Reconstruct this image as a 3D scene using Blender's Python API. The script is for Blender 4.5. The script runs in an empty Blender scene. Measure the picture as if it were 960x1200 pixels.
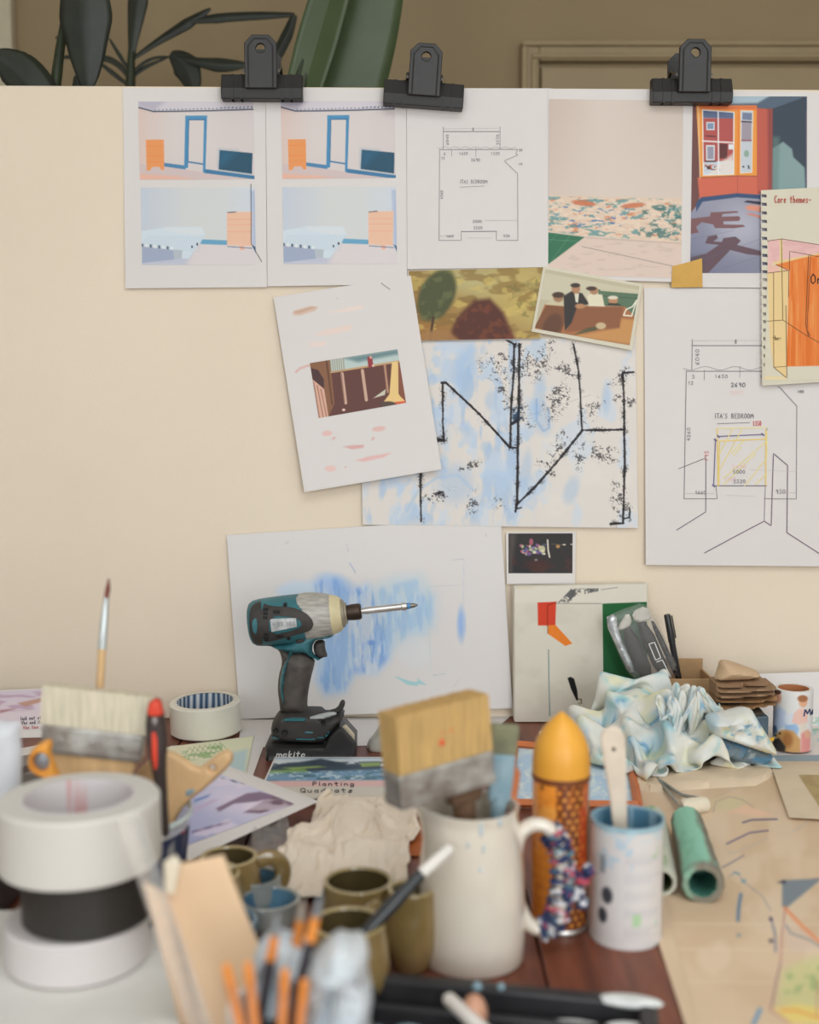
import bpy, bmesh, math, random
import numpy as np
from mathutils import Vector, Matrix, Euler
from mathutils.geometry import delaunay_2d_cdt
random.seed(7); RNG = np.random.default_rng(7)
scene = bpy.context.scene
COL = scene.collection
pi = math.pi

# ------------------------------------------------------------------ camera
F = 1400.0; CX = 480.0; CY = 600.0           # focal length in pixels of the 960x1200 frame
PITCH = math.radians(5.3)
TZ = 0.74                                    # table top height
CAMP = np.array([0.0, 0.0, 1.216])
cam_d = bpy.data.cameras.new('camera'); cam = bpy.data.objects.new('camera', cam_d)
COL.objects.link(cam); scene.camera = cam
cam.location = CAMP; cam.rotation_euler = (pi/2 - PITCH, 0, 0)
cam_d.sensor_fit = 'HORIZONTAL'; cam_d.sensor_width = 24.0; cam_d.lens = 24.0*F/960.0
cam_d.dof.use_dof = True; cam_d.dof.focus_distance = 1.70; cam_d.dof.aperture_fstop = 2.9
cam_d.clip_start = 0.02

# ------------------------------------------------------------------ world, window light, exposure
w = bpy.data.worlds.new('world'); scene.world = w; w.use_nodes = True
wb = w.node_tree.nodes['Background']; wb.inputs[0].default_value = (0.75, 0.86, 1.0, 1); wb.inputs[1].default_value = 1.0
def area(name, loc, rot, sx, sy, power, col):
    l = bpy.data.lights.new(name, 'AREA'); l.shape = 'RECTANGLE'; l.size = sx; l.size_y = sy
    l.energy = power; l.color = col
    o = bpy.data.objects.new(name, l); COL.objects.link(o); o.location = loc; o.rotation_euler = rot
    return o
# daylight entering by the two tall windows of the wall behind the photographer and a rooflight added overhead to brighten the flat surfaces
WIN = [(1.05, 1.3, 54), (-1.15, 1.3, 30)]
LC = (0.93, 0.97, 1.0)
for wx, ww, pw in WIN:
    area('window_daylight', (wx, -2.36, 1.62), (pi/2, 0, 0), ww, 1.9, pw, LC)
TOP_FILL = (0.35, -0.15, 1.7, 1.3)                 # added rooflight for overhead fill: centre x, y and size
area('overhead_fill', (TOP_FILL[0], TOP_FILL[1], 2.59), (0, 0, 0), TOP_FILL[2], TOP_FILL[3], 24, LC)
vs = scene.view_settings
scene.display_settings.display_device = 'sRGB'
vs.view_transform = 'Standard'; vs.look = 'None'; vs.exposure = -0.16; vs.gamma = 1.0; vs.use_curve_mapping = False
cy = scene.cycles
cy.use_denoising = True; cy.max_bounces = 6; cy.diffuse_bounces = 4; cy.glossy_bounces = 3
cy.transmission_bounces = 6; cy.transparent_max_bounces = 8; cy.sample_clamp_indirect = 4.0
cy.caustics_reflective = False; cy.caustics_refractive = False

# ------------------------------------------------------------------ pixel -> place
cp, sp = math.cos(PITCH), math.sin(PITCH)
def ray(x, y):
    x = np.asarray(x, float); y = np.asarray(y, float)
    u = (x-CX)/F; v = (CY-y)/F
    return np.stack([u, cp+v*sp, -sp+v*cp], -1)
def P(x, y, Y):                               # on the vertical plane at distance Y
    d = ray(x, y); return CAMP + d*(np.asarray(Y, float)/d[..., 1])[..., None]
def T(x, y, dz=0.0):                          # on the table top (+dz)
    d = ray(x, y); return CAMP + d*((TZ+np.asarray(dz, float)-CAMP[2])/d[..., 2])[..., None]
B0, BS = 1.77, 0.02
BN = np.array([BS, -1.0, 0.0])/math.hypot(BS, 1)
def B(x, y, off=0.0):                         # on the board's face, off metres in front
    d = ray(x, y); return CAMP + d*((B0-np.asarray(off, float))/(d[..., 1]-BS*d[..., 0]))[..., None]
def S(Y, y=800): d = ray(480, y); return Y/d[1]/F    # metres per pixel at distance Y
def proj(p):
    q = np.asarray(p, float)-CAMP; f = q[..., 1]*cp-q[..., 2]*sp; u = q[..., 1]*sp+q[..., 2]*cp
    return CX+F*q[..., 0]/f, CY-F*u/f

# ------------------------------------------------------------------ colours and materials
K = 1.28
def lin(c):
    c = np.asarray(c, float)/255.0
    return np.where(c <= 0.04045, c/12.92, ((c+0.055)/1.055)**2.4)
def colr(c): return np.clip(lin(c)*K, 0, 0.9)
_mats = {}
def mat(name, c, rough=0.6, var=0.12, scale=25.0, bump=0.0, bscale=200.0, metal=0.0, c2=None, stretch=None, spec=0.5,
        trans=0.0, alpha=1.0, coat=0.0, sheen=0.0, ior=1.45, detail=4.0, sss=0.0):
    if name in _mats: return _mats[name]
    m = bpy.data.materials.new(name); m.use_nodes = True; nt = m.node_tree; N = nt.nodes; L = nt.links
    b = N['Principled BSDF']
    a = colr(c); d = colr(c2) if c2 is not None else np.clip(a*(1-var*1.6), 0, 1)
    if c2 is None: a = np.clip(a*(1+var*0.6), 0, 0.9)
    tc = N.new('ShaderNodeTexCoord'); mp = N.new('ShaderNodeMapping'); nz = N.new('ShaderNodeTexNoise'); cr = N.new('ShaderNodeValToRGB')
    if stretch: mp.inputs['Scale'].default_value = stretch
    nz.inputs['Scale'].default_value = scale; nz.inputs['Detail'].default_value = detail
    cr.color_ramp.elements[0].position = 0.3; cr.color_ramp.elements[1].position = 0.7
    cr.color_ramp.elements[0].color = (*d, 1); cr.color_ramp.elements[1].color = (*a, 1)
    L.new(tc.outputs['Object'], mp.inputs[0]); L.new(mp.outputs[0], nz.inputs['Vector'])
    L.new(nz.outputs['Fac'], cr.inputs[0]); L.new(cr.outputs[0], b.inputs['Base Color'])
    b.inputs['Roughness'].default_value = rough; b.inputs['Metallic'].default_value = metal
    b.inputs['Specular IOR Level'].default_value = spec; b.inputs['IOR'].default_value = ior
    b.inputs['Transmission Weight'].default_value = trans; b.inputs['Alpha'].default_value = alpha
    b.inputs['Coat Weight'].default_value = coat; b.inputs['Coat Roughness'].default_value = 0.06
    b.inputs['Sheen Weight'].default_value = sheen
    if sss: b.inputs['Subsurface Weight'].default_value = sss; b.inputs['Subsurface Scale'].default_value = 0.01
    if bump:
        n2 = N.new('ShaderNodeTexNoise'); n2.inputs['Scale'].default_value = bscale; n2.inputs['Detail'].default_value = 3
        L.new(mp.outputs[0], n2.inputs['Vector'])
        bp = N.new('ShaderNodeBump'); bp.inputs['Strength'].default_value = bump; bp.inputs['Distance'].default_value = 0.002
        L.new(n2.outputs['Fac'], bp.inputs['Height']); L.new(bp.outputs[0], b.inputs['Normal'])
    _mats[name] = m; return m
def vmat(name, rough=0.75, spec=0.3, bump=0.0, bscale=250.0, coat=0.0, metal=0.0):   # colour comes from the print's own colour attribute
    if name in _mats: return _mats[name]
    m = bpy.data.materials.new(name); m.use_nodes = True; nt = m.node_tree; N = nt.nodes; L = nt.links
    b = N['Principled BSDF']; at = N.new('ShaderNodeAttribute'); at.attribute_name = 'Col'
    L.new(at.outputs['Color'], b.inputs['Base Color']); b.inputs['Roughness'].default_value = rough
    b.inputs['Specular IOR Level'].default_value = spec; b.inputs['Coat Weight'].default_value = coat; b.inputs['Metallic'].default_value = metal
    if bump:
        tc = N.new('ShaderNodeTexCoord'); n2 = N.new('ShaderNodeTexNoise'); n2.inputs['Scale'].default_value = bscale
        L.new(tc.outputs['Object'], n2.inputs['Vector'])
        bp = N.new('ShaderNodeBump'); bp.inputs['Strength'].default_value = bump; bp.inputs['Distance'].default_value = 0.002
        L.new(n2.outputs['Fac'], bp.inputs['Height']); L.new(bp.outputs[0], b.inputs['Normal'])
    _mats[name] = m; return m

# ------------------------------------------------------------------ mesh helpers
def rotm(rx=0, ry=0, rz=0, loc=(0, 0, 0)): return Matrix.Translation(Vector(loc)) @ Euler((rx, ry, rz)).to_matrix().to_4x4()
def frame(p0, p1, side=(0, -1, 0)):           # matrix whose +Z runs from p0 to p1 and whose +Y faces 'side'
    z = (Vector(p1)-Vector(p0)); z.normalize(); s = Vector(side); y = s - z*s.dot(z); y.normalize(); x = y.cross(z)
    return Matrix(((x.x, y.x, z.x, p0[0]), (x.y, y.y, z.y, p0[1]), (x.z, y.z, z.z, p0[2]), (0, 0, 0, 1)))
class MB:
    def __init__(s): s.v = []; s.f = []; s.c = []
    def add(s, vs, fs, M=None, c=None):
        o = len(s.v)
        if M is not None: vs = [M @ Vector(p) for p in vs]
        s.v += [tuple(float(q) for q in p) for p in vs]; s.f += [tuple(int(i)+o for i in f) for f in fs]
        if c is not None:
            c = np.asarray(c, float)
            s.c += [tuple(c)]*len(vs) if c.ndim == 1 else [tuple(q) for q in c]
        return s
    def box(s, c, size, M=None, taper=1.0, col=None):
        hx, hy, hz = size[0]/2, size[1]/2, size[2]/2; vs = []
        for z in (-1, 1):
            k = 1.0 if z < 0 else taper
            for x, y in ((-1, -1), (1, -1), (1, 1), (-1, 1)): vs.append((c[0]+x*hx*k, c[1]+y*hy*k, c[2]+z*hz))
        return s.add(vs, [(0, 3, 2, 1), (4, 5, 6, 7), (0, 1, 5, 4), (1, 2, 6, 5), (2, 3, 7, 6), (3, 0, 4, 7)], M, col)
    def lathe(s, prof, seg=40, M=None, fn=None, col=None):     # prof: list of (radius, z)
        vs = []; fs = []; rings = []
        for r, z in prof:
            if r < 1e-7: vs.append((0, 0, z)); rings.append((len(vs)-1, 1))
            else:
                st = len(vs)
                for i in range(seg):
                    a = 2*pi*i/seg; p = (r*math.cos(a), r*math.sin(a), z)
                    vs.append(fn(p, a) if fn else p)
                rings.append((st, seg))
        for (a, na), (b, nb) in zip(rings, rings[1:]):
            for i in range(seg):
                j = (i+1) % seg
                if na == 1 and nb == 1: continue
                if na == 1: fs.append((a, b+j, b+i))
                elif nb == 1: fs.append((a+i, a+j, b))
                else: fs.append((a+i, a+j, b+j, b+i))
        return s.add(vs, fs, M, col)
    def tube(s, pts, rad, seg=10, flat=1.0, side=None, col=None, caps=True):
        pts = [Vector(p) for p in pts]; n = len(pts)
        rad = [rad]*n if np.isscalar(rad) else rad
        vs = []; fs = []; prev = None
        for i in range(n):
            t = (pts[min(i+1, n-1)]-pts[max(i-1, 0)]); t.normalize()
            if prev is None:
                a = Vector(side) if side else (Vector((0, 0, 1)) if abs(t.z) < 0.9 else Vector((0, 1, 0)))
            else: a = prev
            a = a - t*a.dot(t); a.normalize(); b = t.cross(a); prev = a
            for k in range(seg):
                g = 2*pi*k/seg; vs.append(pts[i] + a*(math.cos(g)*rad[i]*flat) + b*(math.sin(g)*rad[i]))
        for i in range(n-1):
            for k in range(seg):
                l = (k+1) % seg; fs.append((i*seg+k, i*seg+l, (i+1)*seg+l, (i+1)*seg+k))
        if caps: fs.append(tuple(range(seg-1, -1, -1))); fs.append(tuple((n-1)*seg+k for k in range(seg)))
        return s.add(vs, fs, None, col)
    def prism(s, poly, d, M=None, col=None):                    # poly in local XZ, extruded +-d/2 along Y
        n = len(poly); vs = [(x, -d/2, z) for x, z in poly]+[(x, d/2, z) for x, z in poly]
        fs = [tuple(range(n)), tuple(range(2*n-1, n-1, -1))]+[(i, i+n, (i+1) % n+n, (i+1) % n) for i in range(n)]
        return s.add(vs, fs, M, col)
    def sphere(s, c, r, seg=12, rings=8, sc=(1, 1, 1), col=None, M=None):
        prof = [(r*math.sin(pi*i/rings) if 0 < i < rings else 0, -r*math.cos(pi*i/rings)) for i in range(rings+1)]
        m2 = Matrix.Translation(Vector(c)) @ Matrix.Diagonal((*sc, 1)); return s.lathe(prof, seg, (M @ m2) if M else m2, col=col)
    def build(s, name, m, parent=None, smooth=True, bevel=0.0, colors=None, angle=38, recalc=True, base=None, bseg=2):
        V = np.array(s.v, float)
        if parent is not None:
            r = parent
            while r.parent: r = r.parent
            off = np.array(r.location)
        else:
            if base is None: base = ((V[:, 0].min()+V[:, 0].max())/2, (V[:, 1].min()+V[:, 1].max())/2, V[:, 2].min())
            off = np.array(base, float)
        me = bpy.data.meshes.new(name); me.from_pydata([tuple(p) for p in (V-off)], [], s.f)
        if recalc:
            bm = bmesh.new(); bm.from_mesh(me); bmesh.ops.recalc_face_normals(bm, faces=bm.faces); bm.to_mesh(me); bm.free()
        cc = colors if colors is not None else (np.array(s.c, float) if len(s.c) == len(s.v) and s.c else None)
        if cc is not None:
            at = me.color_attributes.new('Col', 'FLOAT_COLOR', 'POINT')
            rgba = np.ones((len(s.v), 4), np.float32); rgba[:, :3] = colr(cc)
            at.data.foreach_set('color', rgba.ravel())
        if smooth:
            me.polygons.foreach_set('use_smooth', [True]*len(me.polygons)); me.set_sharp_from_angle(angle=math.radians(angle))
        me.materials.append(m)
        o = bpy.data.objects.new(name, me); COL.objects.link(o)
        if parent is not None: o.parent = parent
        else: o.location = base
        if bevel:
            bv = o.modifiers.new('bevel', 'BEVEL'); bv.width = bevel; bv.segments = bseg; bv.limit_method = 'ANGLE'; bv.angle_limit = math.radians(40)
        return o
def tag(o, label, cat, group=None):
    o['label'] = label; o['category'] = cat
    if group: o['group'] = group
    return o
def thing(name, label, cat, loc, group=None):
    o = bpy.data.objects.new(name, None); COL.objects.link(o); o.location = tuple(float(q) for q in loc); o.empty_display_size = 0.03
    return tag(o, label, cat, group)
def struct(o): o['kind'] = 'structure'; return o

# ------------------------------------------------------------------ 2-D outlines turned into solids
def resample(poly, step, closed=True):
    out = []; n = len(poly)
    for i in range(n if closed else n-1):
        a = np.array(poly[i], float); b = np.array(poly[(i+1) % n], float); k = max(1, int(np.ceil(np.linalg.norm(b-a)/step)))
        for j in range(k): out.append(a+(b-a)*j/k)
    if not closed: out.append(np.array(poly[-1], float))
    return np.array(out)
def smoothpoly(poly, it=2, closed=True):      # Chaikin
    p = np.array(poly, float)
    for _ in range(it):
        if closed:
            q = np.roll(p, -1, 0); p = np.stack([p*0.75+q*0.25, p*0.25+q*0.75], 1).reshape(-1, 2)
        else:
            a = p[:-1]; b = p[1:]; m = np.stack([a*0.75+b*0.25, a*0.25+b*0.75], 1).reshape(-1, p.shape[1]); p = np.vstack([p[:1], m, p[-1:]])
    return p
def inside(poly, x, y):
    poly = np.asarray(poly, float); r = np.zeros(np.shape(x), bool); n = len(poly)
    for i in range(n):
        x0, y0 = poly[i]; x1, y1 = poly[i-1]
        if y0 == y1: continue
        c = ((y0 > y) != (y1 > y)) & (x < (x1-x0)*(y-y0)/(y1-y0)+x0); r ^= c
    return r
def edgedist(poly, x, y, closed=True):
    poly = np.asarray(poly, float); n = len(poly); d = np.full(np.shape(x), 1e9)
    for i in range(n if closed else n-1):
        a = poly[i]; b = poly[(i+1) % n]; e = b-a; l2 = max(e@e, 1e-12)
        t = np.clip(((x-a[0])*e[0]+(y-a[1])*e[1])/l2, 0, 1)
        d = np.minimum(d, np.hypot(x-a[0]-t*e[0], y-a[1]-t*e[1]))
    return d
def fill2d(poly, step, holes=()):
    bd = resample(poly, step); loops = [bd]+[resample(h, step) for h in holes]
    x0, y0 = bd.min(0); x1, y1 = bd.max(0)
    gx, gy = np.meshgrid(np.arange(x0+step*0.5, x1, step), np.arange(y0+step*0.5, y1, step)); gx = gx.ravel()+0.013*step; gy = gy.ravel()
    ok = inside(bd, gx, gy) & (edgedist(poly, gx, gy) > 0.55*step)
    for h in holes: ok &= ~inside(h, gx, gy) & (edgedist(h, gx, gy) > 0.4*step)
    pts = []; edges = []
    for l in loops:
        s0 = len(pts); pts += [tuple(p) for p in l]; edges += [(s0+i, s0+(i+1) % len(l)) for i in range(len(l))]
    pts += list(zip(gx[ok], gy[ok]))
    v, e, f, *_ = delaunay_2d_cdt([Vector(p) for p in pts], edges, [], 0, 1e-6)
    v = np.array([(p.x, p.y) for p in v]); f = np.array([t for t in f if len(t) == 3])
    c = v[f].mean(1); k = inside(bd, c[:, 0], c[:, 1])
    for h in holes: k &= ~inside(h, c[:, 0], c[:, 1])
    return v, f[k]
def shell(poly, step, ff, fb, holes=(), mb=None):
    """closed solid: front ff(x,y), back fb(x,y); returns MB and the 2-D coordinates of every vertex"""
    v, f = fill2d(poly, step, holes); n = len(v); mb = mb or MB()
    A = ff(v[:, 0], v[:, 1]); C = fb(v[:, 0], v[:, 1])
    cnt = {}
    for t in f:
        for i in range(3):
            a, b = int(t[i]), int(t[(i+1) % 3]); cnt[(a, b)] = 1
    fs = [tuple(t) for t in f]+[(t[0]+n, t[2]+n, t[1]+n) for t in f]
    fs += [(b, a, a+n, b+n) for (a, b) in cnt if (b, a) not in cnt]
    mb.add(np.vstack([A, C]), fs); return mb, np.vstack([v, v])
def prof_round(d, R): x = np.clip(d/R, 0, 1); return np.sqrt(np.clip(1-(1-x)**2, 0, 1))
def inflate(poly, Y, H, R, step=2.0, edge=0.0, holes=(), disp=None, Yf=None, back=1.0):
    """px outline standing at distance Y, thickness 2H (metres), edges rounded over R px"""
    def hh(x, y):
        d = edgedist(poly, x, y)
        for h in holes: d = np.minimum(d, edgedist(h, x, y))
        return edge+(H-edge)*prof_round(d, R)
    def ff(x, y):
        p = P(x, y, Y if Yf is None else Yf(x, y)); h = hh(x, y)
        if disp is not None: h = h+disp(x, y)*np.clip(edgedist(poly, x, y)/R, 0, 1)
        p[..., 1] -= h; return p
    def fb(x, y):
        p = P(x, y, Y if Yf is None else Yf(x, y)); p[..., 1] += hh(x, y)*back+1e-4; return p
    return shell(poly, step, ff, fb, holes)
def cr(ox, oy, s):                            # crop pixels -> photo pixels
    return lambda *pts: [(ox+a/s, oy+b/s) for a, b in pts]

# ------------------------------------------------------------------ value noise (for prints, stains and folds)
_perm = RNG.random((256, 256))
def vnoise(x, y):
    xi = np.floor(x).astype(int); yi = np.floor(y).astype(int); u = x-xi; v = y-yi; u = u*u*(3-2*u); v = v*v*(3-2*v)
    g = lambda a, b: _perm[a & 255, b & 255]
    return (g(xi, yi)*(1-u)+g(xi+1, yi)*u)*(1-v)+(g(xi, yi+1)*(1-u)+g(xi+1, yi+1)*u)*v
def fbm(x, y, o=4):
    r = 0; a = 0.5; x = np.asarray(x, float); y = np.asarray(y, float)
    for i in range(o): r = r+a*vnoise(x*2**i+17.3*i, y*2**i+5.1*i); a *= 0.5
    return r/(1-0.5**o)
def ridge(x, y, o=3):
    r = 0; a = 0.5; t = 0
    for i in range(o): r = r+a*(1-np.abs(2*vnoise(x*2**i+9.7*i, y*2**i+3.3*i)-1)); t += a; a *= 0.5
    return r/t
def smooth(a, b, x): t = np.clip((x-a)/(b-a), 0, 1); return t*t*(3-2*t)

class Paint:                                  # colours of a print, evaluated on its own vertices
    def __init__(s, x, y, c): s.x = x; s.y = y; s.img = np.empty(x.shape+(3,)); s.img[:] = c
    def mix(s, m, c, a=1.0): m = (np.clip(m, 0, 1)*a)[..., None]; s.img = s.img*(1-m)+np.asarray(c, float)*m; return s
    def poly(s, p, c, a=1.0, soft=0.5):
        d = edgedist(p, s.x, s.y); d = np.where(inside(p, s.x, s.y), d, -d); return s.mix(smooth(-soft, soft, d), c, a)
    def line(s, p, w, c, a=1.0, soft=0.5, closed=False):
        return s.mix(1-smooth(w/2-soft, w/2+soft, edgedist(p, s.x, s.y, closed)), c, a)
    def ell(s, cx, cy_, rx, ry, c, a=1.0, rot=0.0, soft=0.25):
        dx = s.x-cx; dy = s.y-cy_; C, N = math.cos(rot), math.sin(rot)
        return s.mix(1-smooth(1-soft, 1+soft, np.hypot((dx*C+dy*N)/rx, (-dx*N+dy*C)/ry)), c, a)
    def grad(s, p0, p1, c, a=1.0):            # 0 at p0 -> 1 at p1
        e = np.array(p1, float)-np.array(p0, float); t = ((s.x-p0[0])*e[0]+(s.y-p0[1])*e[1])/(e@e); return s.mix(np.clip(t, 0, 1), c, a)
    def spots(s, c, sx, sy, lo, hi, a=1.0, region=None, off=0.0, soft=3.0, o=3):
        m = smooth(lo, hi, fbm(s.x/sx+off, s.y/sy+off*1.7, o))
        if region is not None:
            d = edgedist(region, s.x, s.y); m = m*smooth(0, soft, np.where(inside(region, s.x, s.y), d, -d))
        return s.mix(m, c, a)

# ------------------------------------------------------------------ a single-stroke hand for the writing
GL = {
 '0': [[(.5,0),(.1,.25),(.1,.75),(.5,1),(.9,.75),(.9,.25),(.5,0)]], '1': [[(.3,.2),(.55,0),(.55,1)]],
 '2': [[(.1,.25),(.4,0),(.85,.15),(.8,.45),(.1,1),(.95,1)]], '3': [[(.1,.1),(.6,0),(.85,.25),(.4,.48),(.9,.7),(.6,1),(.1,.9)]],
 '4': [[(.7,1),(.7,0),(.1,.65),(.95,.65)]], '5': [[(.85,0),(.25,0),(.2,.45),(.7,.4),(.85,.75),(.5,1),(.1,.9)]],
 '6': [[(.75,.05),(.25,.45),(.15,.8),(.5,1),(.85,.8),(.6,.55),(.2,.7)]], '8': [[(.5,.48),(.15,.25),(.5,0),(.85,.25),(.5,.48),(.1,.75),(.5,1),(.9,.75),(.5,.48)]],
 '9': [[(.85,.3),(.45,.5),(.15,.25),(.5,0),(.85,.25),(.7,1)]], '7': [[(.1,0),(.9,0),(.4,1)]],
 'I': [[(.5,0),(.5,1)]], 'T': [[(.5,0),(.5,1)],[(0,0),(1,0)]], 'A': [[(0,1),(.5,0),(1,1)],[(.2,.6),(.8,.6)]],
 "'": [[(.5,0),(.4,.25)]], 'S': [[(.9,.1),(.4,0),(.15,.25),(.8,.65),(.6,1),(.1,.9)]],
 'B': [[(.1,0),(.1,1),(.7,.95),(.85,.7),(.6,.5),(.1,.5)],[(.1,0),(.65,.05),(.75,.3),(.55,.5)]], 'E': [[(.9,0),(.1,0),(.1,1),(.9,1)],[(.1,.5),(.7,.5)]],
 'D': [[(.1,0),(.1,1),(.6,.95),(.9,.5),(.6,.05),(.1,0)]], 'R': [[(.1,1),(.1,0),(.7,.05),(.8,.3),(.6,.5),(.1,.5)],[(.45,.5),(.95,1)]],
 'O': [[(.5,0),(.05,.35),(.1,.8),(.5,1),(.95,.75),(.9,.25),(.5,0)]], 'M': [[(0,1),(.15,0),(.5,.7),(.85,0),(1,1)]],
 'C': [[(.9,.12),(.5,0),(.1,.4),(.2,.85),(.6,1),(.95,.85)]], 'P': [[(.15,1),(.15,0),(.7,0),(.9,.25),(.7,.5),(.15,.5)]],
 'Q': [[(.5,0),(.05,.35),(.1,.8),(.5,1),(.95,.75),(.9,.25),(.5,0)],[(.6,.75),(1,1.05)]],
 'o': [[(.5,.42),(.12,.6),(.2,.92),(.55,1),(.88,.8),(.8,.5),(.5,.42)]], 'r': [[(.2,.45),(.2,1)],[(.2,.65),(.5,.45),(.85,.5)]],
 'e': [[(.15,.72),(.85,.68),(.7,.45),(.35,.45),(.1,.75),(.4,1),(.85,.9)]], 't': [[(.45,.1),(.45,.9),(.7,1)],[(.1,.4),(.85,.4)]],
 'h': [[(.2,0),(.2,1)],[(.2,.6),(.55,.45),(.8,.6),(.8,1)]], 'm': [[(.05,.45),(.05,1)],[(.05,.6),(.3,.45),(.5,.6),(.5,1)],[(.5,.6),(.75,.45),(.95,.6),(.95,1)]],
 's': [[(.85,.5),(.4,.44),(.2,.6),(.75,.8),(.6,1),(.1,.93)]], 'a': [[(.8,.45),(.8,1)],[(.8,.55),(.4,.43),(.1,.7),(.3,1),(.8,.85)]],
 'k': [[(.2,0),(.2,1)],[(.8,.45),(.2,.75),(.85,1)]], 'i': [[(.5,.45),(.5,1)],[(.5,.18),(.5,.26)]], 'n': [[(.15,.45),(.15,1)],[(.15,.62),(.5,.45),(.8,.6),(.8,1)]],
 'g': [[(.8,.45),(.8,1.2),(.4,1.32),(.1,1.2)],[(.8,.55),(.4,.43),(.1,.7),(.3,.98),(.8,.85)]], 'l': [[(.5,0),(.5,1)]],
 'd': [[(.8,0),(.8,1)],[(.8,.55),(.4,.43),(.1,.7),(.3,1),(.8,.85)]], 'u': [[(.15,.45),(.15,.85),(.45,1),(.8,.85)],[(.8,.45),(.8,1)]],
 '-': [[(.1,.6),(.8,.58)]], ':': [[(.4,.5),(.4,.58)],[(.4,.9),(.4,.98)]], ' ': [],
 }
def text(s, x, y, h, w=None, rot=0.0, slant=0.0, jit=0.0, gap=0.28):
    w = w or h*0.6; out = []; C, N = math.cos(rot), math.sin(rot); r = random.Random(sum(map(ord, s))); cx = 0.0
    for ch in s:
        k = 0.45 if ch in "'ilI:" else (1.3 if ch in 'mM' else 1.0)
        for st in GL.get(ch, []):
            pts = []
            for a, b in st:
                px = cx+a*w*k+(1-b)*h*slant+r.uniform(-jit, jit); py = b*h+r.uniform(-jit, jit)
                pts.append((x+px*C-py*N, y+px*N+py*C))
            out.append(pts)
        cx += w*k+w*gap
    return out
def ribbon(mb, pts, wd, mapf, c, step=4.0):
    p = resample(pts, step, closed=False); n = len(p)
    if n < 2: return
    t = np.gradient(p, axis=0); l = np.hypot(t[:, 0], t[:, 1])[:, None]; t = t/np.maximum(l, 1e-9)
    nn = np.stack([-t[:, 1], t[:, 0]], 1)*wd/2; p = p.copy(); p[0] -= t[0]*wd*0.3; p[-1] += t[-1]*wd*0.3
    a = p+nn; b = p-nn; V = np.vstack([mapf(a[:, 0], a[:, 1]), mapf(b[:, 0], b[:, 1])])
    mb.add(V, [(i, i+1, n+i+1, n+i) for i in range(n-1)], None, c)

# ------------------------------------------------------------------ cloth that really falls (simulated at ten times the size)
def fall(size, n, z0_, start, solids, frames=34, pins=None, thick=.0025, bend=.4, seed=1, selfc=True):
    """drop a sheet (size metres) whose start position is start(u, v) -> xyz onto ellipsoids/boxes; returns points (n, n, 3)"""
    q = 10.0; tmp = []
    u, v = np.meshgrid(np.linspace(-.5, .5, n), np.linspace(-.5, .5, n)); p = start(u*size, v*size).reshape(-1, 3)
    fs = [(j*n+i, j*n+i+1, (j+1)*n+i+1, (j+1)*n+i) for j in range(n-1) for i in range(n-1)]
    me = bpy.data.meshes.new('tmp'); me.from_pydata([tuple(a) for a in p*q], [], fs); o = bpy.data.objects.new('tmp', me); COL.objects.link(o); tmp.append(o)
    for kind, c, r in solids:
        mb = MB()
        if kind == 'ball': mb.sphere((0, 0, 0), 1.0, 28, 18, tuple(a*q for a in r))
        else: mb.box((0, 0, 0), tuple(2*a*q for a in r))
        m2 = bpy.data.meshes.new('tmp'); m2.from_pydata(mb.v, [], mb.f); bm = bmesh.new(); bm.from_mesh(m2); bmesh.ops.recalc_face_normals(bm, faces=bm.faces); bm.to_mesh(m2); bm.free()
        k = bpy.data.objects.new('tmp', m2); COL.objects.link(k); k.location = tuple(a*q for a in c); cm = k.modifiers.new('col', 'COLLISION'); k.collision.thickness_outer = .02; k.collision.cloth_friction = 20; tmp.append(k)
    cl = o.modifiers.new('cloth', 'CLOTH'); s = cl.settings; s.quality = 6; s.mass = .3; s.tension_stiffness = 12; s.compression_stiffness = 12; s.shear_stiffness = 4; s.bending_stiffness = bend; s.air_damping = 1.5
    cs_ = cl.collision_settings; cs_.distance_min = thick*q; cs_.collision_quality = 3; cs_.use_self_collision = selfc; cs_.self_distance_min = thick*q*.8
    scene.frame_start = 1; scene.frame_end = frames; cl.point_cache.frame_start = 1; cl.point_cache.frame_end = frames
    for f in range(1, frames+1): scene.frame_set(f)
    ev = o.evaluated_get(bpy.context.evaluated_depsgraph_get()); em = ev.to_mesh(); V = np.empty(len(em.vertices)*3); em.vertices.foreach_get('co', V); ev.to_mesh_clear()
    for t in tmp: bpy.data.objects.remove(t)
    scene.frame_set(1)
    return (V.reshape(-1, 3)/q).reshape(n, n, 3)
def cloth_mesh(name, V, m, parent=None, colors=None, thick=.0012, sub=True, zmin=None):
    n = V.shape[0]; fs = [(j*n+i, j*n+i+1, (j+1)*n+i+1, (j+1)*n+i) for j in range(n-1) for i in range(n-1)]
    W = V.reshape(-1, 3).copy()
    if zmin is not None: W[:, 2] = np.maximum(W[:, 2], zmin)
    mb = MB().add(W, fs); o = mb.build(name, m, parent, recalc=False, colors=colors, angle=180)
    if sub: sm = o.modifiers.new('smooth', 'SUBSURF'); sm.levels = 1; sm.render_levels = 1
    so = o.modifiers.new('thick', 'SOLIDIFY'); so.thickness = thick; so.offset = 0
    return o
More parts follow.
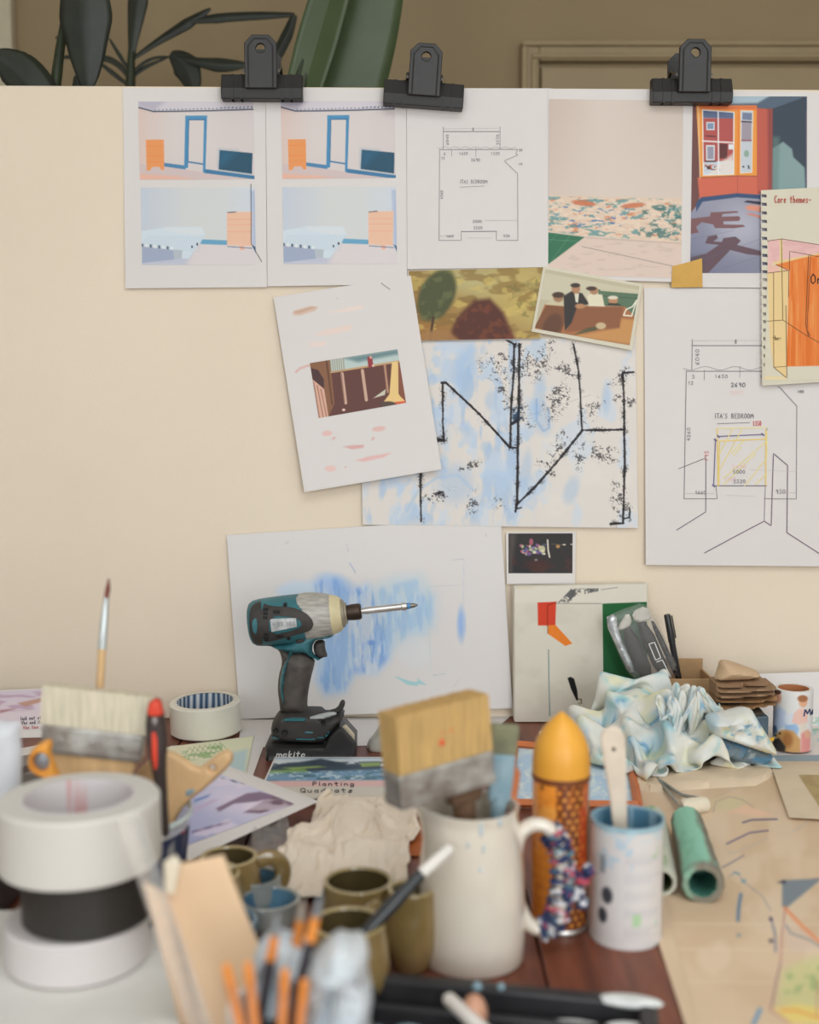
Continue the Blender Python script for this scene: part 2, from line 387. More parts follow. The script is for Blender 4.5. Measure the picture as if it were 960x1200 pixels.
# ================================================================== the room
m_wall = mat('wall_paint', (150, 132, 103), 0.85, 0.04, 3.0, 0.06, 60)
m_trim = mat('trim_paint', (156, 138, 106), 0.5, 0.04, 5.0)
m_wall2 = mat('side_wall_paint', (226, 222, 214), 0.85, 0.03, 3.0)
m_ceil = mat('ceiling_paint', (225, 220, 210), 0.9, 0.02, 3.0)
m_floor = mat('floor_boards', (120, 92, 68), 0.5, 0.25, 6.0, stretch=(6, 0.6, 1))
RX, RY0, RY1, RZ = 2.4, -2.4, 2.9, 2.6
def room(name, parts, m): 
    mb = MB()
    for lo, hi in parts:
        mb.box([(a+b)/2 for a, b in zip(lo, hi)], [b-a for a, b in zip(lo, hi)])
    return struct(mb.build(name, m, smooth=False))
room('floor', [((-RX-.1, RY0-.1, -.1), (RX+.1, RY1+.1, 0))], m_floor)
ax_, bx_, ay_, by_ = TOP_FILL[0]-TOP_FILL[2]/2, TOP_FILL[0]+TOP_FILL[2]/2, TOP_FILL[1]-TOP_FILL[3]/2, TOP_FILL[1]+TOP_FILL[3]/2
room('ceiling', [((-RX-.1, RY0-.1, RZ), (ax_, RY1+.1, RZ+.1)), ((bx_, RY0-.1, RZ), (RX+.1, RY1+.1, RZ+.1)), ((ax_, RY0-.1, RZ), (bx_, ay_, RZ+.1)), ((ax_, by_, RZ), (bx_, RY1+.1, RZ+.1))], m_ceil)
room('wall_back', [((-RX, RY1, 0), (RX, RY1+.1, RZ))], m_wall)
room('wall_right', [((RX, RY0, 0), (RX+.1, RY1, RZ))], m_wall2)
room('wall_left', [((-RX-.1, RY0, 0), (-RX, RY1, RZ))], m_wall2)
op = [(WIN[1][0]-WIN[1][1]/2, WIN[1][0]+WIN[1][1]/2), (WIN[0][0]-WIN[0][1]/2, WIN[0][0]+WIN[0][1]/2)]; z0, z1 = 0.67, 2.57
room('wall_front', [((-RX, RY0-.1, 0), (op[0][0], RY0, RZ)), ((op[0][1], RY0-.1, 0), (op[1][0], RY0, RZ)), ((op[1][1], RY0-.1, 0), (RX, RY0, RZ)),
                    ((op[0][0], RY0-.1, 0), (op[0][1], RY0, z0)), ((op[1][0], RY0-.1, 0), (op[1][1], RY0, z0)),
                    ((op[0][0], RY0-.1, z1), (op[0][1], RY0, RZ)), ((op[1][0], RY0-.1, z1), (op[1][1], RY0, RZ))], m_wall2)
m_glass = mat('window_glass', (240, 245, 248), 0.02, 0.0, trans=1.0)
for i, (a, b) in enumerate(op):
    mb = MB(); t = 0.04
    for lo, hi in (((a, RY0-.07, z0), (a+t, RY0-.03, z1)), ((b-t, RY0-.07, z0), (b, RY0-.03, z1)), ((a, RY0-.07, z0), (b, RY0-.03, z0+t)),
                   ((a, RY0-.07, z1-t), (b, RY0-.03, z1)), ((a, RY0-.07, 1.60), (b, RY0-.03, 1.64))):
        mb.box([(p+q)/2 for p, q in zip(lo, hi)], [q-p for p, q in zip(lo, hi)])
    f = struct(mb.build('window_%d' % (i+1), m_trim, smooth=False))
    MB().box(((a+b)/2, RY0-.05, (z0+z1)/2), (b-a-.06, 0.006, z1-z0-.06)).build('pane', m_glass, f, smooth=False)
mb = MB(); t = .04
for lo, hi in (((ax_, ay_, RZ+.03), (ax_+t, by_, RZ+.07)), ((bx_-t, ay_, RZ+.03), (bx_, by_, RZ+.07)), ((ax_, ay_, RZ+.03), (bx_, ay_+t, RZ+.07)), ((ax_, by_-t, RZ+.03), (bx_, by_, RZ+.07))):
    mb.box([(p+q)/2 for p, q in zip(lo, hi)], [q-p for p, q in zip(lo, hi)])
f = struct(mb.build('window_3', m_trim, smooth=False))  # frame of the rooflight added for overhead fill
MB().box((TOP_FILL[0], TOP_FILL[1], RZ+.05), (TOP_FILL[2]-.06, TOP_FILL[3]-.06, 0.006)).build('pane', m_glass, f, smooth=False)
# door in the back wall: architrave and leaf
dl = float(P(609, 300, RY1)[0]); dli = float(P(634, 300, RY1)[0]); dt = float(P(700, 53, RY1)[2]); dti = float(P(700, 79, RY1)[2]); dr = dl+0.95
mb = MB()
for (xa, xb, za, zb, d) in ((dl, dli-.012, 0, dt, .03), (dr-(dli-dl)+.012, dr, 0, dt, .03), (dli-.012, dr-(dli-dl)+.012, dti+.008, dt, .03),
                         (dl-.002, dl+.011, 0, dt-.012, .042), (dl-.002, dr+.002, dt-.0118, dt+.001, .0415), (dli-.03, dli-.018, 0, dti+.012, .036), (dli-.03, dr-.03, dti+.0122, dti+.024, .0365)):
    mb.box(((xa+xb)/2, RY1-d/2, (za+zb)/2), (xb-xa, d, zb-za))
struct(mb.build('trim_1', m_trim, smooth=False, bevel=0.004))
dd = struct(MB().box(((dl+dr)/2, RY1-.008, dti/2), (dr-dl-2*(dli-dl)+.01, .016, dti-.006)).build('door_1', m_trim, smooth=False, bevel=.003))
mb = MB(); mb.tube([(dr-.14, RY1-.012, 1.0), (dr-.14, RY1-.06, 1.0), (dr-.24, RY1-.06, 1.0)], .009); mb.build('door_handle', mat('brass', (170, 140, 80), .3, .1, metal=1.0), dd)
# pale casing at the left of the back wall
xa, xb = float(P(-60, 50, RY1)[0]), float(P(20, 50, RY1)[0])
struct(MB().box(((xa+xb)/2, RY1-.02, RZ/2), (xb-xa, .04, RZ)).build('trim_2', mat('casing_paint', (190, 180, 155), .5, .04), smooth=False, bevel=.006))

# ================================================================== the table
m_wood = mat('table_wood', (124, 70, 50), 0.42, 0.3, 9.0, 0.10, 90, c2=(82, 44, 33), stretch=(7, 0.7, 1), detail=6)
tb = thing('work_table', 'dark brown wooden table of broad planks covered with art supplies', 'table', (0, 1.16, 0))
sx = float(T(632, 1112)[0]); PW = 0.145; TY0, TY1 = 0.42, 1.90
k0 = math.floor((-1.02-sx)/PW)
gap = 0.0022
pl = MB().box((0, 0, -0.016), (PW-gap, TY1-TY0, 0.032)).build('plank', m_wood, tb, smooth=False, bevel=.0015)
pm = pl.data; bpy.data.objects.remove(pl)
n = 0; xs = []
while sx+(k0+n)*PW+PW/2 < 1.05:
    o = bpy.data.objects.new('plank', pm); COL.objects.link(o); o.parent = tb; x = sx+(k0+n)*PW+PW/2; xs.append(x)
    # the shared mesh was built around the table's base
    o.location = (x, 0.0, 0.0); n += 1
    bv = o.modifiers.new('bevel', 'BEVEL'); bv.width = .0015; bv.segments = 2
# plank mesh vertices were stored relative to the table base; shift them to the right height
for v in pm.vertices: v.co.z += TZ; v.co.y += (TY0+TY1)/2
XL, XR = xs[0]-PW/2, xs[-1]+PW/2
for (x, y) in ((XL+.07, TY0+.07), (XR-.07, TY0+.07), (XL+.07, TY1-.07), (XR-.07, TY1-.07)):
    MB().box((x, y, (TZ-.032)/2), (.07, .07, TZ-.032)).build('leg', m_wood, tb, smooth=False, bevel=.004)
mb = MB(); mb.box(((XL+XR)/2, TY0+.07, TZ-.075), (XR-XL-.2, .025, .085)); mb.build('apron', m_wood, tb, smooth=False)
mb = MB(); mb.box(((XL+XR)/2, TY1-.07, TZ-.075), (XR-XL-.2, .025, .085)); mb.build('apron', m_wood, tb, smooth=False)

# ================================================================== the board
m_board = mat('board_canvas', (218, 203, 183), 0.85, 0.035, 2.2, 0.12, 500)
m_pine = mat('pine_batten', (190, 150, 105), 0.6, 0.2, 12, stretch=(1, 1, 6))
BW = 0.97; bz1 = float(B(480, 102.5)[2])
bd = thing('display_board', 'large cream canvas board standing on the table, covered with pinned sheets', 'board', (0, B0, TZ))
def bpt(x, off, z): return (x+BN[0]*off, B0+BS*x+BN[1]*off, z)
def bslab(x0, x1, z0_, z1_, o0, o1):           # a slab parallel to the board
    mb = MB(); vs = [bpt(x, o, z) for o in (o0, o1) for x, z in ((x0, z0_), (x1, z0_), (x1, z1_), (x0, z1_))]
    return mb.add(vs, [(0, 1, 2, 3), (7, 6, 5, 4), (0, 4, 5, 1), (1, 5, 6, 2), (2, 6, 7, 3), (3, 7, 4, 0)])
bslab(-BW, BW, TZ, bz1, -0.006, 0.0).build('canvas_face', m_board, bd, smooth=False, bevel=.002)
for a in ((-BW, BW, bz1-.045, bz1), (-BW, BW, TZ, TZ+.045), (-BW, -BW+.045, TZ+.045, bz1-.045), (BW-.045, BW, TZ+.045, bz1-.045)):
    bslab(*a, -0.022, -0.0062).build('stretcher_bar', m_pine, bd, smooth=False, bevel=.002)

# ================================================================== bulldog clips
m_clip = mat('clip_plastic', (40, 38, 37), 0.45, 0.06, 40, 0.05, 300)
def clip(cx_, cyj, wpx, tilt, lev, label):
    """cx_,cyj: px of the jaw centre; lev: px height of the lever above the jaw"""
    c = B(cx_, cyj, 0.012); s = S(B0, cyj); M = rotm(0, tilt, BS, c)
    t = thing('bulldog_clip', label, 'clip', tuple(c), 'black bulldog clips on the board top')
    Wj, Hj = wpx*s, 29*s
    # jaw: wedge seen from the front, deeper at its lower lip
    side = [(-Hj/2, -.010), (-Hj/2, .010), (-Hj*0.1, .013), (Hj/2, .004), (Hj/2, -.010)]
    def bar(x0, x1, grow, z0=None, z1=None):
        mb = MB(); n = len(side); vs = []
        for x in (x0, x1):
            for z, d in side: vs.append((x, -(d+(grow if d > 0 else 0)), z))
        return mb.add(vs, [tuple(range(n)), tuple(range(2*n-1, n-1, -1))]+[(i, (i+1) % n, (i+1) % n+n, i+n) for i in range(n)], M)
    bar(-Wj/2, Wj/2, 0).build('front_jaw', m_clip, t, smooth=False, bevel=.0015)
    for q in (-.36, -.25, .25, .36):
        bar(q*Wj-.0016, q*Wj+.0016, .0014).build('jaw_rib', m_clip, t, smooth=False)
    MB().box((0, .046, -.002), (Wj, .012, Hj*0.85), M).build('back_jaw', m_clip, t, smooth=False, bevel=.0015)
    # lever with chamfered top and a hole
    lw_, lh = 37*s, (lev+14)*s; z0_ = -Hj*0.15; ch = lw_*0.24
    out = [(-lw_/2, z0_), (lw_/2, z0_), (lw_/2, z0_+lh-ch), (lw_/2-ch, z0_+lh), (-lw_/2+ch, z0_+lh), (-lw_/2, z0_+lh-ch)]
    hz = z0_+lh-15*s; hole = [(5.2*s*math.cos(a), hz+5.2*s*math.sin(a)) for a in np.linspace(0, 2*pi, 20, endpoint=False)]
    def mk(ya, yb, lean):
        def g(yy):
            def fn(x, y):
                k = (np.asarray(y)-z0_)/lh
                return np.array([tuple(M @ Vector((a, yy+lean*c_, b))) for a, b, c_ in zip(x, y, k)])
            return fn
        return g(ya), g(yb)
    ff, fb = mk(-.021, -.015, -.002); mb, _ = shell(out, .008, ff, fb, [hole]); mb.build('lever', m_clip, t, bevel=.001)
    inn = [(x*0.76, z0_+(z-z0_)*0.93) for x, z in out]
    ff, fb = mk(-.0222, -.021, -.002)
    mb = MB()
    for i in range(1, 6):
        a, b = np.array(inn[i]), np.array(inn[(i+1) % 6])
        pa, pb = [tuple(M @ Vector((q[0], -.0214-.002*(q[1]-z0_)/lh, q[1]))) for q in (a, b)]
        mb.tube([pa, pb], .0011, 6)
    mb.build('raised_edge', m_clip, t)
    ff, fb = mk(.046, .051, .002); mb, _ = shell(out, .012, ff, fb, [hole]); mb.build('back_lever', m_clip, t)
    for k in (-1, 1):
        MB().tube([tuple(M @ Vector((k*(lw_/2+.002), y, z))) for y, z in ((-.016, Hj*.55), (.02, Hj*.95), (.048, Hj*.55))], .0022, 8).build('spring', mat('spring_steel', (120, 120, 118), .35, .1, metal=1.0), t)
clip(307.5, 103, 94, 0.0, 45, 'black bulldog clip over the two sheets of four interior photographs, below the banana leaf')
clip(496.5, 111.5, 93, 0.065, 44, 'tilted black bulldog clip over the top of the small floor plan sheet')
clip(810, 107.5, 94, 0.0, 45, 'black bulldog clip in front of the door, over the red room photograph')

# ================================================================== plants behind the board
m_leafd = mat('dark_leaf', (40, 44, 34), 0.45, 0.25, 15, 0.05, 80)
m_leafb = mat('banana_leaf', (66, 80, 48), 0.42, 0.14, 10, 0.05, 60)
m_rib = mat('leaf_rib', (46, 54, 34), 0.5, 0.2, 20)
m_pot = mat('grey_pot', (120, 112, 104), 0.7, 0.1, 20)
m_soil = mat('soil', (50, 38, 30), 0.95, 0.3, 80, 0.5, 120)
def leaf(px, wd, Y, parent, m, name='leaf', cup=0.25, pleat=0.0, rib=True, tw=0.0):
    """px: centre line in pixels; wd: half widths in px along it"""
    c = smoothpoly(px, 2, closed=False); n = max(14, len(c)); tt = np.linspace(0, 1, len(c)); t = np.linspace(0, 1, n)
    c = np.stack([np.interp(t, tt, c[:, 0]), np.interp(t, tt, c[:, 1])], 1)
    w_ = np.interp(t, np.linspace(0, 1, len(wd)), wd); g = np.gradient(c, axis=0); g /= np.hypot(g[:, 0], g[:, 1])[:, None]
    nn = np.stack([-g[:, 1], g[:, 0]], 1); K_ = 9; Ys = Y if np.ndim(Y) == 0 else np.interp(t, np.linspace(0, 1, len(Y)), Y)
    rows = []; s = S(float(np.mean(Ys)), 50)
    for j in range(K_):
        q = -1+2*j/(K_-1); p = c+nn*(w_*q)[:, None]; V = P(p[:, 0], p[:, 1], Ys)
        V[:, 1] += cup*abs(q)*w_*s + tw*q*w_*s + pleat*np.sin(t*60+abs(q)*3)*s*w_*0.03; rows.append(V)
    V = np.stack(rows, 1).reshape(-1, 3); fs = [(i*K_+j, i*K_+j+1, (i+1)*K_+j+1, (i+1)*K_+j) for i in range(n-1) for j in range(K_-1)]
    mb = MB().add(V, fs); o = mb.build(name, m, parent, recalc=False)
    so = o.modifiers.new('thick', 'SOLIDIFY'); so.thickness = 0.0012
    if rib:
        R = rows[K_//2].copy(); R[:, 1] -= 0.002
        MB().tube([tuple(p) for p in R], list(np.maximum(w_*s*0.05, .0012)), 6).build('midrib', m_rib, o)
    return o
def pot(parent, x, y, r, h):
    MB().lathe([(0, .001), (r*.72, .001), (r*.75, .01), (r, h-.02), (r*1.04, h-.02), (r*1.04, h), (r*.95, h), (r*.93, h-.04), (0, h-.04)], 32, rotm(loc=(x, y, 0))).build('pot', m_pot, parent)
    MB().lathe([(0, h-.038), (r*.92, h-.039)], 24, rotm(loc=(x, y, 0))).build('soil', m_soil, parent)
# banana plant
bx = float(P(385, 60, 2.15)[0])
ban = thing('banana_plant', 'banana plant with one broad pleated green leaf rising behind the board', 'plant', (bx, 2.18, 0))
pot(ban, bx, 2.18, .17, .30)
b0 = P(350, 100, 2.15)
MB().tube([(bx, 2.18, .24), (bx-.02, 2.18, .8), (float(b0[0])+.0, 2.17, 1.35), tuple(P(352, 120, 2.15)), tuple(P(365, 40, 2.15))], [.035, .03, .018, .009, .006], 12).build('stem', m_rib, ban)
leaf([(340, 190), (352, 120), (372, 50), (392, -20), (410, -90)], [2, 20, 24, 22, 4], [2.15, 2.15, 2.14, 2.12, 2.1], ban, m_leafb, 'leaf', cup=-.35, rib=False)
leaf([(352, 180), (392, 110), (416, 30), (432, -40), (445, -110)], [10, 58, 52, 44, 4], [2.19, 2.19, 2.18, 2.16, 2.12], ban, m_leafb, 'leaf', cup=.12, pleat=1.0, rib=False)
MB().tube([tuple(p) for p in P([338, 358, 375, 398], [120, 60, 15, -60], 2.143)], [.007, .006, .005, .003], 8).build('midrib', m_rib, ban)
# dracaena
dx = float(P(152, 95, 2.50)[0])
dr_ = thing('dracaena', 'tall dracaena with narrow arching dark leaves behind the board', 'plant', (dx, 2.52, 0))
pot(dr_, dx, 2.52, .14, .28)
MB().tube([(dx, 2.52, .24), (dx+.01, 2.52, .9), tuple(P(152, 140, 2.50)), tuple(P(153, 95, 2.50)), tuple(P(154, 60, 2.50))], [.02, .018, .014, .010, .007], 10).build('stem', m_rib, dr_)
for pts, wd in (([(153, 90), (155, 50), (160, 10), (165, -40)], [2, 5, 12, 9]), ([(154, 70), (185, 48), (215, 30), (247, 10)], [1.5, 4, 7, 1]),
                ([(216, 26), (260, 20), (300, 18), (345, 17)], [1, 6, 5, 2]), ([(155, 85), (175, 68), (200, 66), (250, 76), (290, 76)], [2, 2.2, 1.5, 9, 2]),
                ([(155, 90), (170, 78), (195, 68)], [2, 2.5, 1]), ([(152, 92), (140, 75), (120, 66), (65, 67)], [2, 3.5, 4, 1]), ([(150, 80), (140, 65), (128, 45)], [1.5, 2.5, 1]),
                ([(148, 98), (130, 84), (115, 72)], [2, 3, 1]), ([(200, 62), (218, 75), (228, 105)], [3, 17, 6]), ([(88, 58), (75, 44), (65, 44)], [2, 4, 1]),
                ([(345, 17), (335, 45), (315, 80), (290, 95)], [3, 7, 7, 2])):
    leaf(pts, wd, 2.50, dr_, m_leafd, rib=False, cup=.3)
# broad leaf and dark low leaves at the left
rp = thing('rubber_plant', 'potted plant with large drooping dark green leaf behind the board', 'plant', (float(P(60, 120, 2.02)[0]), 2.04, 0))
pot(rp, float(P(60, 120, 2.02)[0]), 2.04, .15, .30)
x0 = float(P(60, 120, 2.02)[0])
MB().tube([(x0, 2.04, .26), (x0+.02, 2.04, 1.0), tuple(P(60, 140, 2.04)), tuple(P(70, 60, 2.06)), tuple(P(86, -40, 2.06))], [.016, .014, .011, .008, .004], 10).build('stem', m_rib, rp)
leaf([(94, -70), (97, -20), (99, 20), (101, 60), (103, 108)], [4, 26, 32, 20, 1], [2.00, 1.99, 1.99, 2.00, 2.01], rp, m_leafd, rib=False, cup=.2)
leaf([(60, 150), (40, 105), (18, 78), (-8, 62)], [6, 24, 22, 4], 2.02, rp, m_leafd, rib=False)
leaf([(70, 150), (50, 100), (30, 75), (8, 66)], [6, 16, 14, 2], 2.03, rp, m_leafd, rib=False)
leaf([(80, 140), (92, 104), (90, 88)], [4, 8, 3], 2.04, rp, m_leafd, rib=False)
# ================================================================== sheets of paper
m_paper = mat('white_paper', (208, 203, 200), 0.8, 0.015, 8, 0.03, 400)
m_page = mat('cream_page', (203, 197, 178), 0.8, 0.02, 8, 0.03, 400)
m_print = vmat('printed_ink', 0.55, 0.35)
m_matte = vmat('matte_pigment', 0.8, 0.2)
m_ink = vmat('pen_line', 0.8, 0.2)
def bil(q, u, v):
    q = [np.array(p, float) for p in q]; u = u[..., None]; v = v[..., None]
    return (q[0]*(1-u)+q[1]*u)*(1-v)+(q[3]*(1-u)+q[2]*u)*v
class Sheet:
    """a sheet whose corners are given in photo pixels on a carrier surface fn(x, y, off)"""
    def __init__(s, name, label, cat, q, off, fn=B, lift=0.003, m=None, thick=0.0003, group=None, cells=(10, 10), holes=None, curl=0.0, poly=None):
        s.q = q; s.fn = fn; s.off = off; s.lift = lift; ys = [p[1] for p in q]; xs_ = [p[0] for p in q]
        s.y0, s.y1 = min(ys), max(ys); s.x0, s.x1 = min(xs_), max(xs_); s.curl = curl
        if holes or poly is not None:
            mb, _ = shell(poly if poly is not None else q, 9.0, lambda x, y: s.at(x, y, thick), lambda x, y: s.at(x, y, 0), holes or ())
        else:
            nx, ny = cells; u, v = np.meshgrid(np.linspace(0, 1, nx+1), np.linspace(0, 1, ny+1)); p = bil(q, u, v)
            A = s.at(p[..., 0], p[..., 1], thick).reshape(-1, 3); C = s.at(p[..., 0], p[..., 1], 0).reshape(-1, 3); n = len(A); w_ = nx+1
            fs = [(j*w_+i, j*w_+i+1, (j+1)*w_+i+1, (j+1)*w_+i) for j in range(ny) for i in range(nx)]
            bdry = [i for i in range(w_)]+[j*w_+nx for j in range(1, ny+1)]+[ny*w_+i for i in range(nx-1, -1, -1)]+[j*w_ for j in range(ny-1, 0, -1)]
            fs = fs+[tuple(i+n for i in reversed(f)) for f in fs]+[(bdry[(i+1) % len(bdry)], bdry[i], bdry[i]+n, bdry[(i+1) % len(bdry)]+n) for i in range(len(bdry))]
            mb = MB().add(np.vstack([A, C]), fs)
        s.thick = thick
        s.o = mb.build(name, m or m_paper, recalc=True); tag(s.o, label, cat, group)
    def at(s, x, y, d=0.0):
        x = np.asarray(x, float); y = np.asarray(y, float)
        v = np.clip((y-s.y0)/(s.y1-s.y0), 0, 1); u = np.clip((x-s.x0)/(s.x1-s.x0), 0, 1)
        return s.fn(x, y, s.off+d+s.lift*v*v+s.curl*(2*u-1)**2*v)
    def raster(s, name, q, paint, bg=(200, 200, 200), res=1.0, m=None, d=0.0004, parent=None):
        w_ = int(max(2, round(max(abs(q[1][0]-q[0][0]), abs(q[2][0]-q[3][0]))*res))); h = int(max(2, round(max(abs(q[3][1]-q[0][1]), abs(q[2][1]-q[1][1]))*res)))
        u, v = np.meshgrid(np.linspace(0, 1, w_+1), np.linspace(0, 1, h+1)); p = bil(q, u, v); x, y = p[..., 0], p[..., 1]
        pt = Paint(x, y, bg); paint(pt); V = s.at(x, y, s.thick+d).reshape(-1, 3)
        I = np.arange((w_+1)*(h+1)).reshape(h+1, w_+1)
        fs = np.stack([I[:-1, :-1], I[1:, :-1], I[1:, 1:], I[:-1, 1:]], -1).reshape(-1, 4)
        mb = MB(); mb.v = V; mb.f = fs.tolist()
        return mb.build(name, m or m_print, parent or s.o, recalc=False, colors=np.clip(pt.img, 0, 255).reshape(-1, 3), smooth=False)
    def draw(s, name, strokes, d=0.0006, parent=None, step=4.0):
        mb = MB()
        for i, (pts, wd, c) in enumerate(strokes): ribbon(mb, pts, wd, lambda x, y, i=i: s.at(x, y, s.thick+d+0.000006*i), c, step)
        return mb.build(name, m_ink, parent or s.o, recalc=False, smooth=False)

# ---- the two sheets of interior photographs
R = cr(150, 110, 5.647)
def shift(pts, dx, dy): return [(a+dx, b+dy) for a, b in pts]
def room_photo(dx, dy):
    def f(p):
        q = lambda *a: shift(R(*a), dx, dy)
        p.grad(q((69, 300))[0], q((300, 300))[0], (200, 191, 188)); p.grad(q((500, 300))[0], q((828, 300))[0], (200, 190, 190), .6)
        p.ell(*q((430, 260))[0], 45, 30, (205, 197, 193), .5, soft=.9)
        p.poly(q((75, 465), (240, 478), (505, 520), (842, 560), (842, 570), (75, 570)), (196, 178, 176))
        p.poly(q((70, 530), (330, 548), (450, 570), (70, 570)), (226, 165, 135), .7, 3)
        p.poly(q((60, 40), (835, 40), (835, 100), (170, 116), (70, 92)), (196, 190, 196)); p.poly(q((60, 40), (260, 40), (170, 112), (70, 88)), (150, 145, 165), .5, 4)
        p.line(q((70, 90), (170, 117), (520, 112), (830, 102)), 1.5, (62, 66, 84))
        for i in range(26): p.ell(*q((180+i*25.5, 106-i*0.6))[0], 1.0, .8, (60, 80, 105), .55)
        for i in range(9): p.ell(*q((620+i*25, 92-i))[0], 1.1, .8, (60, 75, 100), .6)
        p.poly(q((238, 456), (376, 474), (380, 500), (238, 480)), (70, 122, 160)); p.poly(q((505, 497), (838, 542), (838, 565), (505, 524)), (58, 112, 150))
        p.poly(q((380, 146), (404, 146), (398, 488), (372, 496)), (66, 128, 170)); p.poly(q((504, 146), (524, 145), (512, 522), (496, 518)), (66, 128, 170)); p.poly(q((380, 145), (524, 143), (523, 174), (380, 174)), (72, 134, 174))
        p.line(q((398, 172), (512, 170)), 1, (50, 95, 135)); p.line(q((403, 172), (397, 450)), .9, (60, 105, 140)); p.line(q((398, 450), (497, 465)), 1.8, (70, 115, 155))
        p.poly(q((118, 304), (237, 303), (240, 502), (222, 504), (205, 482), (160, 484), (148, 506), (124, 508)), (230, 142, 84))
        for k in (345, 410, 450): p.line(q((120, k), (238, k)), .7, (205, 118, 62), .6)
        p.poly(q((607, 372), (824, 392), (821, 530), (600, 500)), (34, 74, 96)); p.poly(q((610, 376), (720, 386), (640, 470), (606, 480)), (40, 105, 140), .45, 6)
        p.line(q((600, 502), (822, 532)), .8, (150, 160, 165), .8)
    return f
def bed_photo(dx, dy):
    def f(p):
        q = lambda *a: shift(R(*a), dx, dy)
        p.grad(q((88, 700))[0], q((400, 700))[0], (197, 199, 198)); p.grad(q((600, 700))[0], q((850, 700))[0], (192, 200, 212), .8)
        p.poly(q((80, 985), (480, 985), (850, 1000), (850, 1140), (80, 1140)), (204, 196, 196), 1, 3); p.poly(q((80, 1060), (420, 1060), (380, 1140), (80, 1140)), (172, 178, 196), .8, 6)
        p.poly(q((480, 962), (660, 970), (660, 1000), (480, 994)), (96, 152, 182))
        p.poly(q((92, 1010), (320, 1035), (310, 1095), (92, 1120)), (150, 160, 182))
        p.poly(q((88, 908), (260, 880), (490, 882), (512, 935), (400, 1092), (345, 1088), (320, 1035), (88, 1000)), (194, 206, 214))
        p.poly(q((240, 885), (480, 882), (510, 930), (450, 940), (250, 905)), (202, 208, 212), 1, 2)
        for i in range(24):
            a = 95+i*16; p.line(q((a, 1000+i*2.2), (a+35, 940)), .7, (165, 180, 196), .55)
        for i in range(8): p.poly(q((88+i*28, 990+i*3), (102+i*28, 992+i*3), (102+i*28, 1012+i*3), (88+i*28, 1010+i*3)), (60, 80, 98) if i % 2 == 0 else (214, 218, 220), .9)
        p.poly(q((300, 1030), (360, 1035), (355, 1090), (304, 1090)), (168, 176, 184)); p.ell(*q((424, 1012))[0], 1, 1.6, (45, 50, 60)); p.ell(*q((458, 995))[0], 1, 1.8, (45, 50, 60))
        p.poly(q((810, 640), (850, 640), (850, 1060), (822, 1000)), (160, 172, 196), .8, 2)
        p.poly(q((655, 788), (700, 782), (822, 780), (817, 1008), (655, 1000)), (238, 178, 152)); p.poly(q((735, 1005), (770, 1008), (768, 1034), (745, 1034)), (225, 165, 142))
        for k in (830, 865, 912): p.line(q((660, k), (812, k)), .6, (205, 140, 118), .7)
        p.line(q((660, 786), (712, 781)), 1, (60, 60, 70)); p.line(q((660, 1010), (820, 1022)), .8, (70, 90, 120)); p.poly(q((820, 1000), (850, 1015), (850, 1060)), (70, 100, 130))
    return f
GP = 'sheets of four bedroom photographs'
shA = Sheet('photo_sheet', 'white sheet of bedroom photographs with a pen line beside the lower dresser', 'print', [(144, 103), (311, 103.5), (313, 336.5), (147, 338)], .0012, lift=.004)
shA.raster('printed_photo', [(162, 119), (297, 119), (298.5, 210), (164, 210.5)], room_photo(0, 0), (205, 182, 172), 1.25)
shA.raster('printed_photo', [(165, 220), (298.5, 219.5), (300, 310.5), (166.5, 310.5)], bed_photo(0, 0), (184, 191, 202), 1.25)
shA.draw('pen_line', [(R((814, 598), (815, 990), (885, 1110)), 0.8, (84, 78, 84))])
shB = Sheet('photo_sheet', 'white sheet of bedroom photographs hung beside the small floor plan', 'print', [(311.5, 102.5), (476, 104), (477.5, 333), (313.5, 335.5)], .0012, lift=.004)
shB.raster('printed_photo', [(329, 118.5), (462.5, 118.5), (464, 208.5), (331, 209.5)], room_photo(166.5, -.5), (205, 182, 172), 1.25)
shB.raster('printed_photo', [(331, 219.5), (464, 219), (465.5, 309), (332.5, 309.5)], bed_photo(165.8, -.8), (184, 191, 202), 1.25)

# ---- small floor plan
Q = cr(470, 90, 2.8235)
shC = Sheet('floor_plan', 'small pencil floor plan of a bedroom on white paper under the tilted clip', 'drawing', [(476.5, 103.5), (646, 103.5), (646, 313), (477.5, 315.5)], .002, lift=.004)
g1 = (98, 92, 98); g2 = (70, 66, 78)
st = [(Q((140, 165), (140, 240)), .8, g1), (Q((140, 181), (328, 181)), 1, g2), (Q((328, 165), (328, 240)), .8, g1), (Q((128, 241), (386, 240)), .9, g2), (Q((128, 241), (126, 541)), .9, g1),
      (Q((126, 541), (200, 541), (199, 515)), .9, g1), (Q((199, 512), (316, 511)), 1.2, g2), (Q((316, 511), (316, 541), (387, 541)), .9, g1), (Q((386, 320), (387, 541)), .9, g1),
      (Q((386, 240), (380, 255), (388, 258), (342, 278), (386, 320)), .9, g1), (Q((280, 475), (384, 475)), .6, (150, 145, 150)), (Q((128, 527), (160, 527)), .6, (140, 135, 140)), (Q((195, 365), (276, 361)), .7, g1),
      (Q((140, 172), (328, 170)), .5, (160, 156, 158)), (Q((168, 241), (168, 262)), .7, g1), (Q((248, 235), (248, 265)), .6, g1), (Q((220, 532), (300, 533)), .8, (182, 178, 180))]
wv = [(120+i*4, 234+2.6*math.sin(i*.75)) for i in range(66)]; st.append((Q(*wv), .7, (150, 140, 140)))
def tx(s, x, y, h, w_, c=g2, rot=0, lw_=.7, m=Q, sc=2.8235, **k):
    a = m((x, y))[0]; return [(t, lw_, c) for t in text(s, a[0], a[1], h/sc, w_/sc, rot, jit=.12, **k)]
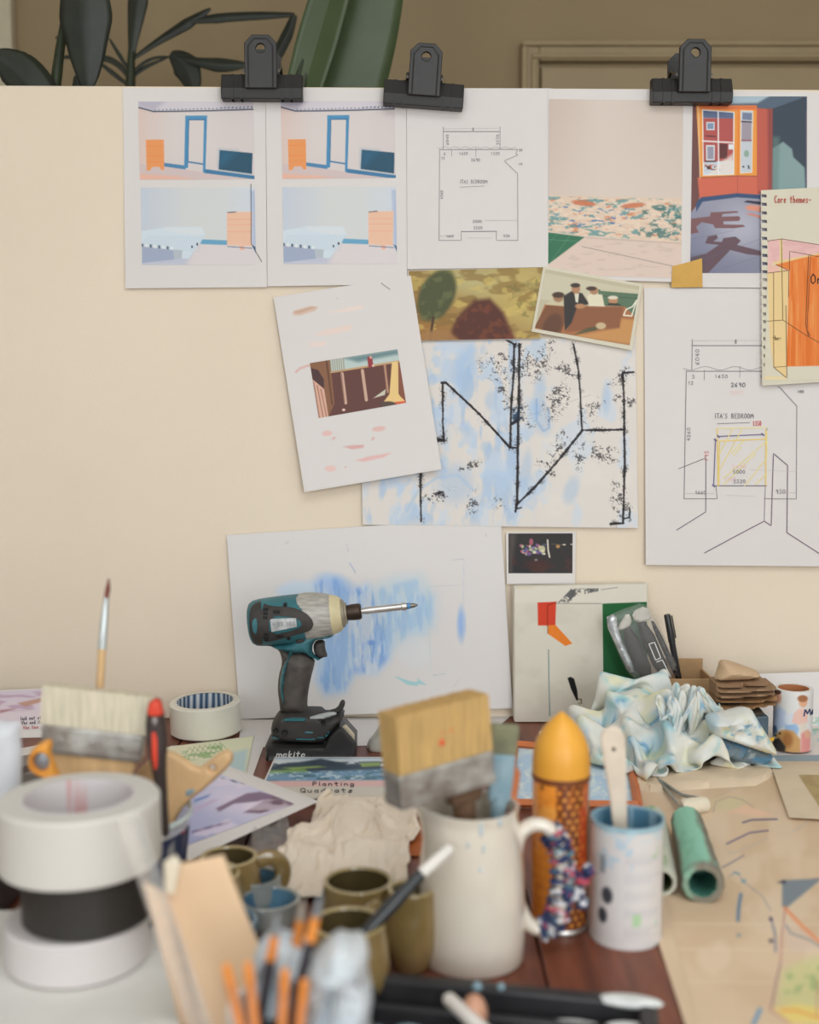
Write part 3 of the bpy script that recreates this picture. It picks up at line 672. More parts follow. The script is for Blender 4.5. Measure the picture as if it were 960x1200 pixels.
st += tx("ITAS BEDROOM", 196, 341, 12, 5.7, gap=.36)+tx('1650', 192, 249, 9, 6)+tx('2690', 232, 270, 10, 6)+tx('1320', 297, 249, 9, 6)+tx('8', 236, 168, 10, 6)+tx('5000', 238, 474, 9, 6)+tx('2520', 240, 495, 9, 6)
st += tx('1660', 150, 523, 8, 5)+tx('950', 338, 522, 9, 6)+tx('4260', 131, 405, 8, 6, rot=-pi/2)+tx('6040', 150, 225, 8, 7, rot=-pi/2)+tx('2570', 316, 225, 8, 7, rot=-pi/2)+tx('5', 141, 251, 8, 6)+tx('12', 133, 265, 8, 5)+tx('20', 390, 238, 8, 5)+tx('10', 388, 285, 7, 6)
st = [(a, b*.72, tuple(np.array(c)*.62+np.array((208, 203, 200))*.38)) for a, b, c in st]
shC.draw('pencil_drawing', st, step=2.5)

# ---- photograph of a painted skirting
shD = Sheet('photo_print', 'print of a bare wall with a paint-splashed lower band, under the clip by the door', 'print', [(642.5, 104), (806, 105), (803, 331), (642.5, 326)], .003, lift=.003)
def dphoto(p):
    q = Q
    p.grad((643, 116), (700, 116), (200, 187, 177)); p.grad((720, 200), (800, 200), (186, 172, 160), .5); p.grad((700, 110), (700, 230), (206, 194, 182), .5)
    band = q((480, 392), (932, 402), (932, 552), (600, 528), (480, 512))
    p.poly(band, (208, 186, 166), 1, 3)
    p.spots((196, 126, 92), 13, 4, .58, .72, .8, band, 3.1, 3, 5); p.spots((80, 134, 138), 10, 3.4, .56, .66, .75, band, 8.7, 3, 5); p.spots((66, 110, 160), 8, 3, .60, .70, .85, q((500, 425), (760, 425), (760, 500), (500, 500)), 15.2)
    p.spots((66, 108, 104), 7, 5, .50, .60, .8, q((800, 420), (932, 420), (932, 548), (780, 530)), 21.4, 3, 5); p.spots((216, 196, 176), 7, 2.6, .52, .64, .85, band, 33.3, 3, 5)
    p.ell(*q((605, 418))[0], 14, 3.2, (190, 110, 76), .9, .12); p.ell(*q((768, 426))[0], 14, 3.0, (188, 112, 78), .9, -.1)
    p.poly(q((610, 529), (932, 550), (932, 680), (480, 680), (480, 622)), (206, 186, 173)); p.line(q((612, 532), (930, 552)), 1, (170, 150, 138), .7)
    p.line(q((600, 562), (925, 632)), .7, (120, 104, 98), .8); p.spots((180, 160, 150), 16, 3, .60, .75, .35, q((610, 529), (932, 550), (932, 680), (480, 680)), 41)
    p.poly(q((480, 514), (608, 530), (480, 626)), (48, 104, 76)); p.line(q((480, 538), (590, 545)), .7, (92, 140, 112), .8); p.line(q((560, 524), (500, 606)), .6, (92, 140, 112), .7); p.line(q((520, 518), (480, 560)), .6, (92, 140, 112), .6)
shD.raster('printed_photo', [(643.5, 116), (801, 118), (798.5, 326), (642.5, 322)], dphoto, (188, 170, 160), 1.1)

# ---- red room photograph
shE = Sheet('photo_print', 'print of a red room with orange bay window and long shadows on its floor', 'print', [(799.5, 106), (985, 108), (983, 338), (797, 336.5)], .0022, lift=.003)
E5 = cr(800, 100, 5.0)
def ephoto(p):
    q = E5
    p.poly(q((50, 600), (725, 600), (725, 1105), (40, 1105)), (142, 142, 158)); p.grad((860, 250), (820, 322), (96, 100, 124), .7); p.ell(868, 268, 26, 22, (176, 176, 188), .7, soft=.9)
    p.poly(q((50, 60), (730, 60), (730, 150), (430, 140), (60, 118)), (78, 92, 108)); p.poly(q((285, 60), (515, 60), (440, 104), (285, 108)), (158, 176, 186), 1, 2)
    p.poly(q((520, 140), (725, 66), (725, 615), (520, 615)), (52, 62, 74)); p.poly(q((528, 370), (590, 330), (642, 372), (650, 420), (716, 482), (722, 615), (524, 615)), (124, 148, 148), 1, 1.5)
    p.poly(q((525, 300), (570, 300), (560, 615), (524, 615)), (96, 124, 118), .6, 3)
    p.poly(q((430, 132), (527, 140), (523, 620), (430, 640)), (178, 86, 70)); p.poly(q((500, 138), (527, 140), (523, 612), (505, 612)), (120, 58, 58), .8, 3)
    p.poly(q((60, 118), (85, 118), (108, 560), (95, 690), (50, 745)), (104, 66, 62)); p.poly(q((88, 540), (325, 528), (435, 528), (440, 640), (320, 634), (100, 664)), (194, 98, 76))
    p.line(q((322, 530), (322, 634)), .7, (160, 70, 56), .7)
    p.poly(q((80, 118), (435, 118), (436, 530), (325, 528), (104, 542)), (226, 142, 62)); p.poly(q((84, 120), (435, 120), (435, 142), (320, 142), (110, 140)), (200, 96, 60), .8, 2); p.line(q((92, 125), (103, 545)), 1.5, (222, 190, 150), .8)
    p.poly(q((118, 144), (302, 158), (299, 520), (122, 526)), (186, 196, 206)); p.poly(q((120, 192), (298, 192), (298, 440), (121, 450)), (166, 78, 74)); p.poly(q((118, 146), (300, 160), (298, 194), (120, 190)), (86, 98, 128))
    p.poly(q((140, 215), (188, 215), (188, 262), (140, 262)), (206, 212, 216)); p.poly(q((146, 222), (182, 222), (182, 256), (146, 256)), (120, 138, 165)); p.poly(q((138, 350), (190, 350), (188, 440), (138, 440)), (200, 204, 206)); p.poly(q((146, 360), (182, 360), (182, 432), (146, 432)), (140, 140, 156))
    p.line(q((136, 296), (194, 300)), 1.2, (60, 40, 46)); p.line(q((136, 446), (194, 446)), 1.4, (50, 42, 46)); p.poly(q((216, 340), (264, 345), (262, 430), (216, 428)), (88, 46, 46)); p.poly(q((270, 345), (298, 345), (298, 376), (270, 376)), (210, 214, 216))
    p.poly(q((210, 460), (298, 400), (299, 520), (150, 524)), (214, 205, 198), .9, 3); p.spots((196, 90, 70), 2.5, 2.5, .5, .6, .8, q((124, 455), (210, 460), (210, 500), (124, 505)), 4); p.spots((40, 40, 40), 2.5, 2, .55, .62, .8, q((124, 465), (240, 465), (240, 500), (124, 505)), 9)
    for a, b in ((q((209, 152), (212, 522)), 1.6), (q((119, 326), (300, 336)), 1.8), (q((118, 144), (302, 158), (299, 520), (122, 526)), 1.2)): p.line(a, b, (222, 222, 220), .9, closed=(len(a) == 4))
    p.poly(q((342, 148), (412, 150), (407, 510), (340, 515)), (184, 190, 196)); p.poly(q((348, 205), (405, 210), (403, 330), (346, 330)), (150, 140, 150)); p.poly(q((352, 160), (408, 162), (406, 205), (350, 200)), (110, 120, 145)); p.line(q((345, 212), (405, 215)), 1.4, (50, 45, 60)); p.line(q((345, 322), (405, 322)), 1, (140, 70, 70)); p.ell(*q((375, 400))[0], 3, 4, (120, 150, 130), .8); p.spots((40, 44, 46), 2.5, 2, .5, .6, .9, q((345, 462), (402, 462), (402, 495), (345, 495)), 3)
    p.line(q((342, 148), (412, 150), (407, 510), (340, 515)), 1, (222, 214, 200), .8, closed=True)
    p.line(q((330, 145), (325, 528)), 2.4, (216, 126, 52)); p.line(q((104, 541), (325, 530), (436, 532)), .8, (120, 66, 50))
    p.poly(q((80, 690), (110, 656), (320, 632), (458, 642), (458, 666), (320, 656), (118, 682), (80, 742)), (54, 74, 108))
    br = (116, 80, 82)
    p.poly(q((45, 782), (160, 768), (165, 745), (320, 736), (328, 746), (235, 754), (230, 770), (330, 766), (340, 780), (330, 795), (240, 797), (240, 815), (355, 817), (368, 828), (300, 838), (190, 836), (180, 815), (112, 802), (80, 830), (95, 862), (45, 872)), br, .95)
    p.poly(q((45, 1010), (140, 985), (212, 935), (132, 926), (150, 885), (200, 876), (207, 895), (180, 915), (230, 918), (240, 895), (310, 886), (342, 910), (320, 935), (456, 970), (460, 998), (380, 990), (280, 965), (150, 1100), (45, 1100)), (92, 70, 78), .95)
    p.poly(q((358, 684), (380, 674), (458, 682), (458, 700)), (56, 52, 66)); p.poly(q((365, 712), (400, 700), (458, 706), (458, 742), (380, 730)), (214, 138, 112), .9, 1); p.poly(q((370, 755), (400, 748), (458, 765), (458, 778)), (200, 124, 106), .9, 1)
    for a in ((60, 1040, 460, 900), (150, 1100, 460, 1000), (60, 900, 300, 850)): p.line(q((a[0], a[1]), (a[2], a[3])), .5, (92, 96, 118), .5)
    p.poly(q((45, 1000), (120, 1000), (120, 1100), (45, 1100)), (70, 70, 84), .5, 6)
shE.raster('printed_photo', [(812, 113), (946, 113), (946, 320), (809, 320)], ephoto, (120, 110, 120), 1.3)

# ---- large floor plan
H1 = cr(740, 330, 3.427)
shH = Sheet('floor_plan', 'large white floor plan with yellow hatched bed square and coloured pen figures', 'drawing', [(755, 337.5), (993, 339), (994, 664), (757, 662)], .0034, lift=.006, cells=(10, 14))
g3 = (92, 86, 96); pu = (84, 62, 86); ye = (226, 190, 96)
st = [(H1((245, 232), (243, 355)), .9, g3), (H1((243, 257), (560, 257)), 1.1, g3), (H1((240, 237), (560, 236)), .5, (165, 160, 162)), (H1((220, 360), (700, 360)), 1, g3), (H1((221, 360), (212, 872)), 1, g3), (H1((212, 872), (345, 872), (340, 820)), .9, g3),
      (H1((534, 872), (663, 873), (665, 500)), .9, g3), (H1((588, 424), (594, 422), (665, 500)), 1, g3), (H1((294, 355), (293, 395)), .7, g3), (H1((436, 340), (436, 385)), .6, g3), (H1((345, 571), (476, 566)), .8, g3),
      (H1((190, 752), (300, 708)), .9, g2), (H1((300, 712), (299, 925), (182, 998)), 1.1, pu), (H1((294, 1090), (420, 1022), (534, 962), (562, 980), (571, 690), (628, 738), (625, 1008), (760, 1095)), 1.3, pu), (H1((545, 590), (534, 962)), 1, (120, 100, 116)),
      (H1((338, 636), (331, 820)), 1.6, (88, 78, 120)), (H1((350, 622), (528, 614)), 1.6, (88, 78, 120)), (H1((332, 820), (544, 820)), 1.2, g2), (H1((218, 851), (335, 851)), .6, (170, 165, 168)), (H1((475, 755), (664, 763)), .5, (180, 175, 178)), (H1((380, 858), (500, 862)), .8, (190, 188, 188)), (H1((590, 850), (663, 848)), .6, (160, 156, 160)),
      (H1((343, 590), (548, 586)), 1.4, (236, 208, 140)), (H1((345, 590), (349, 820)), 1.8, ye), (H1((355, 640), (545, 632)), 1.8, ye), (H1((354, 640), (352, 816)), 1.6, ye), (H1((541, 595), (540, 818)), 2, ye), (H1((545, 600), (545, 700)), 1, (236, 208, 140))]
for a in ((355, 690, 408, 590), (358, 750, 445, 592), (370, 790, 545, 640), (372, 815, 500, 690), (400, 690, 452, 640), (455, 820, 545, 710), (500, 815, 545, 770), (410, 700, 440, 665)):
    st.append((H1((a[0], a[1]), (a[2], a[3])), 1.5, (236, 206, 130)))
for a in ((338, 636), (331, 820), (350, 622), (528, 614)): st.append((H1((a[0]-4, a[1]-3), (a[0]+4, a[1]+3)), 2.6, (88, 78, 120)))
wv = [(208+i*8, 348+7*math.sin(i*.42)) for i in range(50)]; st.append((H1(*wv), .8, (140, 132, 136)))
hx = dict(m=H1, sc=3.427)
st += tx("ITA'S BEDROOM", 336, 530, 19, 9.4, lw_=.8, gap=.36, **hx)+tx('2690', 400, 406, 17, 12, lw_=1.0, **hx)+tx('3201', 398, 438, 16, 11, c=(232, 186, 176), **hx)+tx('1650', 334, 374, 13, 11, **hx)+tx('4260', 224, 640, 13, 11, rot=-pi/2, **hx)+tx('5', 244, 374, 15, 11, **hx)+tx('12', 228, 400, 14, 9, **hx)+tx('8', 414, 232, 17, 11, **hx)
st += tx('6040', 258, 335, 15, 13, rot=-pi/2, **hx)+tx('1350', 488, 560, 19, 7, c=(190, 60, 62), lw_=1.0, **hx)+tx('195', 294, 722, 16, 12, c=(190, 60, 62), rot=-pi/2, **hx)+tx('3430', 404, 736, 15, 12, c=(226, 178, 176), **hx)+tx('5000', 408, 757, 14, 10, c=g2, **hx)+tx('1510', 376, 786, 15, 9, c=(226, 178, 190), **hx)+tx('2520', 410, 795, 14, 10, c=g2, **hx)
st += tx('1660', 256, 840, 14, 9, **hx)+tx('950', 580, 835, 16, 11, **hx)+tx('100', 668, 436, 11, 7, **hx)+tx('1', 516, 374, 13, 10, **hx)+tx('21', 532, 366, 10, 8, **hx)
st = [(a, b*.82, tuple(np.array(c)*.78+np.array((208, 203, 200))*.22)) for a, b, c in st]
shH.draw('pen_drawing', st, step=2.5)

# ---- torn notebook page
G5 = cr(880, 220, 5.0)
ny_ = [48, 97, 148, 197, 245, 297, 347, 397, 445, 493, 540, 590, 640, 690, 740, 785, 835, 885, 935, 985, 1038]
holes = [G5((62+i*.6, y-10), (92+i*.6, y-8), (94+i*.6, y+9), (64+i*.6, y+9)) for i, y in enumerate(ny_)]
shG = Sheet('notebook_page', 'cream page torn from a spiral notebook with orange and pink marker sketch', 'page', [(892, 223), (990, 218), (990, 446), (893.5, 452)], .011, lift=.002, m=m_page, holes=holes)
def gsk(p):
    q = G5
    p.poly(q((100, 312), (180, 298), (560, 355), (560, 380), (400, 390), (125, 446), (100, 490)), (216, 176, 172), 1, .6); p.spots((206, 160, 160), 14, 3, .5, .6, .5, q((100, 312), (180, 298), (560, 355), (560, 380), (125, 446)), 2)
    p.poly(q((98, 500), (222, 484), (208, 1115), (132, 1052), (110, 880)), (224, 192, 140), 1, .6); p.poly(q((108, 445), (222, 484), (100, 502)), (222, 176, 160), .9); p.poly(q((170, 300), (185, 300), (188, 490), (172, 490)), (232, 200, 134))
    p.poly(q((120, 436), (560, 352), (560, 380), (150, 448)), (234, 194, 130), .8)
    p.poly(q((140, 452), (300, 412), (560, 360), (560, 1040), (208, 1048), (222, 650), (226, 484)), (216, 124, 66), 1, .6); p.spots((206, 106, 46), 3.2, 80, .5, .62, .7, q((222, 440), (560, 370), (560, 1040), (208, 1046)), 6, 1); p.spots((236, 158, 96), 2.4, 70, .62, .7, .6, q((222, 440), (560, 370), (560, 1040), (208, 1046)), 11, 1)
    p.poly(q((70, 1105), (210, 1108), (208, 1122), (75, 1124)), (224, 200, 150), .8)
shG.raster('marker_sketch', [(900.5, 279), (988, 276), (988, 445), (896, 446)], gsk, (203, 197, 178), 1.2, m_matte)
lc = (104, 76, 58); st = [(G5((98, 312), (182, 300), (400, 334), (520, 350)), .8, lc), (G5((180, 300), (188, 775)), .9, lc), (G5((100, 500), (222, 485), (150, 450)), .8, lc), (G5((134, 500), (135, 1052)), .8, lc), (G5((226, 484), (228, 372), (340, 392), (520, 430)), .8, lc), (G5((340, 392), (322, 800), (340, 872)), 1, lc), (G5((352, 390), (330, 830), (348, 868)), .7, lc), (G5((95, 782), (188, 775), (330, 868), (500, 960)), .8, lc), (G5((135, 1052), (212, 1115), (206, 690)), .9, lc), (G5((222, 485), (222, 640)), .7, lc), (G5((135, 1052), (210, 1046)), .7, lc)]
st = [(a, b*.78, c) for a, b, c in st]
st += tx('Core themes-', 140, 46, 42, 14.0, c=(168, 60, 48), lw_=.95, m=G5, sc=5.0)+tx('Or', 352, 505, 58, 28, c=(54, 40, 36), lw_=1.2, m=G5, sc=5.0)+tx('the:-', 130, 868, 24, 9, c=(96, 76, 44), lw_=.7, m=G5, sc=5.0)
shG.draw('pen_lines', st, d=.0008, step=2.5)

# ---- painting postcards: generic stand-ins in the same colours
shI = Sheet('postcard', 'ochre landscape postcard with dark green tree, above the charcoal painting', 'postcard', [(478, 317), (638, 312.5), (634, 397), (481, 400)], .0045, lift=.003, thick=.0005)
def ip(p):
    p.grad((481, 317), (640, 330), (168, 150, 96)); p.ell(560, 330, 60, 16, (176, 168, 120), .8, .1, .9); p.ell(610, 345, 30, 30, (186, 160, 88), .6, 0, .9); p.grad((560, 350), (540, 400), (140, 92, 40), .7)
    p.spots((120, 92, 44), 22, 12, .5, .65, .6, None, 4); p.spots((194, 172, 96), 18, 9, .55, .7, .6, None, 12)
    p.ell(512, 346, 20, 32, (70, 74, 44), 1, .45, .15); p.spots((96, 100, 62), 9, 9, .5, .62, .7, [(492, 322), (530, 318), (532, 350), (510, 378), (492, 375)], 8); p.line([(508, 372), (504, 399)], 3, (70, 48, 30))
    p.poly([(525, 400), (535, 372), (556, 352), (574, 350), (590, 366), (598, 386), (604, 400)], (78, 40, 28), 1, 4); p.spots((112, 58, 34), 8, 8, .5, .65, .7, [(525, 400), (540, 368), (570, 350), (600, 385), (604, 400)], 5)
    p.poly([(484, 400), (500, 388), (524, 386), (540, 400)], (150, 110, 66), .9, 3)
    for i in range(9): p.line([(598+i, 352-i*2), (612+i*2, 344-i*2.5), (632, 330+i*4)], .6, (110, 96, 50), .5)
    p.spots((104, 98, 50), 7, 5, .55, .65, .5, [(590, 335), (632, 322), (632, 375), (600, 370)], 14)
shI.raster('picture', [(479, 317.5), (637.5, 313), (633.5, 396.5), (482, 399.5)], ip, (150, 122, 66), 1.1)
shJ = Sheet('postcard', 'white-bordered postcard painting of seated figures behind a wooden bench, tilted', 'postcard', [(637, 311.5), (753, 333), (741, 410.5), (623, 388.5)], .0065, lift=.004, thick=.0005, m=m_page)
J = cr(470, 300, 3.2)
def jp(p):
    q = J
    p.poly(q((520, 60), (905, 130), (890, 200), (500, 160)), (190, 184, 160)); p.poly(q((740, 125), (900, 138), (885, 230), (830, 190), (740, 185)), (84, 108, 84)); p.line(q((750, 128), (898, 140)), 1.6, (196, 186, 160)); p.line(q((760, 150), (895, 160)), .8, (60, 76, 62))
    p.poly(q((498, 280), (540, 180), (645, 186), (840, 190), (885, 235), (865, 335), (640, 300)), (158, 104, 66)); p.poly(q((640, 190), (835, 190), (822, 270), (620, 285)), (132, 84, 56), 1, 2); p.poly(q((500, 268), (545, 185), (635, 192), (600, 290)), (118, 76, 50)); p.ell(*q((568, 262))[0], 10, 15, (92, 60, 42), 1, .5)
    p.poly(q((826, 235), (882, 240), (862, 330), (640, 300), (820, 270)), (188, 138, 82), .9, 2)
    p.poly(q((540, 182), (560, 168), (625, 170), (636, 190)), (190, 180, 150)); p.ell(*q((590, 155))[0], 6, 5.5, (150, 112, 82)); p.ell(*q((590, 146))[0], 7, 3.4, (66, 50, 40))
    p.poly(q((610, 150), (640, 132), (680, 140), (706, 180), (660, 192), (640, 250), (615, 280)), (48, 44, 42), 1, 1); p.poly(q((650, 138), (668, 140), (664, 176), (655, 172)), (206, 200, 180)); p.ell(*q((656, 122))[0], 5, 6, (166, 122, 90)); p.ell(*q((654, 110))[0], 5.6, 2.6, (60, 52, 48)); p.ell(*q((672, 188))[0], 6, 3, (172, 126, 92))
    p.poly(q((698, 150), (716, 140), (755, 145), (764, 190), (705, 188)), (212, 204, 178), 1, 1); p.ell(*q((724, 130))[0], 5, 4.6, (164, 122, 90)); p.ell(*q((714, 122))[0], 6, 2.5, (70, 54, 44)); p.ell(*q((796, 166))[0], 5.5, 4.6, (176, 128, 92)); p.ell(*q((795, 156))[0], 6, 2.2, (206, 200, 180)); p.poly(q((770, 185), (782, 176), (815, 178), (830, 186)), (60, 52, 46))
    for i in range(9): p.line(q((650+i*9, 296-i*2), (700+i*8, 270-i*1.2)), .8, (62, 76, 52), .8)
    p.ell(*q((750, 262))[0], 6, 4, (196, 176, 140), .9); p.line(q((835, 222), (865, 225), (885, 165), (868, 190), (845, 200), (835, 222)), 1.5, (222, 218, 200))
shJ.raster('picture', [(639.5, 315.5), (749.5, 335.5), (738, 405), (627, 385)], jp, (180, 172, 146), 1.5)

# ---- tilted sheet with a small arcade picture
K6 = cr(310, 310, 4.286)
shK = Sheet('sketch_sheet', 'tilted white sheet with a small brown architectural picture and pink paint smears', 'drawing', [(320.5, 348.5), (481.5, 323), (517.6, 550), (356.7, 576.7)], .008, lift=.012, curl=.002)
def ks(p):
    q = K6
    for a in ([(140, 245), (150, 230), (230, 208), (268, 212), (255, 232), (180, 255), (150, 255)],): p.poly(q(*a), (204, 178, 160), .95, 1); p.poly(q((145, 240), (235, 212), (262, 214), (170, 246)), (176, 142, 122), .5, 1)
    for a, c in ((((320, 240), (420, 215), (495, 205), (490, 222), (400, 238)), (222, 204, 194)), (((250, 355), (310, 325), (440, 300), (430, 330), (330, 352)), (220, 200, 190)), (((228, 392), (310, 385), (300, 408), (235, 414)), (222, 202, 194))): p.poly(q(*a), c, .9, 2)
    p.line(q((158, 540), (180, 520), (230, 505)), 2.4, (204, 168, 162)); 
    for x, y, rx, ry, r, c in ((315, 848, 6, 3, -.1, (216, 178, 172)), (575, 825, 8, 3, -.12, (210, 176, 170)), (348, 873, 2.6, 1.2, -.7, (206, 160, 156)), (545, 875, 2.4, 1.2, -.8, (206, 160, 156)), (332, 1025, 6.5, 3.4, 0, (218, 184, 178)), (408, 1017, 1.2, 1, 0, (206, 160, 156)), (365, 171, 1.2, 1, 0, (196, 180, 190))): p.ell(*q((x, y))[0], rx, ry, c, .95, r)
    p.poly(q((395, 915), (440, 908), (500, 905), (498, 920), (440, 928)), (204, 160, 156), .95, 1); p.poly(q((455, 985), (520, 965), (638, 945), (600, 968), (500, 990)), (214, 172, 168), .95, 1)
shK.raster('paint_smears', [(322, 351), (480.5, 326), (516, 548.5), (357.5, 574.5)], ks, (208, 203, 200), .8, m_matte, d=.0002)
def kp(p):
    q = K6
    p.poly(q((228, 495), (670, 425), (680, 490), (330, 545)), (176, 190, 186)); p.poly(q((400, 470), (670, 425), (672, 450), (470, 490)), (92, 120, 124), .9, 3)
    p.poly(q((330, 548), (690, 488), (720, 700), (272, 775), (260, 650)), (92, 56, 50)); p.poly(q((228, 495), (330, 480), (352, 700), (320, 765), (300, 620), (232, 520)), (128, 88, 62)); p.poly(q((232, 520), (270, 530), (298, 575), (300, 625), (240, 575)), (70, 44, 44))
    p.poly(q((240, 575), (300, 625), (322, 765), (272, 773)), (204, 160, 140)); 
    for k in (250, 268, 286): p.line(q((k-3, 590+(k-250)), (k+27, 770)), .8, (110, 70, 62), .9)
    p.line(q((335, 542), (690, 484)), 2.4, (186, 150, 110)); p.line(q((332, 548), (690, 492)), .8, (90, 56, 44))
    for k in range(7): p.line(q((330+k*11, 482-k*1.5), (334+k*11, 538-k*1.5)), 1.1, (140, 120, 96), .8)
    p.line(q((312, 485), (340, 700)), 2, (92, 60, 44)); p.line(q((390, 548), (408, 695)), 3.6, (190, 158, 138)); p.line(q((492, 532), (512, 680)), 3.6, (190, 158, 138)); p.line(q((386, 548), (402, 695)), .8, (120, 80, 66)); p.line(q((604, 505), (620, 640)), 2.6, (170, 128, 104))
    p.poly(q((516, 465), (540, 458), (548, 515), (522, 518)), (140, 52, 56)); p.ell(*q((546, 508))[0], 1.4, 1.4, (214, 180, 170)); p.ell(*q((534, 466))[0], 1.5, 1.8, (200, 160, 150))
    p.poly(q((640, 490), (672, 486), (674, 650), (712, 690), (590, 702), (628, 650)), (222, 186, 124)); p.poly(q((672, 486), (690, 520), (712, 690), (680, 660)), (128, 76, 58)); p.poly(q((545, 672), (610, 625), (605, 655)), (190, 186, 168)); p.ell(*q((620, 700))[0], 9, 3, (78, 66, 58)); p.poly(q((655, 690), (708, 685), (708, 698), (660, 702)), (206, 92, 66)); p.ell(*q((398, 730))[0], 2, 1.5, (210, 180, 170))
shK.raster('picture', [(363.2, 425.5), (465.9, 409.2), (476, 472), (373.5, 490)], kp, (92, 56, 50), 1.6, d=.0006)
shK.draw('pin', [(K6((586, 92), (632, 126)), .7, (130, 124, 124))], d=.001)

# ---- charcoal and blue wash painting
L8 = cr(420, 390, 2.8235)
shL = Sheet('charcoal_painting', 'white sheet with thick charcoal lines over pale blue wash beneath the postcards', 'painting', [(421, 402), (745, 394), (748, 619), (425, 615)], .0028, lift=.004, cells=(14, 10))
def lp(p):
    q = L8; x, y = p.x, p.y; wx = x+18*fbm(x/40, y/40)+0; wy = y+18*fbm(x/40+7, y/40+3)
    left = q((-20, -20), (560, -20), (600, 660), (-20, 660))
    p.spots((182, 197, 214), 26, 60, .44, .62, .75, left, 2.2, 30, 4); p.spots((160, 182, 208), 14, 40, .54, .70, .7, left, 5.1, 20, 4); p.spots((190, 202, 216), 18, 30, .56, .7, .6, None, 9.3, 3, 4)
    p.mix(smooth(.55, .68, fbm(wx/20, wy/26, 3))*(x < 640), (172, 192, 214), .6); p.spots((214, 208, 200), 40, 30, .5, .7, .6, q((540, -10), (940, -10), (940, 660), (600, 660)), 12, 20)
    for cx_, cy_, rx, ry, r in ((245, 155, 5, 6, 0), (422, 377, 6, 6, 0), (600, 200, 7, 22, .1), (600, 280, 12, 20, -.4), (440, 225, 7, 11, 0), (705, 520, 8, 16, .3), (320, 500, 20, 22, .3), (350, 130, 14, 28, .2), (820, 220, 5, 16, 0), (555, 460, 6, 24, .1)): p.ell(*q((cx_, cy_))[0], rx, ry, (150, 178, 210), .42, r, .5)
    p.line(q((590, 220), (590, 290), (612, 325), (632, 315), (628, 250)), 2.2, (128, 160, 200), .6, 1.2); p.line(q((160, 590), (200, 520), (260, 480), (330, 470), (380, 520)), 3, (160, 184, 210), .6, 2)
    def char(reg, dens, off, c=(52, 48, 50)): p.spots(c, 1.5, 1.3, dens, dens+.06, .85, reg, off, 8, 2)
    for i, (a, b, r) in enumerate(((520, 110, 24), (620, 75, 14), (680, 120, 10), (655, 230, 16), (530, 260, 14), (860, 145, 9), (870, 560, 14), (270, 535, 11), (380, 560, 9), (800, 395, 14), (660, 380, 12), (620, 450, 9), (770, 260, 12), (465, 570, 8), (370, 440, 8), (730, 405, 10), (890, 220, 10), (480, 180, 9))):
        cx_, cy_ = q((a, b))[0]; ro = (i*1.7) % 3; ddx = (x-cx_)*math.cos(ro)+(y-cy_)*math.sin(ro); ddy = -(x-cx_)*math.sin(ro)+(y-cy_)*math.cos(ro)
        gg = np.exp(-(ddx/(r*1.25))**2-(ddy/(r*.6))**2); nn = .55*fbm(x/1.25+i*3.7, y/1.1, 2)+.45*fbm(x/6+i, y/5+i*2, 2); p.mix(smooth(.60, .66, nn+.16*(gg-.35)-.10*(gg < .06))*smooth(.04, .2, gg), (52, 48, 50), .7)
    dk = (46, 43, 45)
    def rough(pts, wd):
        wd = wd*1.3
        d = edgedist(pts, p.x, p.y, False); n = fbm(p.x/1.6, p.y/1.6, 2); n2 = fbm(p.x/9, p.y/9, 2); p.mix(smooth(wd*.5*(0.65+.7*n2)+.9*(n-.3), wd*.5*(0.65+.7*n2)+.9*(n-.3)-1.0, d), dk, .95); p.mix((1-smooth(wd*.4, wd*.5+4.5, d))*smooth(.60, .68, .5*fbm(p.x/1.2, p.y/1.2, 2)+.5*n2), dk, .6)
    for pts, wd in ((((487, 22), (520, 40)), 2.2), (((516, 38), (514, 140), (506, 240), (503, 380)), 2.6), (((533, 38), (532, 180), (528, 380), (526, 560), (520, 592)), 2.8), (((505, 380), (524, 380)), 2), (((520, 585), (540, 578)), 2), (((275, 165), (290, 165), (400, 268), (500, 378)), 2.6), (((279, 165), (280, 300), (283, 355)), 2.2), (((262, 355), (283, 355)), 3.2), (((206, 468), (206, 560), (208, 622)), 2.2),
                   (((712, 38), (728, 120), (735, 210), (740, 322)), 2.2), (((740, 322), (810, 322), (882, 320)), 2.4), (((740, 325), (660, 425), (580, 515), (525, 568)), 2.8), (((910, 130), (875, 133), (880, 230), (880, 320)), 2.4), (((880, 320), (882, 430), (878, 560), (876, 625)), 2.6), (((835, 632), (878, 630)), 2.4), (((898, 580), (898, 612), (880, 614)), 2), (((560, 130), (560, 90)), .6), (((525, 290), (510, 300)), 4)):
        rough(q(*pts), wd)
    p.line(q((560, 275), (770, 205)), .7, (120, 120, 124), .3); p.spots((36, 34, 36), 2.2, 2.0, .5, .56, .95, q((250, 525), (285, 520), (290, 550), (258, 552)), 7, 2, 2); p.spots((36, 50, 70), 3, 3, .42, .5, .8, q((505, 245), (550, 238), (552, 295), (505, 300)), 7, 4, 2)
shL.raster('paint_layer', [(421.5, 402.5), (744.5, 394.5), (747.5, 618.5), (425.5, 614.5)], lp, (209, 203, 197), 1.35, m_matte)

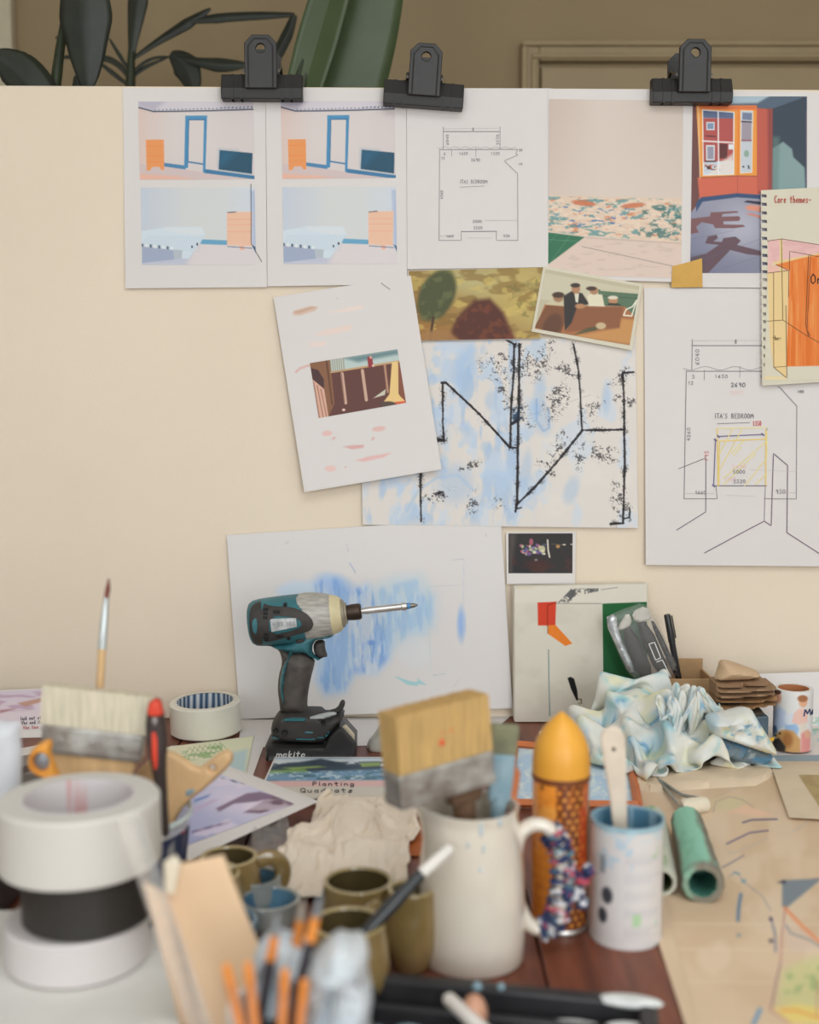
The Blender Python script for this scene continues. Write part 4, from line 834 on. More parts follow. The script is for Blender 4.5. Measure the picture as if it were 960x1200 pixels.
# ---- instant photograph
shM = Sheet('instant_photo', 'small dark instant photograph of flowers by candlelight with white border', 'photo', [(593, 624), (675, 623), (674, 684), (594, 684.5)], .0045, lift=.001, thick=.0007)
def mp_(p):
    q = cr(580, 610, 4.8)
    p.grad(q((77, 200))[0], q((140, 120))[0], (52, 46, 44), .5); p.poly(q((80, 75), (118, 75), (95, 295), (80, 295)), (84, 76, 72), .8, 4); p.spots((70, 44, 40), 14, 10, .5, .65, .8, q((90, 200), (438, 200), (438, 297), (90, 297)), 3)
    for i in range(46):
        r = random.Random(i); c = [(104, 84, 150), (180, 96, 120), (196, 192, 160), (84, 90, 140), (60, 76, 60), (214, 208, 186)][i % 6]; p.ell(*q((145+r.random()*140, 135+r.random()*55))[0], 1.2+r.random()*1.4, 1.2+r.random(), c, .75)
    p.ell(*q((205, 120))[0], 2.4, 4, (170, 90, 110), .9); p.ell(*q((265, 160))[0], 4, 4, (214, 206, 170), .8); p.line(q((297, 110), (300, 165), (308, 205)), 2, (206, 200, 186), .95); p.ell(*q((232, 223))[0], 2, 1.5, (186, 190, 196), .9); p.ell(*q((355, 146))[0], 2.4, 2, (200, 150, 90), .8); p.ell(*q((390, 136))[0], 2, .8, (220, 210, 190), .9); p.ell(*q((432, 134))[0], 1.4, .8, (220, 210, 190), .8); p.line(q((390, 138), (320, 132)), .7, (140, 120, 96), .6); p.ell(*q((240, 250))[0], 14, 6, (66, 36, 32), .9, 0, .6)
shM.raster('picture', [(596, 625.2), (671.2, 625), (671, 671.8), (596, 671.8)], mp_, (36, 34, 36), 1.8)

# ---- blue wash sheet behind the driver
N2 = cr(260, 600, 2.743)
shN = Sheet('wash_painting', 'large white sheet with a patch of streaked blue watercolour behind the impact driver', 'painting', [(265.5, 627), (587, 606.5), (601, 830), (281, 843)], .0060, lift=.004, cells=(14, 10))
def npnt(p):
    q = N2; reg = q((285, 230), (330, 200), (380, 205), (420, 240), (470, 225), (500, 260), (560, 250), (590, 285), (630, 250), (670, 270), (680, 330), (650, 390), (560, 400), (545, 480), (500, 525), (430, 530), (400, 585), (330, 590), (298, 540), (320, 440), (330, 330), (290, 270))
    p.poly(reg, (182, 198, 218), .75, 7); p.spots((146, 176, 216), 9, 46, .46, .62, .85, reg, 3.3, 9, 4); p.spots((122, 158, 208), 6, 40, .56, .68, .8, reg, 7.1, 9, 4); p.spots((200, 210, 222), 5, 30, .6, .7, .7, reg, 12.7, 4, 3)
    p.poly(q((480, 240), (560, 205), (640, 200), (690, 270), (685, 370), (620, 430), (540, 450)), (176, 198, 212), .6, 12); p.spots((150, 182, 212), 8, 34, .52, .66, .6, q((480, 240), (640, 200), (690, 270), (685, 370), (540, 450)), 17, 8, 4); p.poly(q((180, 245), (230, 225), (300, 230), (300, 275), (200, 280)), (186, 204, 224), .7, 8); p.ell(*q((365, 235))[0], 22, 11, (132, 166, 214), .5, .3, .6); p.ell(*q((360, 480))[0], 20, 36, (146, 180, 220), .5, .15, .5); p.ell(*q((480, 420))[0], 5, 3, (100, 140, 205), .7, 0, .6); p.ell(*q((770, 360))[0], 4.5, 18, (128, 164, 216), .75, 0, .6); p.ell(*q((230, 250))[0], 18, 8, (190, 206, 224), .7, -.2, .6)
    for i in range(16):
        r = random.Random(i+5); a = 320+r.random()*220; b = 380+r.random()*110; p.line(q((a, b-60), (a+r.uniform(-6, 6), b), (a+8, b+14), (a+18, b)), 2.4, (150, 182, 220), .4, 1.2)
    for i in range(7): p.line(q((560+i*6, 530+i*4), (600+i*5, 545+i*2), (655-i*4, 555-i*3)), 1.6, (150, 196, 200), .6, .8)
    p.ell(*q((620, 450))[0], 20, 18, (206, 208, 210), .8, 0, .4); p.line(q((778, 150), (776, 420)), .8, (186, 192, 204), .7); p.line(q((660, 240), (672, 520)), .8, (178, 200, 196), .6); p.line(q((660, 240), (780, 235)), .6, (180, 186, 196), .5); p.line(q((740, 155), (776, 152)), .6, (160, 160, 166), .6)
    p.line(q((412, 165), (430, 195)), 1, (130, 150, 190), .7); p.line(q((400, 100), (408, 130)), .6, (170, 170, 176), .7); p.line(q((205, 102), (215, 96)), .8, (160, 160, 166), .7); p.line(q((765, 535), (745, 565)), .6, (180, 176, 180), .6); p.line(q((680, 525), (716, 520)), .7, (150, 170, 176), .6); p.ell(*q((850, 75))[0], 1, 1.6, (190, 180, 180), .8)
shN.raster('paint_layer', [(266, 627.5), (586.5, 607), (600.5, 829.5), (281.5, 842.5)], npnt, (208, 204, 202), .9, m_matte)

# ---- ochre masking tape
m_tape = mat('ochre_tape', (196, 152, 70), .55, .08, 30, .1, 300)
tp = Sheet('tape_strip', 'piece of ochre masking tape joining the two hanging photo prints', 'tape', [(787.5, 308), (824, 302.5), (823.5, 336.5), (787, 337)], .0075, lift=0, m=m_tape, poly=[(788, 312), (800, 309), (811, 306), (823, 302.5), (823.5, 336.5), (787, 337)])

# ---- the little canvas
cv = thing('small_canvas', 'small square stretched canvas painted with red, orange and green shapes, propped against the board', 'painting', tuple(B(680, 846, .012)))
CO = .024
qv = [(602, 687), (759.5, 684), (760, 844.5), (602.5, 846.5)]
def cvat(x, y, o): 
    v = (np.asarray(y, float)-684)/162; return B(x, y, .0125+o+.006*v)
u, v = np.meshgrid([0, 1], [0, 1]); pp = bil(qv, u, v); A = cvat(pp[..., 0], pp[..., 1], .016).reshape(-1, 3); C = A.copy(); C[:, 1] += .017
zmin = TZ+.0004
for V in (A, C): V[2:, 2] = zmin
A[2:, 1] = C[2:, 1]-.017
MB().add(np.vstack([A, C]), [(0, 1, 3, 2), (4, 6, 7, 5), (0, 4, 5, 1), (1, 5, 7, 3), (3, 7, 6, 2), (2, 6, 4, 0)]).build('stretched_canvas', mat('primed_canvas', (204, 198, 184), .8, .03, 12, .15, 600), cv, smooth=False, bevel=.003)
class _CS(Sheet):
    def __init__(s, o): s.o = o; s.thick = 0
    def at(s, x, y, d=0.0):
        x = np.asarray(x, float); y = np.asarray(y, float); yt = np.interp(x, [602, 760], [687, 684]); yb = np.interp(x, [602, 760], [846.5, 844.5]); v = (y-yt)/(yb-yt); u = (x-602)/158
        p = (A[0]*(1-u)[..., None]+A[1]*u[..., None])*(1-v)[..., None]+(A[2]*(1-u)[..., None]+A[3]*u[..., None])*v[..., None]
        return p+np.array([0, -1, 0])*d
cs = _CS(cv)
def cvp(p):
    q = cr(580, 610, 4.8)
    p.spots((190, 184, 168), 30, 24, .5, .7, .4, None, 6)
    p.poly(q((105, 360), (870, 350), (870, 462), (345, 466), (240, 460), (105, 470)), (210, 204, 192), .7, 4); p.poly(q((120, 365), (215, 362), (215, 374), (125, 378)), (196, 172, 120), .7, 2)
    p.poly(q((604, 466), (870, 455), (870, 920), (610, 962)), (38, 92, 54)); p.poly(q((240, 460), (345, 455), (340, 588), (242, 588)), (196, 66, 46)); p.poly(q((300, 588), (340, 584), (436, 688), (396, 702), (298, 634)), (222, 122, 46)); p.line(q((345, 458), (296, 476), (296, 590)), 1.4, (150, 48, 34), .9); p.line(q((296, 585), (298, 632)), .9, (130, 74, 40)); p.line(q((345, 466), (600, 465)), .7, (120, 116, 108)); p.line(q((605, 466), (608, 960)), .7, (214, 212, 200), .8)
    ch = q((345, 465), (430, 378), (590, 378), (585, 400), (520, 415), (490, 425), (440, 440), (420, 465)); p.spots((74, 78, 80), 6, 7, .40, .56, .9, ch, 4, 2, 3); p.spots((104, 100, 96), 2, 2, .5, .6, .8, ch, 9, 2, 2); p.line(q((600, 388), (690, 376)), .9, (96, 92, 88), .6)
    p.line(q((301, 724), (303, 900), (307, 1092)), 1.1, (92, 116, 116), .9); p.poly(q((408, 882), (425, 874), (445, 886), (462, 950), (467, 1005), (458, 1008), (428, 945)), (30, 29, 28)); p.spots((90, 78, 50), 1.5, 1.5, .55, .62, .8, q((465, 980), (492, 980), (492, 1032), (465, 1032)), 2, 1, 2)
cs.raster('paint_layer', [(603, 688), (758.5, 685.2), (759, 843.8), (603.5, 845.5)], cvp, (203, 197, 183), 1.3, m_matte, d=.0006)
# ================================================================== papers lying on the table
def TT(x, y, off=0.0): return T(x, y, off)
shW = Sheet('paper_sheet', 'blank white paper lying on the table under the impact driver', 'paper', [(283, 843), (600, 838), (560, 872), (279, 876)], .0003, TT, lift=0)
def bend(x, y, o):
    x = np.asarray(x, float); y = np.asarray(y, float); return np.where((y < 852)[..., None], P(x, np.minimum(y, 852), 1.752-(np.minimum(y, 852)-786)*.00060-o), T(x, np.maximum(y, 852), .0006+o))
shW2 = Sheet('paper_sheet', 'blank white paper leaning on the board behind the printed tube', 'paper', [(843, 791), (1000, 786), (1000, 888), (843, 888)], 0, bend, lift=0, cells=(6, 24))
def w2p(p): p.spots((150, 190, 196), 6, 5, .5, .62, .8, [(940, 842), (962, 838), (962, 870), (940, 870)], 3); p.spots((120, 170, 150), 3, 3, .55, .62, .7, [(944, 842), (962, 838), (962, 860), (944, 860)], 8)
shW2.raster('print_patch', [(936, 834), (996, 834), (996, 872), (936, 874)], w2p, (206, 202, 198), .8)
# mauve print leaning at the left
shV = Sheet('photo_print', 'mauve landscape print with three lines of writing leaning on the board at the left', 'print', [(-70, 812), (66, 806), (70, 864), (-75, 866)], 0, lambda x, y, o: P(x, y, 1.735-(np.asarray(y)-806)*.0013-o), lift=0)
def vp(p):
    p.grad((0, 810), (0, 838), (206, 192, 200)); p.spots((176, 148, 168), 26, 4, .5, .64, .8, [(-70, 814), (66, 808), (66, 834), (-70, 836)], 3); p.poly([(20, 824), (48, 818), (50, 822), (30, 828)], (176, 130, 110), .8, 1); p.poly([(0, 832), (20, 830), (0, 836)], (150, 100, 100), .7, 1); p.poly([(-75, 846), (70, 846), (70, 870), (-75, 870)], (206, 200, 200), .7, 4)
shV.raster('printed_photo', [(-69, 813), (65, 807), (68, 854), (-72, 856)], vp, (196, 184, 196), .9)
shV.draw('writing', [(t, .8, (70, 66, 72)) for t in text('laid out at', 24, 840, 4.2, 1.9, -.06, jit=.2)+text('the end its', 25, 845, 4.2, 1.9, -.06, jit=.2)]+[(t, .8, (170, 96, 96)) for t in text('the line', 27, 850.5, 4, 2, -.05, jit=.2)])
# dark print under the cutter
shX = Sheet('photo_print', 'dark striped print lying on the table beneath the orange cutter', 'print', [(8, 880), (92, 864), (120, 940), (-10, 945)], .001, TT, lift=0)
def xp(p):
    for i in range(6): p.poly([(10, 905+i*16), (50, 890+i*14), (52, 897+i*14), (10, 914+i*16)], (60, 46, 44), .9, 1)
    p.poly([(40, 920), (120, 910), (120, 945), (20, 945)], (130, 132, 140), .9, 4)
shX.raster('printed_photo', [(9, 889), (93, 873), (118, 938), (-8, 943)], xp, (120, 112, 112), .8)
# pale green map
shY2 = Sheet('paper_sheet', 'blank white sheet under the pale green drawing', 'paper', [(200, 874), (312, 866), (296, 910), (190, 925)], .0006, TT, lift=0)
shY = Sheet('drawing_sheet', 'pale green crayon drawing lying in front of the clear packing tape', 'drawing', [(190, 876), (298, 862), (289, 906), (172, 925)], .0014, TT, lift=0, m=m_page)
def yp(p):
    p.grad((200, 880), (290, 870), (212, 214, 184), .8); p.spots((146, 172, 122), 12, 3, .54, .62, .8, [(205, 880), (262, 870), (262, 888), (210, 894)], 3, 3); p.poly([(262, 884), (290, 878), (288, 904), (258, 908)], (170, 194, 204), .8, 4)
    for i in range(7): p.line([(215+i*6, 890-i), (222+i*6, 876-i), (232+i*6, 886-i)], .8, (120, 150, 104), .6)
shY.raster('crayon_layer', [(191, 876.5), (297, 863), (288, 905), (173, 924)], yp, (214, 208, 182), .9, m_matte)
# big glossy print with shadows
def ph(x, y, off=0.0): return T(x, y, .010+off+.032*np.clip((1008-np.asarray(y, float))/115, 0, 1))
shZ = Sheet('photo_print', 'white-bordered mauve print of floor shadows lying across the table', 'print', [(256, 893), (374, 939), (222, 1008), (84, 945)], 0, ph, lift=.0, thick=.0006)
def zp(p):
    q = cr(150, 840, 3.097)
    p.grad((300, 905), (230, 990), (150, 152, 188), .9); p.ell(285, 940, 45, 16, (206, 196, 216), .9, .2, .9); p.poly(q((600, 300), (610, 318), (470, 350), (420, 348), (490, 305), (385, 315), (330, 345), (320, 332), (430, 278), (480, 272)), (122, 100, 124), .95, 1.5); p.poly(q((440, 340), (530, 290), (605, 315), (480, 350)), (110, 88, 100), .95, 1.5)
    p.poly(q((230, 415), (340, 385), (375, 378), (360, 390), (235, 425)), (104, 92, 130), .9, 1); p.poly(q((240, 300), (300, 280), (290, 292), (240, 312)), (92, 120, 176), .8, 1.5); p.poly(q((240, 330), (310, 300), (330, 300), (240, 350)), (180, 160, 190), .7, 1.5); p.line(q((340, 222), (430, 245)), 1, (70, 76, 100)); p.spots((220, 206, 220), 30, 9, .55, .7, .6, None, 4)
shZ.raster('printed_photo', [(253, 905), (345, 942), (221, 990), (118, 945)], zp, (196, 196, 214), 1.0)
# booklet
def bk(x, y, off=0.0): return T(x, y, off)
shK2 = Sheet('booklet', 'thin booklet with a painted landscape cover reading Planting Quadrats', 'booklet', [(322, 887), (470, 887), (478, 936), (300, 936)], .0004, bk, lift=0, thick=.006)
def kb(p):
    q = cr(150, 840, 3.097)
    p.poly([(318, 889), (475, 889), (475, 897), (314, 899)], (206, 214, 220), 1, 1.5); p.poly(q((505, 215), (520, 185), (560, 170), (620, 165), (700, 152), (800, 172), (915, 165), (915, 200), (700, 200)), (66, 78, 92), 1, 1.5)
    p.spots((60, 72, 84), 10, 3, .46, .58, .8, [(314, 893), (475, 890), (475, 902), (314, 904)], 3); p.poly(q((560, 185), (690, 178), (720, 182), (600, 192)), (150, 176, 96), .9, 1.2); p.poly(q((500, 195), (640, 190), (670, 205), (520, 215)), (132, 168, 96), .95, 1.5); p.poly(q((840, 168), (915, 165), (915, 178), (850, 182)), (150, 170, 92), .9, 1.2)
    p.poly([(310, 906), (478, 900), (478, 915), (306, 916)], (110, 146, 176), .85, 2); p.spots((74, 110, 120), 14, 2.4, .5, .62, .8, [(308, 904), (478, 900), (478, 915), (306, 916)], 7); p.spots((190, 206, 214), 9, 2, .6, .7, .8, [(308, 904), (478, 900), (478, 915), (306, 916)], 12)
    p.poly([(304, 915.5), (478, 914), (478, 922), (302, 923)], (214, 176, 172), 1, 1); p.poly([(302, 922), (478, 921), (478, 937), (299, 937)], (200, 192, 180), 1, 1)
shK2.raster('cover_picture', [(323.5, 888), (469.5, 888), (476, 935), (302.5, 935)], kb, (150, 170, 190), 1.0)
shK2.draw('cover_title', [(t, 1.0, (54, 48, 50)) for t in text('Planting', 366, 916.2, 4.6, 5.6)+text('Quadrats', 352, 923.5, 5, 6.2)], step=2)

# ================================================================== the impact driver
C4 = cr(280, 680, 4.364); YD = 1.582; sd = S(YD, 780)
m_teal = mat('teal_plastic', (52, 104, 112), .45, .12, 30, .1, 250)
m_rub = mat('black_rubber', (58, 54, 52), .6, .18, 40, .2, 250)
m_rubw = mat('worn_rubber', (60, 56, 54), .62, .3, 55, .25, 200, c2=(84, 78, 72))
m_case = mat('scratched_casing', (182, 179, 172), .45, .18, 60, .25, 200, metal=.15, c2=(140, 137, 130), stretch=(1, 1, 5))
m_ring = mat('cream_ring', (202, 190, 152), .5, .08, 40)
m_chuck = mat('worn_chuck', (66, 54, 46), .45, .3, 60, metal=.6)
m_steel = mat('bright_steel', (190, 188, 184), .3, .1, 60, metal=.85)
drl = thing('impact_driver', 'teal and black cordless impact driver standing upright on its battery', 'power tool', (float(P(355, 800, YD)[0]), YD, TZ))
a0, a1 = np.array([292.0, 731.0]), np.array([489.0, 709.0]); al = np.linalg.norm(a1-a0); ax = (a1-a0)/al; an = np.array([-ax[1], ax[0]])
Md = frame(P(a0[0], a0[1], YD), P(a1[0], a1[1], YD))
hp = [(0, 12), (.6, 19), (2.5, 23.5), (7, 26.4), (14, 27.6), (25, 28.2), (45, 28.6), (60, 28.4), (72, 28)]
gp = [(60, 28.2), (74, 27.6), (88, 26), (96, 24.5), (97, 23)]
def rad(t): return np.interp(t, [p[0] for p in hp]+[p[0] for p in gp[1:]], [p[1] for p in hp]+[p[1] for p in gp[1:]])
def lat(name, prof, m, seg=40): return MB().lathe([(r*sd, t*sd) for t, r in prof], seg, Md).build(name, m, drl)
lat('motor_housing', [(0, 0)]+hp+[(72, 0)], m_teal); lat('gear_case', [(66, 0), (66, 28.4), (74, 28.0), (88, 26.4), (95, 24.6), (97, 23.4), (97, 0)], m_case)
lat('nose_ring', [(97, 0), (97, 23.6), (104, 21.4), (109, 18.5), (109, 0)], m_ring); lat('nose_washer', [(109, 0), (109, 17), (112, 15.5), (113, 13), (115, 12), (115, 0)], mat('washer_grey', (150, 142, 124), .45, .15, 60, metal=.3)); lat('chuck', [(114, 0), (114, 8.6), (122, 9.6), (130, 9.6), (132, 8), (132, 0)], m_chuck, 24)
lat('bit_holder', [(132, 0), (132, 3.2), (136, 3.2), (136, 4.2), (179, 4.0), (180, 4.8), (185, 4.8), (185, 0)], m_steel, 20)
lat('bit', [(185, 0), (185, 3.4), (188, 3.4), (189, 3), (194, 2.6), (198, 1), (198.5, 0)], mat('bit_steel', (120, 116, 108), .35, .2, metal=.8), 12); lat('colour_band', [(186, 0), (186, 3.7), (189.5, 3.6), (189.5, 0)], mat('blue_band', (70, 130, 180), .4, .05), 16)
def onb(o):
    def f(x, y):
        d = np.stack([np.asarray(x, float), np.asarray(y, float)], -1)-a0; t = d@ax; s_ = d@an; h = np.sqrt(np.clip(rad(t)**2-s_**2, 0, None))
        p = P(x, y, YD); p[..., 1] -= h*sd+o; return p
    return f
def patch(name, poly, m, o=.0012, holes=(), parent=None, sm=1):
    mb, _ = shell(smoothpoly(poly, sm) if sm else poly, 2.2, onb(o), onb(-.0015), holes); return mb.build(name, m, parent or drl)
patch('gear_case_flange', C4((292, 72), (350, 62), (420, 64), (420, 258), (372, 262), (368, 240), (398, 190), (350, 138), (312, 116)), m_case, .0009)
hol = smoothpoly(C4((168, 158), (300, 165), (338, 192), (322, 226), (168, 262)), 1)
bumper = patch('side_bumper', C4((125, 104), (175, 118), (275, 118), (350, 142), (396, 192), (380, 236), (318, 252), (200, 288), (132, 302)), m_rub, .0022, [hol])
patch('rear_cap', C4((66, 135), (85, 108), (128, 98), (138, 305), (112, 322), (84, 298), (68, 215)), m_rub, .0018); patch('cap_inlay', C4((82, 190), (104, 165), (112, 210), (104, 255), (88, 240)), m_teal, .0026)
lab = patch('type_label', C4((174, 176), (304, 170), (308, 214), (182, 240)), mat('label_foil', (186, 188, 188), .4, .25, 120), .0016, sm=0)
mb = MB()
for t in text('RO8', *C4((188, 192))[0], 5, 3.4, -.1)+text('108', *C4((254, 190))[0], 5, 3, -.1): ribbon(mb, t, .6, onb(.0021), (120, 124, 126), 2)
mb.build('label_print', m_ink, lab, recalc=False)
for i, (x, y, w_, h_) in enumerate(((138, 124, 24, 13), (138, 143, 24, 13), (138, 162, 24, 13), (188, 134, 36, 15), (142, 248, 24, 11), (142, 264, 24, 11), (142, 280, 22, 10), (203, 258, 34, 14))): patch('vent_slot', C4((x, y), (x+w_, y), (x+w_, y+h_), (x, y+h_)), mat('vent_black', (26, 26, 27), .7, .1), .0030, sm=0)
for x, y, r in ((246, 110, 10), (264, 278, 10)):
    patch('screw', [(C4((x, y))[0][0]+r/4.364*math.cos(t), C4((x, y))[0][1]+r/4.364*math.sin(t)) for t in np.linspace(0, 2*pi, 10)[:-1]], mat('vent_black', (26, 26, 27)), .0022, sm=0)
def infl(name, pts, Y, H, R_, m, parent, step=2.0, edge=0.0, sm=1, holes=(), **k):
    mb, _ = inflate(smoothpoly(pts, sm) if sm else np.array(pts, float), Y, H, R_, step, edge, holes, **k); return mb.build(name, m, parent)
infl('neck_housing', C4((140, 318), (262, 318), (300, 262), (380, 268), (480, 262), (492, 275), (470, 294), (440, 300), (396, 303), (376, 330), (376, 374), (424, 394), (410, 412), (375, 396), (335, 368), (285, 372), (230, 360), (190, 350)), YD, .021, 9, m_teal, drl)
infl('grip', C4((105, 312), (200, 322), (240, 335), (268, 360), (330, 362), (392, 402), (384, 440), (368, 500), (352, 590), (350, 640), (358, 680), (212, 680), (206, 620), (198, 560), (203, 490), (222, 425), (214, 375), (190, 342), (120, 332)), YD, .0225, 16, m_rubw, drl)
infl('grip_stripe', C4((255, 335), (285, 350), (250, 432), (232, 530), (236, 600), (250, 658), (238, 660), (214, 596), (206, 530), (226, 430), (262, 358)), YD-.0135, .0105, 4, m_teal, drl)
infl('trigger', C4((380, 330), (396, 306), (440, 303), (441, 345), (456, 392), (436, 393), (416, 403), (386, 378)), YD, .011, 5, m_rub, drl)
mb, _ = inflate(smoothpoly(C4((290, 308), (310, 294), (336, 298), (338, 314), (312, 324), (292, 322)), 1), YD-.0205, .003, 3, 1.5); mb.build('direction_switch', m_rub, drl)
bs = infl('tool_foot', C4((170, 725), (196, 684), (216, 664), (352, 655), (430, 660), (436, 682), (500, 668), (540, 672), (536, 696), (480, 762), (440, 818), (172, 802)), YD, .031, 8, m_rub, drl, edge=.012)
infl('foot_trim', C4((205, 722), (250, 702), (350, 704), (350, 720), (300, 724)), YD-.0297, .005, 3, m_teal, bs); infl('foot_trim', C4((172, 796), (430, 806), (470, 745), (480, 750), (440, 822), (172, 812)), YD-.0285, .0055, 3, m_teal, bs)
infl('foot_plate', C4((345, 704), (440, 676), (498, 672), (500, 688), (440, 712), (346, 716)), YD-.0275, .0046, 3, mat('pale_plate', (176, 180, 180), .4, .1), bs); infl('battery_light', C4((330, 766), (382, 766), (384, 790), (330, 790)), YD-.0300, .002, 2, m_teal, bs)
for x, y, r in ((190, 768, 15), (236, 778, 15), (432, 728, 13)):
    mb = MB(); c = P(*C4((x, y))[0], YD-.031); mb.lathe([(r/4.364*sd*.5, 0), (r/4.364*sd, 0), (r/4.364*sd, .0025), (r/4.364*sd*.5, .0015)], 16, rotm(pi/2, 0, 0, c)); mb.build('screw_boss', mat('vent_black', (26, 26, 27)), bs)
infl('belt_hook', C4((462, 664), (505, 652), (522, 612), (540, 610), (545, 632), (528, 672), (500, 684)), YD-.012, .006, 2.5, m_rub, drl)
zb = float(P(355, 894, YD-.034)[2])
bt = infl('battery', C4((146, 822), (158, 812), (440, 820), (474, 762), (522, 716), (545, 735), (602, 798), (600, 938), (158, 950)), YD, .0335, 3, mat('battery_black', (42, 41, 41), .4, .1, 40), drl, edge=.028, sm=0)
bz = min(v.co.z for v in bt.data.vertices)
for v in bt.data.vertices: 
    if v.co.z < .012: v.co.z = max(v.co.z*0+0.0003, .0003) if v.co.z < .008 else v.co.z
infl('battery_label', C4((528, 748), (548, 736), (592, 786), (592, 818)), YD-.0325, .0016, 1.5, mat('beige_label', (180, 168, 146), .5, .1), bt, sm=0)
mb = MB()
for t in text('makita', 323.5, 880.2, 7.2, 5.0, 0, slant=.22, gap=.2): ribbon(mb, t, 1.15, lambda x, y: P(x, y, YD-.0342), (206, 206, 204), 1.5)
mb.build('maker_name', m_ink, bt, recalc=False)

# ================================================================== packing tape roll
m_ptape = mat('clear_tape', (206, 202, 190), .25, .05, 20, alpha=1.0, coat=.3)
cpt = T(236, 869); r = 41.5*S(1.68, 860); pc = (float(cpt[0]), 1.683, TZ+.002); h = .0465
M = rotm(math.radians(1.5), math.radians(-2.0), .4, pc)
pt_ = thing('packing_tape', 'roll of clear packing tape with blue striped core lying by the board', 'tape roll', pc)
MB().lathe([(r*.80, .002), (r-.002, .002), (r, .004), (r, h-.002), (r-.002, h), (r*.80, h)], 56, M).build('tape', m_ptape, pt_)
mb = MB().lathe([(r*.80, 0.0025), (r*.80, h-.0005), (r*.77, h-.0005), (r*.77, .0025), (r*.80, .0025)], 96, M); V = np.array(mb.v); ang = np.arctan2(V[:, 1]-pc[1], V[:, 0]-pc[0]); zz = V[:, 2]-TZ
stp = np.sin(ang*26+zz*160); cc = np.where((stp > -.1)[:, None], np.array([58, 84, 112]), np.array([196, 200, 204])); mb.build('core', m_print, pt_, colors=cc)

# ================================================================== brushes, generic pieces
m_hog = mat('cream_bristle', (200, 190, 168), .8, .12, 40, .3, 120, stretch=(9, 9, .6)); m_gold = mat('golden_bristle', (186, 152, 96), .75, .16, 40, .3, 120, stretch=(9, 9, .6))
m_fer = mat('ferrule_metal', (184, 184, 178), .32, .2, 38, .1, 60, metal=.45, c2=(112, 100, 92)); m_hand = mat('pale_wood', (206, 170, 124), .55, .15, 14, stretch=(5, 5, .7))
def bristles(M, w_, d, h, m, parent, n=34, k=5, seed=1, flare=1.05, uneven=.06, name='bristles'):
    r_ = random.Random(seed); mb = MB()
    mb.box((0, 0, h*.48), (w_*.985, d*.97, h*.96), M, taper=flare)
    for i in range(n):
        for j in range(k):
            x = (-.5+(i+.5)/n)*w_; y = (-.5+(j+.5)/k)*d; hh = h*(1-r_.random()*uneven); s_ = w_/n*1.15
            q = flare; mb.add([(x-s_/2, y-d/k*.55, 0), (x+s_/2, y-d/k*.55, 0), (x+s_/2, y+d/k*.55, 0), (x-s_/2, y+d/k*.55, 0), (x*q-s_*.45, y*q-d/k*.5, hh), (x*q+s_*.45, y*q-d/k*.5, hh), (x*q+s_*.45, y*q+d/k*.5, hh), (x*q-s_*.45, y*q+d/k*.5, hh)], [(0, 3, 2, 1), (4, 5, 6, 7), (0, 1, 5, 4), (1, 2, 6, 5), (2, 3, 7, 6), (3, 0, 4, 7)], M)
    o = mb.build(name, m, parent, smooth=False, recalc=False); o['kind'] = 'stuff'; return o
def ferrule(M, w_, d, h, parent):
    mb = MB().box((0, 0, -h/2), (w_, d, h), M); o = mb.build('ferrule', m_fer, parent, smooth=False, bevel=.002)
    for z in (-h*.14, -h*.80):
        MB().box((0, 0, z), (w_+.0016, d+.0016, h*.10), M).build('crimp', m_fer, o, smooth=False, bevel=.0006)
    for x in (-w_*.3, 0, w_*.3): MB().sphere((x, -d/2, -h*.48), .0022, 10, 6, (1, .5, 1), M=M).build('nail', m_fer, o)
    return o

# ---- the jug with its tools
m_jug = mat('white_glaze', (208, 200, 188), .10, .05, 8, coat=1.0, c2=(202, 192, 176))
JY = .990; sj = S(JY, 1050); jc = P(552.5, 1140, JY); jx = float(jc[0])
jug = thing('jug', 'tall white glazed jug holding brushes, its handle wrapped with patterned cloth', 'jug', (jx, JY, TZ))
ztop = float(P(552, 943, JY)[2])-TZ
prof = [(0, .004), (.040, .004), (.0445, .001), (.0455, .004), (.0462, .02), (.0458, .05), (.0444, .08), (.0418, .105), (.0395, .122), (.0388, ztop-.006), (.0398, ztop-.002), (.0398, ztop), (.0375, ztop), (.0365, ztop-.006), (.0375, .105), (.042, .06), (.042, .012), (0, .010)]
def spout(p, a):
    k = max(0, math.cos(a-math.radians(172)))**10*max(0, (p[2]-.105)/(ztop-.105))**1.5 if p[2] > .105 else 0
    return (p[0]*(1+.36*k), p[1]*(1+.36*k), p[2]+.004*k)
MB().lathe(prof, 72, rotm(loc=(jx, JY, TZ)), spout).build('body', m_jug, jug)
hpx = [(604, 1003), (606, 985), (613, 972), (627, 965), (642, 968), (652, 982), (658, 1005), (660, 1035), (657, 1062), (648, 1082), (634, 1090), (620, 1084), (611, 1068), (607, 1055)]
hp_ = smoothpoly(hpx, 2, False); hpt = P(hp_[:, 0], hp_[:, 1], JY-.004)
MB().tube([tuple(p) for p in hpt], [.0062]*len(hpt), 14, flat=1.2, side=(0, 1, 0)).build('handle', m_jug, jug)
